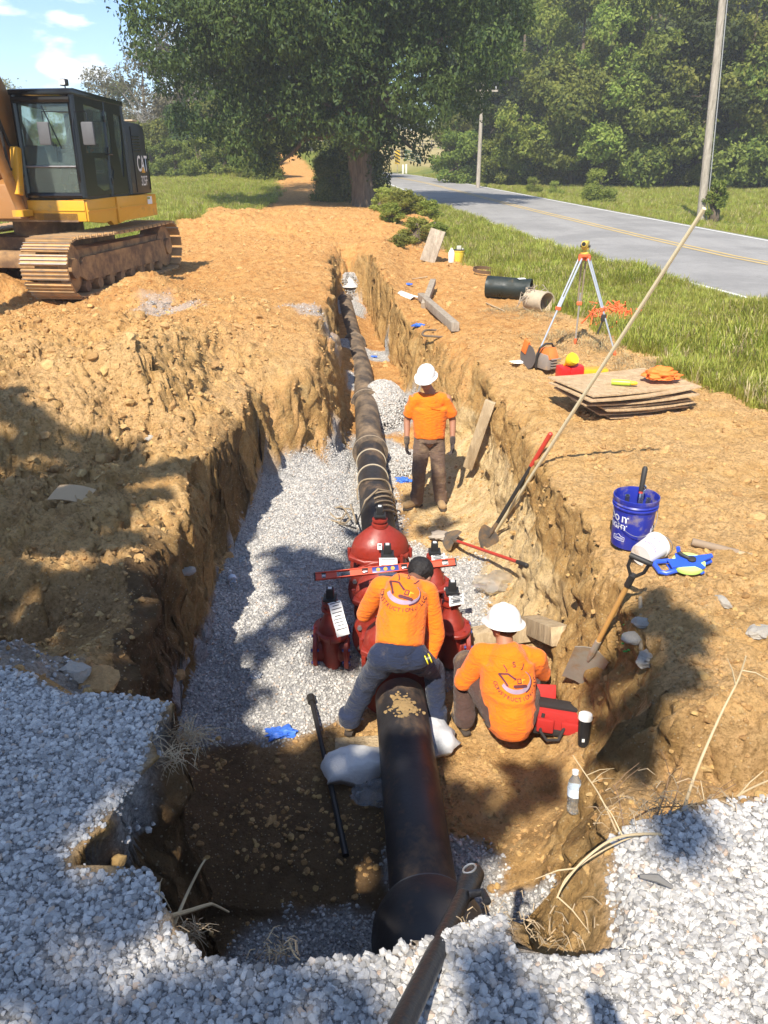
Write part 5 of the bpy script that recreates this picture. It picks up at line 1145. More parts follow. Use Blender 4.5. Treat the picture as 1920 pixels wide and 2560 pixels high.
mb = MB(); mb.lathe([(.036,0), (.04,.02), (.045,.20)], 28); mb.build('cup_body', simple('tumbler_steel', (.05,.05,.055), .2, .6), t); mb = MB(); mb.lathe([(.047,.20), (.048,.22), (.044,.235)], 28); mb.build('lid', CAPW, t)
mb = MB(); mb.box((-.015,-.044,.06), (.018,.004,.022)); mb.build('tumbler_mark', PAPER, t)
# plastic bags, sandbags
BAGC = clearm('bag_plastic', (.86,.84,.80), .3); crumple('plastic_bag', G(1242,1470,.06), (.19,.14,.09), BAGC, 'crumpled clear plastic bag on the floor behind the white hard hat', 'bag', 11, .4)
crumple('grey_rag', G(1110,1345,.03), (.17,.11,.035), simple('rag_grey', (.36,.30,.24), .95), 'grey dusty sack lying by the red-handled shovel', 'rag', 12, .3)
SBW = simple('sandbag_white', (.74,.72,.69), .75, var=.08, scale=10, bump=.5, bscale=45)
def sandbag(px, py, d, rz, mat, lab, seed=0, up=.09):
    g = G(px, py, up); mb = MB(); mb.box((0,0,0), (1,1,1)); bmesh.ops.subdivide_edges(mb.bm, edges=mb.bm.edges[:], cuts=11, use_grid_fill=True)
    for v in mb.bm.verts:
        c = v.co*2; e = (1-abs(c.x)**3.2)*(1-abs(c.y)**3.2); v.co = Vector((c.x*.5*d[0]*(1-.06*abs(c.y)), c.y*.5*d[1]*(1-.08*abs(c.x)), c.z*.5*d[2]*max(.06, e**.5)))
    mb.jitter(.03, 7, seed); mb.jitter(.014, 18, seed); mb.jitter(.006, 40, seed); return tag(mb.build('sandbag', mat, loc=g, rot=(R(4), R(-3), rz), sharp=0), lab, 'bag')
sandbag(900,1935, (.50,.30,.22), R(8), SBW, 'full white sandbag wedged against the left side of the near pipe', 1)
sandbag(1085,1862, (.40,.28,.15), R(-60), simple('sandbag_grey', (.55,.56,.58), .7, var=.08, bump=.4, bscale=50), 'greyish white sandbag wedged on the right side of the near pipe', 2)
crumple('tied_bag', G(935,1995,.05), (.13,.10,.07), clearm('bag_tied', (.75,.77,.8), .25), 'small knotted clear bag beside the white sandbag', 'bag', 15, .45)
# red tool bag
TBR = simple('toolbag_red', (.42,.018,.014), .75, var=.2, bump=.3, bscale=80); TBK = simple('toolbag_black', (.022,.018,.018), .8)
g = G(1398,1815); t = empty('tool_bag', g, (0,0,R(-14)), label='open red and black canvas tool bag beside the squatting worker', cat='tool bag')
mb = MB(); mb.box((0,0,.09), (.40,.22,.18), bev=.04, taper=(.94,.8)); mb.jitter(.012, 8); mb.build('bag_body', TBR, t)
mb = MB(); mb.box((0,0,.02), (.42,.24,.05), bev=.015); mb.build('bag_base', TBK, t); mb = MB(); mb.box((0,.0,.185), (.34,.10,.035), bev=.015); mb.jitter(.01, 9); mb.build('bag_opening', TBK, t)
mb = MB(); mb.box((-.13,.10,.21), (.17,.02,.10), (R(-30),0,R(10)), bev=.006); mb.build('bag_flap', TBR, t); mb = MB(); mb.box((-.10,-.13,.09), (.12,.035,.11), bev=.014); mb.box((.08,-.13,.09), (.14,.03,.10), bev=.012); mb.build('bag_pocket', TBR, t)
mb = MB(); mb.tube([(-.12,-.09,.16), (-.13,-.15,.05), (-.08,-.2,.02), (.0,-.19,.03), (.04,-.12,.12)], .012, 8); mb.build('bag_handle', TBK, t)
# ropes
ROPE = simple('dirty_rope', (.30,.23,.15), .9, bump=.5, bscale=200)
o = pax(8.1); pts = []
for k in range(70):
    a = k*.33; c = pax(8.0+.35*math.sin(k*.05)); pts.append(c+Vector((.215*math.cos(a*.5)+.02*math.sin(k), .12*math.sin(a*.9)+.0*k, .232*abs(math.sin(a*.5)))))
g = G(850,1290,.02)
def loop(c, rx, ry, n, ph=0, lift=.015): return [Vector((c.x+rx*math.cos(ph+k*6.28/n)*(1+.1*math.sin(k)), c.y+ry*math.sin(ph+k*6.28/n), Hs(c.x, c.y)+lift+.02*math.sin(k*1.7))) for k in range(n)]
path = [pax(8.5)+Vector((.24,0,.02)), pax(8.45)+Vector((.18,0,.15)), pax(8.3)+Vector((.02,0,.24)), pax(8.05)+Vector((-.14,0,.2)), pax(7.9)+Vector((-.24,0,-.02)), g+Vector((.12,.15,.06))]+loop(g, .16, .22, 12)+loop(g+Vector((-.03,.03,0)), .10, .15, 9, .5)+[g+Vector((.0,-.25,0)), g+Vector((.2,-.38,0))]
mb = MB(); mb.tube(path, .011, 8); mb.tube([pax(8.75)+Vector((.21*math.cos(a), .0+.05*math.sin(a*3), .21*math.sin(a))) for a in np.linspace(-.4, 3.5, 16)], .011, 8)
for k in range(5): mb.tube([pax(7.75+.13*k)+Vector((.21*math.cos(a), .30-.2*a, .21*math.sin(a))) for a in np.linspace(-.5, 1.7, 12)], .011, 8)
tag(mb.build('rope', ROPE), 'dirty rope coiled over the pipe and onto the gravel behind the valves', 'rope')
# blue bucket
BB = simple('bucket_blue', (.018,.03,.30), .4, var=.18, scale=12, dirt=.25, dirtcol=(.25,.2,.2)); g = G(1574,1356); t = empty('blue_bucket', g, (R(1),0,0), label='blue plastic bucket with white lettering holding wrenches on the right bank', cat='bucket')
mb = MB(); mb.lathe([(.130,0), (.132,.01), (.145,.29), (.155,.295), (.157,.305), (.148,.31), (.157,.325), (.150,.335), (.157,.35), (.157,.372), (.151,.374), (.148,.36), (.126,.012)], 48, cap=False); mb.lathe([(.131,.006), (.0,.006)], 48, cap=False); mb.build('bucket_shell', BB, t)
mb = MB(); mb.tube([(-.155*math.cos(a), -.12*math.sin(a)*.6-.1*math.sin(a), .29-.16*math.sin(a)) for a in np.linspace(.0, math.pi, 20)], .0022, 6); mb.build('bail', STEEL, t)
WHT = simple('print_white', (.72,.72,.76), .6, var=.1)
def textmesh(s, size, bold=0.0):
    c = bpy.data.curves.new('txt', 'FONT'); c.body = s; c.size = size; c.align_x = 'CENTER'; c.align_y = 'CENTER'; c.offset = bold; c.resolution_u = 3
    o = bpy.data.objects.new('txt', c); COL.objects.link(o); bpy.context.view_layer.update(); dg = bpy.context.evaluated_depsgraph_get(); me = bpy.data.meshes.new_from_object(o.evaluated_get(dg)); bpy.data.objects.remove(o); return me
def wrap_text(s, size, rfun, ang0, z0, name, mat, parent, bold=.0, tilt=0):
    """lettering wrapped on a round wall: ang0 is the middle of the word, angle grows to the right"""
    me = textmesh(s, size, bold); bm = bmesh.new(); bm.from_mesh(me); bmesh.ops.triangulate(bm, faces=bm.faces[:])
    for v in bm.verts:
        z = z0+v.co.y; r = rfun(z)+.0012; a = ang0+v.co.x/r; v.co = Vector((r*math.sin(a), -r*math.cos(a), z))
    m2 = bpy.data.meshes.new(name); bm.to_mesh(m2); bm.free(); m2.materials.append(mat); return link(name, m2, parent)
br = lambda z: .130+.015*z/.29
# full words; the start of each line turns out of sight round the left side
wrap_text("DO IT", .062, br, -1.12, .225, 'lettering', WHT, t, .0015); wrap_text("RIGHT", .056, br, -1.16, .165, 'lettering', WHT, t, .0015)
mb = MB(); hw = [(-.045,-.02), (.045,-.02), (.045,.012), (.02,.014), (.0,.03), (-.02,.014), (-.045,.012)]; P = []
for i in range(len(hw)):
    (x0, y0), (x1, y1) = hw[i], hw[(i+1) % len(hw)]
    for q in range(4): x = x0+(x1-x0)*q/4; y = y0+(y1-y0)*q/4; a = -.98+x/.135; rr_ = br(.08+y)+.0012; P.append(Vector((rr_*math.sin(a), -rr_*math.cos(a), .08+y)))
mb.tube(P, .0016, 5, closed=True); mb.build('logo_outline', WHT, t); wrap_text("LOWE'S", .020, br, -.98, .076, 'lettering', WHT, t, .0006)
mb = MB()
for q, h in ((.78,.06), (.84,.04), (.92,.075)): mb.tube([(br(.1+z)*1.01*math.sin(q), -br(.1+z)*1.01*math.cos(q), .1+z) for z in np.linspace(0,h,5)], .0022, 5)
mb.build('side_print', WHT, t)
CHR = simple('chrome_tool', (.62,.62,.62), .2, .95, var=.1)
def wrench(p, q, kind, lab):
    p = Vector(p)+g; q = Vector(q)+g; M = frame((0,0,0), q-p, (1,.2,0)); L = (q-p).length; w = empty('wrench', p, M.to_euler(), label=lab, cat='tool'); mb = MB()
    if kind == 'ring': mb.box((0,0,L*.45), (.026,.009,L*.9), bev=.003); mb.build('shank', CHR, w); mb = MB(); mb.tube([(.021*math.cos(k*.52), 0, L*.9+.02+.021*math.sin(k*.52)) for k in range(12)], .008, 8, closed=True); mb.build('ring_end', CHR, w)
    elif kind == 'socket': mb.tube([(0,0,0), (0,0,L)], .017, 14); mb.build('shank', CHR, w); mb = MB(); mb.lathe([(.013,L*.9), (.013,L+.001)], 14); mb.build('socket_mouth', BLK, w)
    else: mb.tube([(0,0,0), (0,0,L*.62)], .008, 10); mb.build('shank', CHR, w); mb = MB(); mb.tube([(0,0,L*.6), (0,0,L*.64), (0,0,L*.96), (0,0,L)], [.012,.017,.019,.012], 12); mb.build('grip', GRIP, w); mb = MB(); mb.tube([(0,0,L*.58), (0,0,L*.61)], .014, 12); mb.build('grip_collar', RUBR, w)
wrench((-.0,-.05,.12), (.055,.06,.56), 'ratchet', 'long ratchet with black grip standing highest in the blue bucket'); wrench((.03,-.02,.1), (.05,.03,.42), 'ring', 'ring spanner standing right of the ratchet in the blue bucket')
wrench((-.04,.05,.1), (-.055,.02,.36), 'socket', 'deep socket standing at the left of the blue bucket'); wrench((.07,.0,.1), (.09,.0,.345), 'socket', 'deep socket low at the right of the blue bucket')
# white bucket on its side
g2 = G(1618,1402,.08); d = Vector((.72,.55,.12)); M = frame((0,0,0), d, (0,0,1)); t = empty('white_bucket', g2-d.normalized()*.09, M.to_euler(), label='small white pail lying on its side against the blue bucket', cat='bucket'); WB = simple('pail_white', (.74,.70,.66), .5, var=.05, dirt=.25)
mb = MB(); mb.lathe([(.0,.0), (.076,0), (.080,.01), (.089,.17), (.096,.175), (.096,.19), (.087,.192), (.078,.012)], 36, cap=False); mb.build('pail_shell', WB, t)
mb = MB(); mb.tube([(.094*math.cos(a), .094*math.sin(a)*1.0, .17+.05*abs(math.sin(a))) for a in np.linspace(.2, 3.3, 20)], .0025, 6); mb.build('bail', STEEL, t)
mb = MB(); PRB = simple('print_purple', (.22,.16,.42), .6)
for z, a0, a1 in ((.055,-.2,1.2), (.067,.1,1.0)): mb.tube([((.0815+.054*z)*math.cos(a), (.0815+.054*z)*math.sin(a), z) for a in np.linspace(a0, a1, 12)], .0032, 4)
for k in range(5): mb.tube([((.087)*math.cos(a), (.087)*math.sin(a), .12+.01*(k % 2)) for a in np.linspace(.15+k*.14, .22+k*.14, 4)], .006, 4)
mb.build('pail_print', PRB, t)
# tape reel
RB = simple('reel_blue', (.03,.10,.62), .35, var=.1); RG = simple('reel_lime', (.55,.82,.22), .4, var=.05)
g3 = G(1718,1424,.045); t = empty('tape_reel', g3, (R(8),R(-6),R(4)), label='blue and lime open-reel measuring tape lying on the right bank', cat='tape measure')
mb = MB(); mb.lathe([(.105,-.015), (.108,0), (.105,.015), (.0,.017)], 40); mb.build('reel_disc', RG, t)
mb = MB()
for q in (.016, -.026): mb.prism([(-.07,.035), (-.13,.045), (-.13,-.05), (-.06,-.045), (.02,-.055), (.05,-.10), (.075,-.09), (.06,-.03), (.17,.01), (.175,.045), (.06,.04), (-.01,.06), (-.03,.10), (-.055,.095)], .010, Matrix.Translation((0,0,q)), .002)
mb.build('reel_frame', RB, t)
mb = MB(); mb.tube([(-.11,.055,0), (-.19,.06,0), (-.215,.04,0), (-.21,-.05,0), (-.18,-.07,0), (-.11,-.055,0)], .017, 10); mb.build('reel_grip', RB, t)
mb = MB(); mb.tube([(.02,.0,.03), (-.03,.05,.045), (-.04,.075,.05)], .013, 10); mb.lathe([(.028,.024), (.028,.04), (.02,.045)], 18, Matrix.Translation((.02,0,0))); mb.build('winding_crank', GRIP, t); mb = MB(); mb.tube([(-.04,.075,.05), (-.045,.08,.085)], .013, 10); mb.build('crank_knob', RB, t)
# rocks
RK = simple('limestone_rock', (.52,.47,.40), .9, var=.25, scale=14, bump=1, bscale=30)
for k, (px, py, s, lab) in enumerate(((1590,1600,.085,'upper pale rock of the pair on the shaded right bank'),(1612,1652,.10,'lower broad pale rock on the shaded right bank'),(1808,1508,.065,'lone pale rock below the tape reel'),(1605,1560,.06,'small grey rock above the pair on the right bank'),(185,1690,.11,'big grey rock on the shelf beyond the left gravel'),(250,1720,.14,'brown clay block at the pit corner beyond the left gravel'),(1235,1475,.05,'flat stone by the plastic bag'),(1895,1590,.09,'tan rock at the right edge of the bank'),(375,1100,.08,'grey stone on the shaded left bank'),(430,1690,.12,'pale clay block low at the left pit corner'),(470,1430,.07,'grey stone at the foot of the left wall'),(1380,1560,.08,'clay lump at the foot of the right wall'),(1095,1640,.05,'small clod beside the fittings'))):
    me = stone_mesh(200+k, RK if k not in (5,9,11,12) else CLM, .55, .6, 3); o = link('rock', me); o.location = G(px, py, s*.15); o.scale = (s, s*.85, s*.9); o.rotation_euler = (0, 0, k); tag(o, lab, 'rock')
# green paint mark, dead stalks, roots
mb = MB(); 
for k in range(14):
    p = G(1570+rs.normal(0,6), 1600+rs.normal(0,18)); p.z += .01; mb.ball(p+Vector((-.01,-.01,.0)), .011, (1,1,.4), 1)
tag(mb.build('paint_mark', simple('green_spray_paint', (.06,.30,.05), .8)), 'faint green spray mark on the shaded right bank', 'paint mark')
STK = simple('dry_stalk', (.50,.38,.22), .8, var=.2, scale=30); RTS = simple('brown_root', (.20,.12,.065), .85)
def stalk(pts, r, mat, lab, nm='dry_stalk', cat='stalk', tw=0):
    P = [WY(a, b, y) for a, b, y in pts]; Q = []
    for i in range(len(P)-1):
        p0 = P[max(i-1, 0)]; p1 = P[i]; p2 = P[i+1]; p3 = P[min(i+2, len(P)-1)]
        for k in range(6): f = k/6; Q.append(.5*((2*p1)+(p2-p0)*f+(2*p0-5*p1+4*p2-p3)*f*f+(3*p1-p0-3*p2+p3)*f**3))
    Q.append(P[-1]); n = len(Q); mb = MB(); mb.tube(Q, [r*(1-.6*i/n) for i in range(n)], 7)
    rr_ = random.Random(int(pts[0][0]))
    for k in range(tw):
        q = Q[rr_.randint(n//4, n-2)]; d = Vector((rr_.uniform(-1,1), rr_.uniform(-.5,.5), rr_.uniform(-.3,1))).normalized(); mb.tube([q, q+d*.05+Vector((0,0,.01)), q+d*.11], [r*.5, r*.4, r*.2], 5)
    tag(mb.build(nm, mat), lab, cat)
stalk([(1640,2200,1.55),(1690,2080,1.65),(1740,1930,1.85),(1800,1790,2.0),(1845,1700,2.05),(1865,1640,2.05)], .006, STK, 'long pale stalk rising from the right gravel to the right edge', tw=2)
stalk([(1690,2105,1.6),(1780,2040,1.7),(1860,1980,1.8),(1960,1935,1.9)], .0055, STK, 'pale stalk reaching to the right edge above the gravel', tw=2)
stalk([(1700,2100,1.6),(1640,2085,1.58),(1540,2095,1.5),(1460,2150,1.45),(1410,2210,1.42),(1392,2245,1.40)], .0045, STK, 'pale stalk arching left over the soil block', tw=3)
stalk([(1690,2095,1.6),(1600,2088,1.58),(1500,2130,1.5),(1420,2190,1.45),(1395,2240,1.42)], .003, STK, 'thin second stalk arching left over the soil block')
stalk([(1542,2080,1.66),(1500,1990,1.8),(1460,1930,1.9),(1432,1888,1.95)], .003, STK, 'thin stalk pointing up left over the bottle', tw=3)
stalk([(1560,2070,1.7),(1545,1990,1.8),(1532,1960,1.85)], .0028, RTS, 'dark root standing at the gravel edge, left of the others', 'root', 'root', 3)
stalk([(1640,2045,1.72),(1662,1985,1.8),(1675,1930,1.85)], .0028, RTS, 'dark root standing at the gravel edge, middle one', 'root', 'root', 2)
stalk([(1670,2045,1.72),(1690,1990,1.8),(1706,1920,1.85)], .0028, RTS, 'dark root standing at the gravel edge, right one', 'root', 'root', 2)
stalk([(1580,2050,1.7),(1640,2020,1.75),(1740,2010,1.8),(1840,1960,1.9)], .003, RTS, 'long thin root lying along the top of the right gravel', 'root', 'root', 4)
stalk([(410,2380,1.36),(440,2300,1.45),(470,2230,1.55),(500,2170,1.6),(514,2148,1.62)], .006, STK, 'upright broken stalk over the dark corner of the pit')
stalk([(422,2292,1.42),(470,2278,1.5),(520,2262,1.56),(535,2262,1.58),(572,2280,1.6)], .007, STK, 'crooked stalk crossing the upright one over the dark corner')
stalk([(448,2345,1.38),(465,2370,1.36),(478,2395,1.33)], .007, STK, 'short split stalk below the crossed stalks')
stalk([(430,2335,1.4),(460,2330,1.42),(476,2343,1.42)], .003, STK, 'thin straw beside the short split stalk')
stalk([(722,2355,1.3),(735,2385,1.26),(750,2400,1.24)], .003, STK, 'thin twig at the near rim left of the coupling'); stalk([(1085,2372,1.25),(1100,2360,1.3),(1120,2350,1.32)], .006, STK, 'short woody stem on the gravel right of the black bar')
a = W(1600,2195,.63); b = W(1680,2222,.63); mb = MB(); mb.tube([(a[0],a[1],.635), ((a[0]+b[0])/2,(a[1]+b[1])/2,.65), (b[0],b[1],.635)], [.006,.011,.004], 8); mb.jitter(.002, 60); tag(mb.build('dead_stick', simple('grey_stick', (.16,.15,.14), .9)), 'short dark stick lying on the shaded right gravel', 'stick')
# wispy root fringes: too many to count
mb = MB(); rn = random.Random(31)
def fringe(px, py, n, sp, Y0, L):
    for k in range(n):
        q = WY(px+rn.gauss(0, sp), py+rn.gauss(0, sp*.45), Y0+rn.gauss(0,.03)); q.z = max(q.z, Hs(q.x, q.y)+.005); d = Vector((rn.gauss(0,1), rn.gauss(0,1), rn.gauss(.1,.5))).normalized()*L*rn.uniform(.3,1)
        mb.tube([q, q+d*.5+Vector((0,0,.01)), q+d+Vector((0,0,-.01))], [.0016,.0013,.0006], 3, cap=False)
fringe(1280,2320,45,70,1.36,.06); fringe(1410,2340,30,60,1.34,.06); fringe(470,2330,60,20,1.42,.07); fringe(470,1840,120,22,2.1,.10); fringe(1650,2040,160,75,1.72,.07); fringe(420,1900,60,25,1.95,.1); fringe(700,2375,40,25,1.28,.05)
tag(mb.build('root_fringe', simple('pale_rootlets', (.38,.28,.17), .9)), 'fringe of thin pale roots and straw along the edges of the gravel', kind='stuff')
# ------------------------------------------------------------------ people
def cap(mb, a, ra, b, rb, n=16, ends=True):
    a = Vector(a); b = Vector(b); d = (b-a); L = d.length; d.normalize(); pts = []; rs_ = []
    if ends:
        for q in (-1, -.8, -.45): pts.append(a+d*ra*q); rs_.append(ra*math.sqrt(max(0.002, 1-q*q)))
    pts += [a, b]; rs_ += [ra, rb]
    if ends:
        for q in (.45, .8, 1): pts.append(b+d*rb*q); rs_.append(rb*math.sqrt(max(0.002, 1-q*q)))
    mb.tube(pts, rs_, n)
def organic(name, fn, vox, smooth, mat, parent, wr=0, wsc=18, wan=(1,1,1), seed=0, sharp=0):
    mb = MB(); fn(mb); me = bpy.data.meshes.new('tmp'); bmesh.ops.recalc_face_normals(mb.bm, faces=mb.bm.faces[:]); mb.bm.to_mesh(me); mb.bm.free()
    o = bpy.data.objects.new('tmp', me); COL.objects.link(o)
    m = o.modifiers.new('r', 'REMESH'); m.mode = 'VOXEL'; m.voxel_size = vox; m.use_smooth_shade = True
    s = o.modifiers.new('s', 'SMOOTH'); s.iterations = smooth; s.factor = .5
    bpy.context.view_layer.update(); dg = bpy.context.evaluated_depsgraph_get(); out = bpy.data.meshes.new_from_object(o.evaluated_get(dg)); bpy.data.objects.remove(o)
    if wr:
        n = len(out.vertices); co = np.empty(n*3); out.vertices.foreach_get('co', co); co = co.reshape(-1, 3); no = np.empty(n*3); out.vertices.foreach_get('normal', no); no = no.reshape(-1, 3)
        p = co*wsc*np.array(wan); w = vn3(p[:, 0]+1.5*vn3(p[:, 0]*.3, p[:, 1]*.3, p[:, 2]*.3, seed), p[:, 1], p[:, 2], seed); w = (1-np.abs(w))**2-.5+.5*vn3(p[:, 0]*.4, p[:, 1]*.4, p[:, 2]*.4, seed+5)
        co += no*(w*wr)[:, None]; out.vertices.foreach_set('co', co.ravel())
    out.name = name; out.materials.clear(); out.materials.append(mat); out.polygons.foreach_set('use_smooth', [True]*len(out.polygons)); out.update()
    ob = link(name, out, parent); return ob
SKIN = simple('skin_tanned', (.36,.17,.10), .55, var=.12, scale=12); SKIN2 = simple('skin_brown', (.24,.11,.065), .55, var=.12)
def cloth(name, col, bump=.35, var=.10, dirt=.0, dc=(.4,.28,.15)):
    t = NT(name); v = t.obj(); n1 = t.noise(4, 5, .6, v); c = t.mix(n1, tuple(x*(1-var) for x in col), tuple(min(1, x*(1+var)) for x in col))
    if dirt: c = t.mix(t.ramp(t.noise(6, 6, .7, v), [(.6-dirt*.3, (0,0,0)), (.8, (.7,.7,.7))]), c, dc)
    t.color(c); t.b.inputs['Roughness'].default_value = .85; t.b.inputs['Specular IOR Level'].default_value = .2; t.b.inputs['Sheen Weight'].default_value = .15
    mp = t.N('Mapping'); mp.inputs['Scale'].default_value = (5, 5, 14); t.L(v, mp.inputs['Vector']); t.bump(t.noise(1.6, 5, .6, mp.outputs[0], 1.6), bump*2, .03); t.bump(t.noise(320, 2, .5, v), .25, .002); return t.m
ORS = cloth('safety_orange_shirt', (.90,.185,.008), var=.14, dirt=.03, dc=(.62,.17,.03)); DENIM = cloth('blue_denim', (.018,.026,.058), dirt=.05, dc=(.2,.16,.12)); BROWNP = cloth('brown_work_trousers', (.15,.095,.07), dirt=.4); DKP = cloth('dark_brown_trousers', (.075,.042,.035), dirt=.2)
BOOT = cloth('tan_work_boot', (.30,.19,.09), dirt=.3); SOLE = simple('boot_sole', (.06,.045,.035), .8); HAT = simple('white_hard_hat', (.80,.78,.74), .3, var=.03); HAIR = simple('black_hair', (.012,.009,.008), .6, bump=.8, bscale=120); LENS = simple('dark_lens', (.01,.01,.012), .08); GLV = cloth('dark_glove', (.06,.045,.04), dirt=.25)
def hand(mb, wrist, d, palm, thumb_side, curl=.6, s=1.0):
    """palm and five bent fingers; d points down the hand, palm is the palm normal"""
    w = Vector(wrist); d = Vector(d).normalized(); n = Vector(palm); n = (n-d*n.dot(d)).normalized(); sd = d.cross(n)*thumb_side
    for q in (-.028, -.010, .010, .028): cap(mb, w+d*.012*s+sd*q*.7*s, .017*s, w+d*.085*s+sd*q*s, .0135*s, 8)
    for q, L in ((.030, .070), (.011, .078), (-.009, .073), (-.028, .058)):
        p = w+d*.088*s+sd*q*s; a = p; ang = curl*.5
        for j, l in enumerate((.45, .32, .23)):
            dd = d*math.cos(ang)+n*math.sin(ang); b = a+dd*L*l*s; cap(mb, a, (.0092-.0008*j)*s, b, (.0086-.0010*j)*s, 8); a = b; ang += curl*.75
    a = w+d*.03*s+sd*.028*s; b = a+(d*.5+sd*.75+n*.35).normalized()*.038*s; c = b+(d*.85+sd*.15+n*.45).normalized()*.032*s; cap(mb, a, .013*s, b, .011*s, 8); cap(mb, b, .0105*s, c, .0085*s, 8)
def headpart(mb, c, M, r=1.0):
    """M: columns right, forward, up"""
    P = lambda x, y, z: c+M @ (Vector((x, y, z))*r)
    def el(x, y, z, a, b, d_): 
        g = bmesh.ops.create_icosphere(mb.bm, subdivisions=3, radius=1)['verts']; T = Matrix.Translation(P(x, y, z)) @ M.to_4x4() @ Matrix.Diagonal((a*r, b*r, d_*r, 1)); bmesh.ops.transform(mb.bm, matrix=T, verts=g)
    el(0,-.012,.045,.077,.096,.085); el(0,.02,-.01,.066,.075,.085); el(0,.045,-.062,.042,.045,.036)
    cap(mb, P(0,.092,.012), .010*r, P(0,.112,-.022), .014*r, 8); el(0,.088,.036,.055,.016,.012); el(0,.083,-.052,.025,.014,.011)
    for s in (-1, 1): el(s*.079,-.008,.0,.012,.024,.034); el(s*.040,.078,-.012,.022,.02,.02)
def eyes(parent, c, M, r=1.0):
    for s in (-1, 1):
        mb = MB(); mb.ball(c+M @ (Vector((s*.031,.088,.018))*r), .0125*r, sub=2); e = mb.build('eye', simple('eye_white', (.7,.68,.65), .3), parent); mb = MB(); mb.ball(c+M @ (Vector((s*.031,.0975,.018))*r), .006*r, sub=2); mb.build('iris', BLK, e)
def specs(parent, c, M, dark=False, r=1.0):
    mb = MB(); m4 = Matrix.Translation(c) @ M.to_4x4()
    for s in (-1, 1): mb.tube([m4 @ Vector((s*.033+.025*math.cos(k*.785), .108, .016+.018*math.sin(k*.785))) for k in range(8)], .0025, 5, closed=True); mb.tube([m4 @ Vector((s*.058,.106,.022)), m4 @ Vector((s*.078,.05,.022)), m4 @ Vector((s*.082,-.01,.015))], .0025, 5)
    g = mb.build('glasses', VDK, parent)
    if dark:
        for s in (-1, 1): mb = MB(); mb.ball(m4 @ Vector((s*.035,.106,.015)), 1, (.027,.008,.021), 2, M.to_euler()); mb.build('lens', LENS, g)
def hardhat(parent, c, M, full=True, front=.025):
    m4 = Matrix.Translation(c) @ M.to_4x4() @ Matrix.Diagonal((.92,.92,.98,1)); mb = MB(); Z = .052
    mb.lathe([(.150,-.010+0*Z), (.148,-.002), (.122,.008), (.118,.045), (.106,.085), (.080,.118), (.045,.136), (0,.142)], 40, m4 @ Matrix.Translation((0,-.005,Z)) @ Matrix.Rotation(R(-5), 4, 'X'), sy=1.18, sx=.98)
    for v in mb.bm.verts:
        q = m4.inverted() @ v.co
        if q.z < Z+.005 and q.y > .1: v.co = m4 @ Vector((q.x, q.y+front, q.z-.006))
    h = mb.build('hard_hat', HAT, parent, sharp=50)
    mb = MB(); mb.tube([m4 @ Vector((0, -.10+.2*f, Z+.135*math.sin(math.pi*(.12+.76*f))+.012)) for f in np.linspace(0, 1, 12)], [.006]+[.012]*10+[.006], 8); mb.build('hat_ridge', HAT, h)
    mb = MB(); mb.lathe([(.088,-.02), (.098,.0), (.098,.03), (.09,.035)], 32, m4 @ Matrix.Translation((0,-.005,Z-.02)), cap=False, sy=1.2); mb.build('hat_band', VDK, h); return h
def boot(parent, ankle, toe_dir, s=1.0, up=Vector((0,0,1))):
    a = Vector(ankle); d = Vector(toe_dir); d.z = 0; d.normalize(); sd = Vector((d.y, -d.x, 0))
    def f(mb):
        cap(mb, a+Vector((0,0,.035)), .052*s, a+Vector((0,0,-.01)), .050*s); cap(mb, a-d*.03*s+Vector((0,0,-.03)), .045*s, a+d*.16*s+Vector((0,0,-.043)), .042*s); cap(mb, a+d*.08*s+sd*.012+Vector((0,0,-.03)), .046*s, a+d*.15*s+sd*.012+Vector((0,0,-.04)), .044*s)
    b = organic('boot', f, .009, 4, BOOT, parent)
    mb = MB(); out = [(-.075,-.03), (-.085,0), (-.075,.03), (0,.036), (.10,.048), (.17,.045), (.205,.02), (.208,-.012), (.18,-.04), (.10,-.045), (0,-.034)]
    T = Matrix((d, -sd, Vector((0,0,1)))).transposed().to_4x4(); T.translation = a+Vector((0,0,-.093)); mb.prism([(x*s, y*s) for x, y in out], .022, T, .004); mb.build('sole', SOLE, b); return b
def axes(fwd, up):
    u = Vector(up).normalized(); f = Vector(fwd); f = (f-u*f.dot(u)).normalized(); r = f.cross(u); return Matrix((r, f, u)).transposed()
def bvh_of(o): 
    me = o.data; return BVHTree.FromPolygons([v.co[:] for v in me.vertices], [p.vertices[:] for p in me.polygons])
def decal(meshes_2d, M, bvh, off, name, mat, parent):
    """flat artwork (list of (mesh-or-bmesh, 2D offset, angle)) pressed on to a surface along -z of the frame M"""
    bm = bmesh.new()
    for me, (ox, oy), an in meshes_2d:
        b2 = bmesh.new(); b2.from_mesh(me); T = Matrix.Translation((ox, oy, 0)) @ Matrix.Rotation(an, 4, 'Z'); bmesh.ops.transform(b2, matrix=T, verts=b2.verts); tmp = bpy.data.meshes.new('t'); b2.to_mesh(tmp); b2.free(); bm.from_mesh(tmp)
    bmesh.ops.triangulate(bm, faces=bm.faces[:])
    for _ in range(3):
        es = [e for e in bm.edges if e.calc_length() > .012]
        if not es: break
        bmesh.ops.subdivide_edges(bm, edges=es, cuts=1); bmesh.ops.triangulate(bm, faces=[f for f in bm.faces if len(f.verts) > 4])
    dn = -(M.to_3x3() @ Vector((0,0,1)))
    for v in bm.verts:
        p = M @ Vector((v.co.x, v.co.y, .35)); hit, no, ix, di = bvh.ray_cast(p, dn)
        v.co = (hit-dn*off) if hit else M @ v.co
    me = bpy.data.meshes.new(name); bmesh.ops.triangulate(bm, faces=bm.faces[:]); bm.to_mesh(me); bm.free(); me.materials.append(mat); return link(name, me, parent)
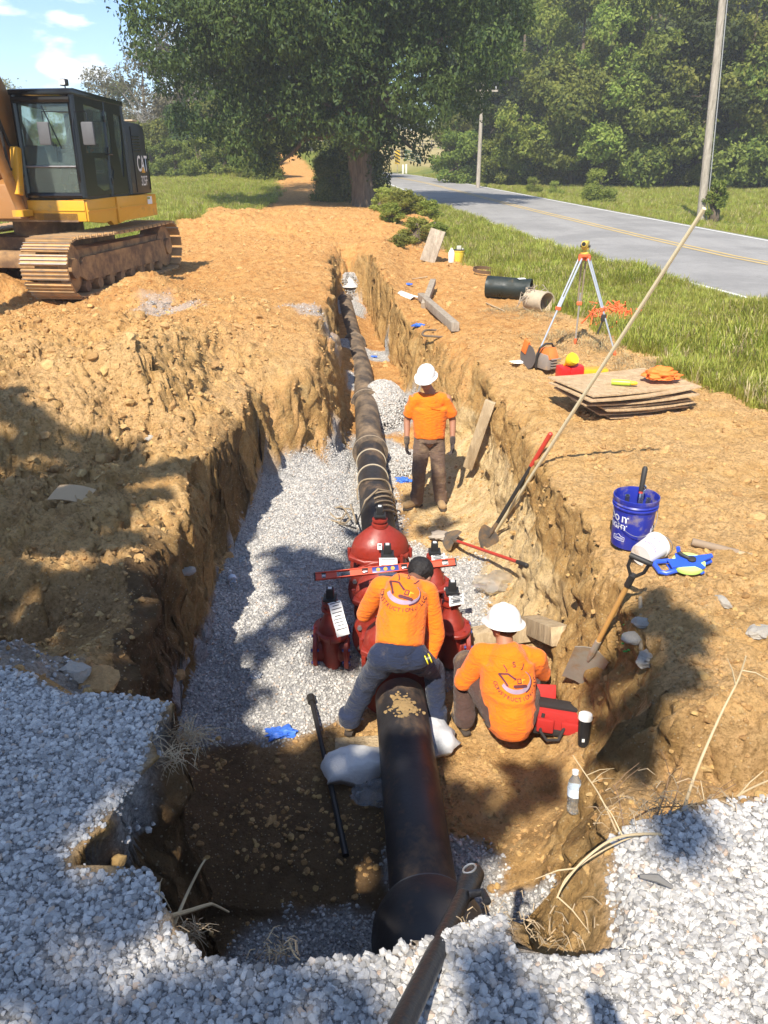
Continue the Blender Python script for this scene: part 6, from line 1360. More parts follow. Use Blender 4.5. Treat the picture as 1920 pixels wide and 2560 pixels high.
PRD = simple('print_dark_maroon', (.10,.025,.035), .8); PRG = simple('print_grey_violet', (.34,.25,.33), .8); PRY = simple('print_yellow', (.70,.42,.03), .8)
def poly2d(pts):
    bm = bmesh.new(); bm.faces.new([bm.verts.new((x, y, 0)) for x, y in pts]); bm.normal_update(); bmesh.ops.triangulate(bm, faces=bm.faces[:], ngon_method='EAR_CLIP'); me = bpy.data.meshes.new('p'); bm.to_mesh(me); bm.free(); return me
def back_logo(shirt, M, k=1.0):
    bv = bvh_of(shirt); bold = .0012*k
    let = []
    for ch, an in (('J', 28), ('S', 0), ('J', -28)):
        a = R(an); rr_ = .155*k; let.append((textmesh(ch, .062*k, bold), (-math.sin(a)*rr_, math.cos(a)*rr_-.025*k), a*.9))
    s = "CONSTRUCTION, LLC"; n = len(s)
    for i, ch in enumerate(s):
        if ch == ' ': continue
        a = R(-88+176*i/(n-1)+2); rr_ = .165*k; x = math.sin(a)*rr_*1.0; y = -math.cos(a)*rr_*.88
        let.append((textmesh(ch, .040*k, bold*.6), (x, y+.005*k), a*.95))
    decal(let, M, bv, .0028, 'shirt_lettering', PRD, shirt)
    o = []; N = 28
    for i in range(N+1): a = R(195+i*(210/N)); o.append((math.cos(a)*.125*k, math.sin(a)*.098*k))
    for i in range(N, -1, -1): a = R(195+i*(210/N)); o.append((math.cos(a)*.112*k+.006*k, math.sin(a)*.075*k+.012*k))
    decal([(poly2d(o), (0,0), 0)], M, bv, .0030, 'emblem_ring', PRG, shirt)
    o2 = [(x*1.04+.004*k, y*1.05-.006*k) for x, y in o[len(o)//4:len(o)//2]]+[(x*1.0, y*1.0) for x, y in o[len(o)//4:len(o)//2]][::-1]
    decal([(poly2d(o2), (0,0), 0)], M, bv, .0034, 'emblem_shadow', PRD, shirt)
    arm = [(-.135,.060), (-.13,.072), (-.055,.070), (-.015,.035), (.005,.022), (-.005,.008), (-.03,.028), (-.062,.056), (-.112,.058), (-.07,-.020), (-.068,-.036), (-.085,-.030), (-.10,.005)]
    track = [(-.035,-.040), (-.025,-.025), (.075,-.030), (.088,-.042), (.080,-.055), (-.02,-.052)]
    cab_ = [(.005,-.020), (.008,.022), (.040,.022), (.042,-.02)]; body = [(.045,-.02), (.045,.014), (.075,.010), (.075,.004), (.052,.0), (.052,-.02)]
    decal([(poly2d([(x*k, y*k) for x, y in P]), (0,0), 0) for P in (arm, track, cab_)], M, bv, .0040, 'emblem_excavator', PRD, shirt)
    decal([(poly2d([(x*k, y*k) for x, y in body]), (0,0), 0)], M, bv, .0040, 'emblem_body', PRY, shirt)
    win = [(.013,-.012), (.015,.014), (.032,.014), (.034,-.012)]
    decal([(poly2d([(x*k, y*k) for x, y in win]), (0,0), 0)], M, bv, .0048, 'emblem_window', ORS, shirt)
V3 = Vector
# --- standing worker
def p_standing():
    f = G(1100, 1262); f = V3((.55, 8.85, max(Hs(.52, 8.7), Hs(.8, 8.8))-.01)); z = f.z; t = empty('person', f, label='worker in white hard hat, orange T-shirt and brown trousers standing by the pipe looking down', cat='person'); X = lambda x, y, zz: V3((x, y, zz))
    # local frame: faces -y, slightly to his right (image left)
    hip = .90; shz = 1.42; hc = X(-.06,-.05,1.63); HM = axes((-.35,-1,-.25), (-.05,-.20,1))
    lf, rf = X(-.14,-.02,.10), X(.16,.03,.10)     # ankles (image left / right)
    def body(mb):
        headpart(mb, hc, HM); cap(mb, X(0,.0,shz+.04), .062, hc+V3((0,.02,-.06)), .056)
        cap(mb, X(0,.0,1.02), .125, X(0,.01,1.28), .13); cap(mb, X(-.15,.01,1.38), .07, X(.15,.01,1.38), .07); cap(mb, X(0,0,hip), .12, X(0,0,1.05), .12)
        for s, a in ((-1, lf), (1, rf)):
            cap(mb, X(s*.09,0,hip-.02), .088, X(s*.11,-.03,.50), .062); cap(mb, X(s*.11,-.03,.50), .060, a, .045)
            sh = X(s*.20,.01,shz-.03); el = X(s*.275,.03,1.12); wr = X(s*.275,-.06,.88); cap(mb, sh, .055, el, .042); cap(mb, el, .043, wr, .030)
    organic('body', body, .010, 4, SKIN, t)
    def shirt(mb):
        cap(mb, X(0,.0,.93), .165, X(0,.005,1.22), .155, ends=False); cap(mb, X(0,.005,1.22), .155, X(0,.01,1.34), .145); cap(mb, X(-.15,.01,1.385), .083, X(.15,.01,1.385), .083)
        cap(mb, X(-.05,0,.93), .14, X(-.08,.005,1.3), .13, ends=False); cap(mb, X(.05,0,.93), .14, X(.08,.005,1.3), .13, ends=False)
        for s in (-1, 1): cap(mb, X(s*.17,.01,1.395), .080, X(s*.262,.022,1.17), .072, ends=False)
        cap(mb, X(0,0,1.40), .088, X(0,0,1.455), .076, ends=False)
    organic('shirt', shirt, .011, 5, ORS, t, .016, 8, (1,1,.45), 3)
    def trs(mb):
        cap(mb, X(0,0,hip+.08), .152, X(0,0,hip-.02), .150, ends=False)
        for s, a in ((-1, lf), (1, rf)):
            cap(mb, X(s*.085,0,hip), .105, X(s*.115,-.035,.50), .088); cap(mb, X(s*.115,-.035,.50), .090, a+V3((0,.005,-.02)), .072); cap(mb, a+V3((0,0,.10)), .082, a+V3((0,0,-.03)), .080, ends=False)
    organic('trousers', trs, .011, 4, BROWNP, t, .012, 10, (1,1,.8), 7)
    for a, d in ((lf, (-.9,-.6,0)), (rf, (.15,-1,0))): boot(t, a+V3((0,0,-.0)), d)
    for s in (-1, 1):
        organic('glove', lambda mb, s=s: (cap(mb, X(s*.275,-.055,.92), .036, X(s*.275,-.065,.87), .034), hand(mb, X(s*.275,-.065,.875), (0,-.10,-1), (-s,-.3,0), -1 if s > 0 else 1, .75, 1.08)), .006, 2, GLV, t)
    hardhat(t, hc, HM); specs(t, hc, HM); eyes(t, hc, HM)
    mb = MB(); mb.box((.05,-.152,1.33), (.11,.006,.004)); mb.build('pocket_seam', simple('seam_dark_orange', (.45,.10,.01), .9), t)
    mb = MB(); 
    for s in (-1, 1): mb.box((s*.115,-.132,.60), (.10,.012,.14), bev=.005)
    return t
p_standing()
def bent_chain(mb, pts, rs_, **k):
    for a, b, ra, rb in zip(pts, pts[1:], rs_, rs_[1:]): cap(mb, a, ra, b, rb, **k)
# --- stooping worker straddling the pipe
def p_stooping():
    o = V3((.10, 4.55, -1.6)); t = empty('person', o, label='bare-headed worker in long-sleeved orange shirt stooping over the red valves', cat='person'); w = lambda x, y, z: V3((x, y, z))-o
    zl = Hs(-.24, 4.57)+.05; zr = Hs(.42, 4.75)
    pel = w(.10,4.50,-.80); mid = w(.12,4.64,-.62); ch = w(.14,4.82,-.50); sl = w(-.025,4.92,-.51); sr = w(.305,4.86,-.51); nk = w(.20,5.00,-.50); hc = w(.27,5.12,-.53); HM = axes((.25,.75,-.75), (.25,.75,.5))
    hl = pel+V3((-.10,0,-.02)); hr = pel+V3((.10,0,-.02)); kl = w(-.13,4.60,-1.14); kr = w(.37,4.74,-1.10); al = w(-.255,4.60,zl+.10); ar = w(.40,4.66,zr+.11)
    el = w(-.15,4.98,-.78); wl = w(.0,5.18,-.80); er = w(.38,4.76,-.80); wr = w(.33,4.66,-1.00)
    def body(mb):
        headpart(mb, hc, HM); cap(mb, nk-V3((.02,.04,.0)), .065, hc, .06); bent_chain(mb, [pel, mid, ch], [.12,.11,.115]); cap(mb, sl, .07, sr, .07)
        bent_chain(mb, [hl, kl, al], [.09,.062,.045]); bent_chain(mb, [hr, kr, ar], [.09,.062,.045]); bent_chain(mb, [sl, el, wl], [.055,.043,.030]); bent_chain(mb, [sr, er, wr], [.055,.043,.030])
        hand(mb, wl, (.6,.6,-.4), (0,-.3,-1), 1, .6); hand(mb, wr, (-.4,.3,-.9), (-1,0,-.2), 1, .8)
    organic('body', body, .010, 3, SKIN2, t)
    def sh(mb):
        bk = (mid-pel).normalized(); side = V3((1,0,0))
        cap(mb, pel+bk*.055, .15, mid, .145, ends=False); cap(mb, mid, .145, ch, .150); cap(mb, pel+bk*.055+side*.045, .13, ch+side*.045, .13, ends=False); cap(mb, pel+bk*.055-side*.045, .13, ch-side*.045, .13, ends=False)
        cap(mb, sl+V3((.01,0,.0)), .088, sr-V3((.01,0,0)), .088); cap(mb, ch, .13, nk-V3((.02,.06,.01)), .088, ends=False)
        bent_chain(mb, [sl, el], [.082,.066]); cap(mb, el, .068, wl+(el-wl)*.12, .050, ends=False); bent_chain(mb, [sr, er], [.082,.066]); cap(mb, er, .068, wr+(er-wr)*.12, .050, ends=False)
    s = organic('shirt', sh, .011, 5, ORS, t, .018, 7, (1,.55,.55), 11)
    def tr(mb):
        cap(mb, pel+(mid-pel)*.45, .138, pel, .138); cap(mb, hl+V3((-.01,-.0,0)), .112, hr+V3((.01,-.0,0)), .112)
        bent_chain(mb, [hl, kl, al], [.105,.082,.068]); bent_chain(mb, [hr, kr, ar], [.105,.082,.068])
        cap(mb, al+V3((0,0,.08)), .082, al+V3((0,0,-.03)), .080, ends=False); cap(mb, ar+V3((0,0,.08)), .082, ar+V3((0,0,-.03)), .080, ends=False)
    tr_ = organic('trousers', tr, .011, 4, DENIM, t, .012, 9, (1,1,.8), 17)
    boot(t, al, (-.1,-.4,0) if False else (.15,1,0)); boot(t, ar, (.3,1,0))
    def hair(mb): 
        g = bmesh.ops.create_icosphere(mb.bm, subdivisions=3, radius=1)['verts']; T = Matrix.Translation(hc+HM @ V3((0,-.022,.052))) @ HM.to_4x4() @ Matrix.Diagonal((.100,.112,.098,1)); bmesh.ops.transform(mb.bm, matrix=T, verts=g)
        cap(mb, hc+HM @ V3((0,-.07,.0)), .055, hc+HM @ V3((0,-.06,-.035)), .045)
    organic('hair', hair, .008, 2, HAIR, t, .006, 40); eyes(t, hc, HM)
    mb = MB(); bk = (mid-pel).normalized(); mb.tube([pel+bk*.045+V3((.163*math.cos(a)*1.0, .03*math.sin(a)*0, .16*math.sin(a))) @ Matrix.Identity(3) for a in np.linspace(0, 6.2, 24)], .012, 6)
    # logo on the back
    zc = (V3((0,-bk.z,bk.y))).normalized(); c0 = ch+(mid-ch)*.05; M = Matrix((V3((1,0,0)), bk, zc)); M = Matrix((V3((1,.0,0)), bk, V3((1,0,0)).cross(bk))).transposed().to_4x4() @ Matrix.Rotation(R(-14), 4, 'Z'); M.translation = c0+V3((.0,0,0)); back_logo(s, M, .95)
    # tape measure on the hip
    q = w(.305,4.44,-.80); tm = empty('tape_measure', q+o, (R(20),0,R(20)), label='yellow and black tape measure clipped to the stooping worker\'s hip', cat='tape measure')
    mb = MB(); mb.lathe([(.026,-.022), (.034,-.018), (.034,.018), (.026,.022)], 20, Matrix.Rotation(R(70), 4, 'Y')); mb.build('case', VDK, tm)
    for z in (-.014, .014): mb = MB(); mb.lathe([(.035,z-.004), (.036,z), (.035,z+.004)], 20, Matrix.Rotation(R(70), 4, 'Y')); mb.build('stripe', simple('tape_yellow', (.75,.62,.03), .4), tm)
    return t
p_stooping()
# --- squatting worker
def p_squat():
    o = V3((.92, 4.60, -1.5)); t = empty('person', o, label='worker in white hard hat squatting with his back turned, orange long-sleeved shirt', cat='person'); w = lambda x, y, z: V3((x, y, z))-o
    zf = Hs(.62, 4.75); zg = Hs(1.05, 4.6)
    pel = w(.90,4.44,-1.25); mid = w(.90,4.47,-1.10); ch = w(.885,4.60,-.95); sl = w(.70,4.66,-.93); sr = w(1.09,4.66,-.95); nk = w(.875,4.68,-.84); hc = w(.865,4.73,-.735); HM = axes((-.62,.75,-.12), (0,.08,1))
    hl = pel+V3((-.09,.02,0)); hr = pel+V3((.09,.02,0)); kl = w(.62,4.86,-1.12); kr = w(1.12,4.92,-1.15); al = w(.60,4.62,zf+.11); ar = w(1.02,4.55,zg+.10)
    el = w(.585,4.68,-1.16); wl = w(.62,4.90,-1.14); er = w(1.17,4.74,-1.14); wr = w(1.05,4.98,-1.15)
    def body(mb):
        headpart(mb, hc, HM); cap(mb, nk-V3((0,.02,.02)), .065, hc-V3((0,.01,.02)), .058); bent_chain(mb, [pel, mid, ch], [.12,.115,.115]); cap(mb, sl, .07, sr, .07)
        bent_chain(mb, [hl, kl, al], [.09,.062,.045]); bent_chain(mb, [hr, kr, ar], [.09,.062,.045]); bent_chain(mb, [sl, el, wl], [.055,.043,.030]); bent_chain(mb, [sr, er, wr], [.055,.043,.030])
        hand(mb, wl, (.5,.8,-.2), (0,0,-1), 1, .6); hand(mb, wr, (-.5,.8,-.2), (0,0,-1), -1, .6)
    organic('body', body, .010, 3, SKIN, t)
    def sh(mb):
        cap(mb, w(.90,4.42,-1.33), .155, mid, .172, ends=False); cap(mb, w(.83,4.42,-1.31), .125, ch-V3((.06,0,0)), .135, ends=False); cap(mb, w(.97,4.42,-1.31), .125, ch+V3((.06,0,0)), .135, ends=False); cap(mb, w(.90,4.41,-1.27), .185, ch, .155)
        cap(mb, sl+V3((.01,0,0)), .088, sr-V3((.01,0,0)), .088); cap(mb, ch, .13, nk, .080, ends=False)
        bent_chain(mb, [sl, el], [.085,.070]); cap(mb, el, .072, wl+(el-wl)*.2, .055, ends=False); bent_chain(mb, [sr, er], [.085,.068]); cap(mb, er, .070, wr+(er-wr)*.2, .055, ends=False)
    s = organic('shirt', sh, .011, 5, ORS, t, .018, 7, (1,1,.5), 23)
    def tr(mb):
        cap(mb, pel-V3((.05,0,.02)), .150, pel+V3((.05,0,-.02)), .150); bent_chain(mb, [hl, kl, al], [.125,.095,.075]); bent_chain(mb, [hr, kr, ar], [.125,.095,.075]); cap(mb, al+V3((0,0,.06)), .080, al+V3((0,0,-.03)), .078, ends=False); cap(mb, ar+V3((0,0,.06)), .080, ar+V3((0,0,-.03)), .078, ends=False)
    organic('trousers', tr, .011, 4, DKP, t, .010, 9, (1,1,1), 29)
    boot(t, al, (-.25,1,0)); boot(t, ar, (.25,1,0)); hardhat(t, hc, HM)
    def hair(mb):
        g = bmesh.ops.create_icosphere(mb.bm, subdivisions=3, radius=1)['verts']; T = Matrix.Translation(hc+HM @ V3((0,-.03,.02))) @ HM.to_4x4() @ Matrix.Diagonal((.080,.080,.070,1)); bmesh.ops.transform(mb.bm, matrix=T, verts=g)
    organic('hair', hair, .008, 2, HAIR, t, .002, 40); specs(t, hc, HM, True); eyes(t, hc, HM)
    up = (ch-mid+V3((0,-.02,.05))).normalized(); r_ = V3((1,0,0)); zc = r_.cross(up); M = Matrix((r_, up, zc)).transposed().to_4x4() @ Matrix.Rotation(R(3), 4, 'Z'); M.translation = mid+(ch-mid)*.45+V3((.03,0,0)); back_logo(s, M, .88)
    return t
p_squat()
# --- the photographer (only his shadow is in view)
def p_photo():
    z = Hs(-.05, -.5); o = V3((-.02,-.42,z)); t = empty('person', o, label='photographer standing on the gravel behind the camera', cat='person')
    X = lambda x, y, zz: V3((x, y, zz)); HM = axes((0,1,-.3), (0,.2,1)); hc = X(0,.02,1.66)
    def body(mb):
        headpart(mb, hc, HM); cap(mb, X(0,-.02,1.44), .06, hc, .056); bent_chain(mb, [X(0,0,.95), X(0,0,1.2), X(0,0,1.36)], [.15,.145,.14]); cap(mb, X(-.17,0,1.41), .065, X(.17,0,1.41), .065)
        for s in (-1, 1): bent_chain(mb, [X(s*.1,0,.9), X(s*.12,.02,.5), X(s*.13,0,.1)], [.09,.062,.045]); bent_chain(mb, [X(s*.2,0,1.4), X(s*.26,.1,1.18), X(s*.12,.27,1.42)], [.055,.043,.030]); hand(mb, X(s*.12,.27,1.42), (-s*.3,.3,.9), (0,1,0), s, .5)
    organic('body', body, .012, 3, SKIN, t)
    organic('shirt', lambda mb: (cap(mb, X(0,0,.95), .17, X(0,0,1.34), .155, ends=False), cap(mb, X(-.17,0,1.41), .082, X(.17,0,1.41), .082), [cap(mb, X(s*.19,0,1.4), .075, X(s*.25,.08,1.22), .068, ends=False) for s in (-1, 1)]), .014, 4, cloth('grey_shirt', (.2,.2,.22)), t)
    organic('trousers', lambda mb: [bent_chain(mb, [X(s*.09,0,.95), X(s*.12,.02,.5), X(s*.13,0,.12)], [.115,.085,.075]) for s in (-1, 1)], .014, 3, DENIM, t)
    for s in (-1, 1): boot(t, X(s*.13,0,.10), (s*.2,1,0))
    return t
p_photo()
# ------------------------------------------------------------------ excavator
CY = simple('excavator_yellow', (.72,.36,.025), .4, var=.12, scale=2, dirt=.15, dirtcol=(.35,.2,.08)); CBK = simple('cab_black', (.008,.008,.009), .22, var=.3, scale=3); CBM = simple('panel_black', (.020,.020,.022), .38, var=.3, scale=3, dirt=.08, dirtcol=(.12,.09,.06))
BOOMM = simple('boom_dusty_orange', (.30,.135,.035), .55, var=.2, scale=2, dirt=.3, dirtcol=(.33,.2,.1)); TRK = simple('worn_track_steel', (.40,.27,.15), .6, .25, var=.3, scale=6, dirt=.75, dirtcol=(.58,.36,.16)); TRF = simple('muddy_track_frame', (.17,.10,.055), .8, var=.3, scale=3, dirt=.6, dirtcol=(.42,.25,.11)); GROUS = simple('polished_grouser', (.42,.37,.32), .35, .7, dirt=.25)
def glassm():
    t = NT('cab_glass'); t.b.inputs['Base Color'].default_value = (.45,.55,.50,1); t.b.inputs['Roughness'].default_value = .03; t.b.inputs['Transmission Weight'].default_value = .9; t.b.inputs['IOR'].default_value = 1.4; t.b.inputs['Specular IOR Level'].default_value = .9
    return t.m
GLS = glassm(); SEATM = simple('seat_grey', (.38,.36,.33), .8); MIR = simple('mirror_back', (.10,.10,.105), .5, 0)
EO = Vector((-6.32, 15.45, 0)); EO.z = Hs(-6.3, 15.4)+.05; EO.z = .30; EA = math.atan2(-.99, -.12)     # local +x = forwards
t = empty('excavator', EO, (0, 0, EA), label='yellow and black tracked excavator parked on the spoil at the left', cat='excavator')
def P(nm, mb, m, par=None, **k): return mb.build(nm, m, par or t, **k)
# tracks
Lh = 2.05; rr1 = .46
for s in (1, -1):
    yc = s*1.20; w = .80
    tr = empty('track', (0,0,0)); tr.parent = t
    pathp = []
    def tp(u):   # closed loop, perimeter parameter
        L = 2*Lh; c = math.pi*rr1; tot = 2*L+2*c; d = (u % 1)*tot
        if d < L: return (Lh-d, 2*rr1-.015*math.sin(math.pi*d/L)*2), (-1, 0)
        d -= L
        if d < c: a = d/rr1; return (-Lh-rr1*math.sin(a), rr1+rr1*math.cos(a)), (-math.cos(a), -math.sin(a))
        d -= c
        if d < L: return (-Lh+d, 0), (1, 0)
        d -= L; a = d/rr1; return (Lh+rr1*math.sin(a), rr1-rr1*math.cos(a)), (math.cos(a), math.sin(a))
    NS = 50; mb = MB(); mb.box((0,0,0), (.175,w,.03), bev=.004).box((-.065,0,.022), (.02,w,.045)).box((.0,0,.020), (.016,w,.034)).box((.065,0,.020), (.016,w,.034)); shoe = None
    sm = bpy.data.meshes.new('track_shoe'); bmesh.ops.recalc_face_normals(mb.bm, faces=mb.bm.faces[:]); 
    for f in mb.bm.faces: f.material_index = 1 if f.calc_center_median().z > .03 else 0
    mb.bm.to_mesh(sm); mb.bm.free(); sm.materials.append(TRK); sm.materials.append(GROUS)
    for i in range(NS):
        (x, z), (dx, dz) = tp((i+.5)/NS); o = link('track_shoe', sm, tr); ang = math.atan2(dz, dx); o.location = (x, yc, z+.03); o.rotation_euler = (0, -ang, 0)
        # outward normal check: the shoe's +z must face away from the loop's middle
        nx, nz = -math.sin(ang), math.cos(ang)
        if nx*x*.3+nz*(z-rr1) < 0: o.rotation_euler = (math.pi, ang if False else -ang, 0)
    mb = MB(); mb.prism([(-Lh-.1,.2), (-Lh-.1,.72), (Lh+.1,.72), (Lh+.2,.5), (Lh+.1,.22), (Lh-.5,.15), (-Lh+.5,.15)], .36, Matrix.Translation((0,yc+.18,.02)) @ Matrix.Rotation(R(90), 4, 'X')); P('track_frame', mb, TRF, tr)
    mb = MB(); mb.prism([(-Lh+.1,.28), (-Lh+.25,.62), (Lh-.35,.60), (Lh-.1,.35), (Lh-.4,.22), (-Lh+.4,.22)], .05, Matrix.Translation((0,yc+s*.24+.025,.02)) @ Matrix.Rotation(R(90), 4, 'X')); P('side_guard', mb, TRF, tr)
    for x in (Lh, -Lh): mb = MB(); mb.lathe([(.30,-.22), (.40,-.20), (.40,.20), (.30,.22), (.16,.23), (.16,.30), (.0,.30)], 32, Matrix.Translation((x,yc,rr1+.02)) @ Matrix.Rotation(R(-90*s), 4, 'X')); P('idler_wheel' if x > 0 else 'drive_sprocket', mb, TRF, tr)
    for k in range(8): mb = MB(); mb.lathe([(.10,-.25), (.12,-.2), (.12,.2), (.10,.25)], 16, Matrix.Translation((-1.6+k*.46,yc,.15)) @ Matrix.Rotation(R(90), 4, 'X')); P('roller', mb, TRF, tr)
mb = MB(); mb.box((0,0,.62), (1.5,1.9,.5), bev=.08).box((.9,0,.5), (.5,2.2,.28), bev=.04).box((-.9,0,.5), (.5,2.2,.28), bev=.04); P('car_body', mb, TRF)
mb = MB(); mb.lathe([(.62,.85), (.62,1.12)], 40); P('slew_ring', mb, TRF)
# upper body: local y + is the cab side
yl = 1.40
mb = MB(); mb.box((-.2,0,1.22), (2.9,2.5,.14)); P('house_floor', mb, TRF)
mb = MB(); out = [(-1.72,1.12), (-1.72,1.52), (.10,1.52), (.10,1.06), (-.02,1.08), (-.15,1.10)]; mb.prism(out, .10, Matrix.Translation((0,yl+.06,0)) @ Matrix.Rotation(R(90), 4, 'X'), .012); mb.box((-.85,yl+.065,1.33), (1.7,.02,.02)); P('rear_side_skirt', mb, CY)
mb = MB(); out = [(.11,1.52), (1.22,1.50), (1.22,1.16), (.6,1.10), (.40,1.14), (.30,1.05), (.11,1.05)]; mb.prism(out, .10, Matrix.Translation((0,yl+.03,0)) @ Matrix.Rotation(R(90), 4, 'X'), .012); mb.box((.66,yl+.035,1.33), (1.1,.02,.02)); P('front_side_skirt', mb, CY)
mb = MB(); mb.box((1.20,.86,1.33), (.10,1.08,.34), bev=.02).box((1.255,.86,1.34), (.02,1.05,.02)); P('front_skirt', mb, CY)
mb = MB(); mb.box((-1.70,0,1.45), (.35,2.5,.75), bev=.12); P('counterweight', mb, CY)
mb = MB(); mb.box((-.15,-.85,1.85), (2.6,.95,1.0), bev=.08); P('right_side_housing', mb, CY)
# rear housing on the cab side
mb = MB(); mb.prism([(-1.70,1.53), (-1.62,2.72), (-1.45,2.78), (-.62,2.80), (-.62,1.53)], 1.0, Matrix.Translation((0,yl+.0,0)) @ Matrix.Rotation(R(90), 4, 'X'), .03); P('engine_door', mb, CBM)
mb = MB(); mb.box((-1.2,.9,2.80), (.5,.6,.05), bev=.02); P('engine_cap', mb, CBK)
mb = MB(); mb.box((-1.3,1.3,2.83), (.22,.16,.03), bev=.01); P('beacon_base', mb, simple('tan_cap', (.5,.38,.25), .5))
# cab: open frame of posts with panes
x0, x1 = -.62, 1.22; y0, y1 = .42, yl; z0, z1 = 1.54, 3.13
cb = empty('cab'); cb.parent = t
def bar(nm, pts, r, m=CBK): mb = MB(); mb.tube(pts, r, 8); P(nm, mb, m, cb)
for nm, pts, w in (('front_post', [(x1,y1,z0), (x1-.04,y1-.01,z1)], .06), ('front_post', [(x1,y0,z0), (x1-.04,y0,z1)], .06), ('rear_post', [(x0,y1,z0), (x0,y1-.02,z1-.06)], .07), ('rear_post', [(x0,y0,z0), (x0,y0,z1)], .07), ('door_post', [(.18,y1+.01,z0), (.10,y1,z1)], .045)):
    bar(nm, pts, w)
mb = MB(); mb.prism([(x0-.06,z1-.10), (x0-.04,z1-.02), (x1-.06,z1+.05), (x1+.04,z1+.03), (x1+.04,z1-.05)], y1-y0+.10, Matrix.Translation((0,y1+.05,0)) @ Matrix.Rotation(R(90), 4, 'X'), .015); P('roof', mb, CBK, cb)
bar('front_top_rail', [(x1,y0,z1-.12), (x1,y1,z1-.12)], .055); bar('front_bottom_rail', [(x1+.02,y0,z0+.03), (x1+.02,y1,z0+.03)], .05); bar('window_rail', [(x1+.03,y0+.05,z0+.48), (x1+.03,y1-.05,z0+.48)], .016, simple('grey_rail', (.25,.25,.26), .3, .5))
mb = MB(); mb.box(((x0+x1)/2,(y0+y1)/2,z0), (x1-x0,y1-y0,.06)); P('cab_floor', mb, CBM, cb)
def pane(nm, pts, ax='y', th=.006):
    bm = bmesh.new(); A = [bm.verts.new(p) for p in pts]; n = Vector((0,1,0)) if ax == 'y' else Vector((1,0,0)); B = [bm.verts.new(Vector(p)-n*th) for p in pts]; k = len(pts); bm.faces.new(A); bm.faces.new(B[::-1])
    for i in range(k): bm.faces.new((A[i], A[(i+1) % k], B[(i+1) % k], B[i]))
    bmesh.ops.recalc_face_normals(bm, faces=bm.faces[:]); me = bpy.data.meshes.new(nm); bm.to_mesh(me); bm.free(); me.materials.append(GLS); return link(nm, me, cb)
pane('windscreen', [(x1+.01,y0+.06,z0+.50), (x1+.01,y1-.06,z0+.50), (x1-.01,y1-.06,z1-.17), (x1-.01,y0+.06,z1-.17)], 'x'); pane('lower_windscreen', [(x1+.02,y0+.06,z0+.08), (x1+.02,y1-.06,z0+.08), (x1+.02,y1-.06,z0+.46), (x1+.02,y0+.06,z0+.46)], 'x')
def sheet(nm, outer, holes, y, m, th=.03):
    """side panel with real openings: built from strips round each opening"""
    bm = bmesh.new(); from mathutils.geometry import tessellate_polygon
    loops = [outer]+holes; pts = [p for l in loops for p in l]; tris = tessellate_polygon([[Vector((x, z, 0)) for x, z in l] for l in loops]); V = [bm.verts.new((x, y, z)) for x, z in pts]; U = [bm.verts.new((x, y-th, z)) for x, z in pts]
    for a, b, c in tris: bm.faces.new((V[a], V[b], V[c])); bm.faces.new((U[c], U[b], U[a]))
    i = 0
    for l in loops:
        n = len(l)
        for k in range(n): a, b = i+k, i+(k+1) % n; bm.faces.new((V[a], V[b], U[b], U[a]))
        i += n
    bmesh.ops.recalc_face_normals(bm, faces=bm.faces[:]); me = bpy.data.meshes.new(nm); bm.to_mesh(me); bm.free(); me.materials.append(m); return link(nm, me, cb)
h1 = [(.25,2.35), (.28,3.05), (.93,3.07), (1.02,2.35)]; h2 = [(.30,2.20), (.98,2.20), (.98,1.85), (.80,1.68), (.45,1.68), (.30,1.95)]
h1 = [(-.02,2.25), (.0,2.90), (.86,2.97), (.98,2.23)]; h2 = [(.72,2.16), (.74,1.72), (.50,1.62), (.15,1.66), (.02,1.95), (.22,2.16)]; h3 = [(-.52,2.86), (-.26,2.89), (-.22,2.5), (-.34,1.85), (-.40,1.85), (-.52,2.45)]
# door glass higher and rear quarter glass
dr = sheet('door_panel', [(-.14,z0+.02), (-.20,z1-.06), (x1-.08,z1-.02), (x1-.03,z0+.02)], [h1, h2], y1+.035, CBK)
sheet('rear_side_panel', [(x0-.02,z0+.02), (x0-.02,z1-.10), (-.21,z1-.06), (-.15,z0+.02)], [h3], y1+.03, CBK)
pane('door_window', [(x, y1+.02, z) for x, z in h1]); pane('lower_door_window', [(x, y1+.02, z) for x, z in h2]); pane('rear_quarter_window', [(x, y1+.015, z) for x, z in h3])
# far side has window openings too
sheet('inner_side_panel', [(x0,z0), (x0,z1-.05), (x1-.02,z1-.02), (x1,z0)], [[(-.45,2.35), (-.45,2.9), (1.0,2.95), (1.1,2.35)]], y0+.0, CBK); pane('rear_window', [(x0,y0+.1,2.45), (x0,y1-.1,2.45), (x0,y1-.1,2.95), (x0,y0+.1,2.95)], 'x')
bar('door_handle', [(.05,y1+.06,2.22), (.22,y1+.06,2.22)], .012)
bar('handrail', [(x1+.10,y1+.02,z0+.25), (x1+.13,y1+.03,z0+.4), (x1+.10,y1+.03,z1-.5), (x1+.04,y1+.02,z1-.4)], .013)
bar('wiper', [(x1+.04,(y0+y1)/2,z1-.2), (x1+.05,(y0+y1)/2+.25,z0+.75)], .009)
for zz_ in (z0+.25, z0+.75, z1-.35): mb = MB(); mb.box((.165,y1+.045,zz_), (.05,.03,.09), bev=.006); P('hinge', mb, CBM, cb)
for k in range(6): mb = MB(); mb.box((-1.15,yl+.012,2.30+k*.05), (.34,.014,.018), bev=.003); P('vent_slat', mb, CBK)
mb = MB(); mb.box((-.98,yl+.006,2.14), (.012,.01,1.15)).box((-1.66,yl+.006,2.0), (.012,.01,.8)); P('door_seam', mb, simple('seam_black', (.002,.002,.002), .8))
for zz_ in (1.75, 2.5): mb = MB(); mb.box((-.70,yl+.02,zz_), (.06,.03,.10), bev=.006); P('door_latch', mb, CBM)
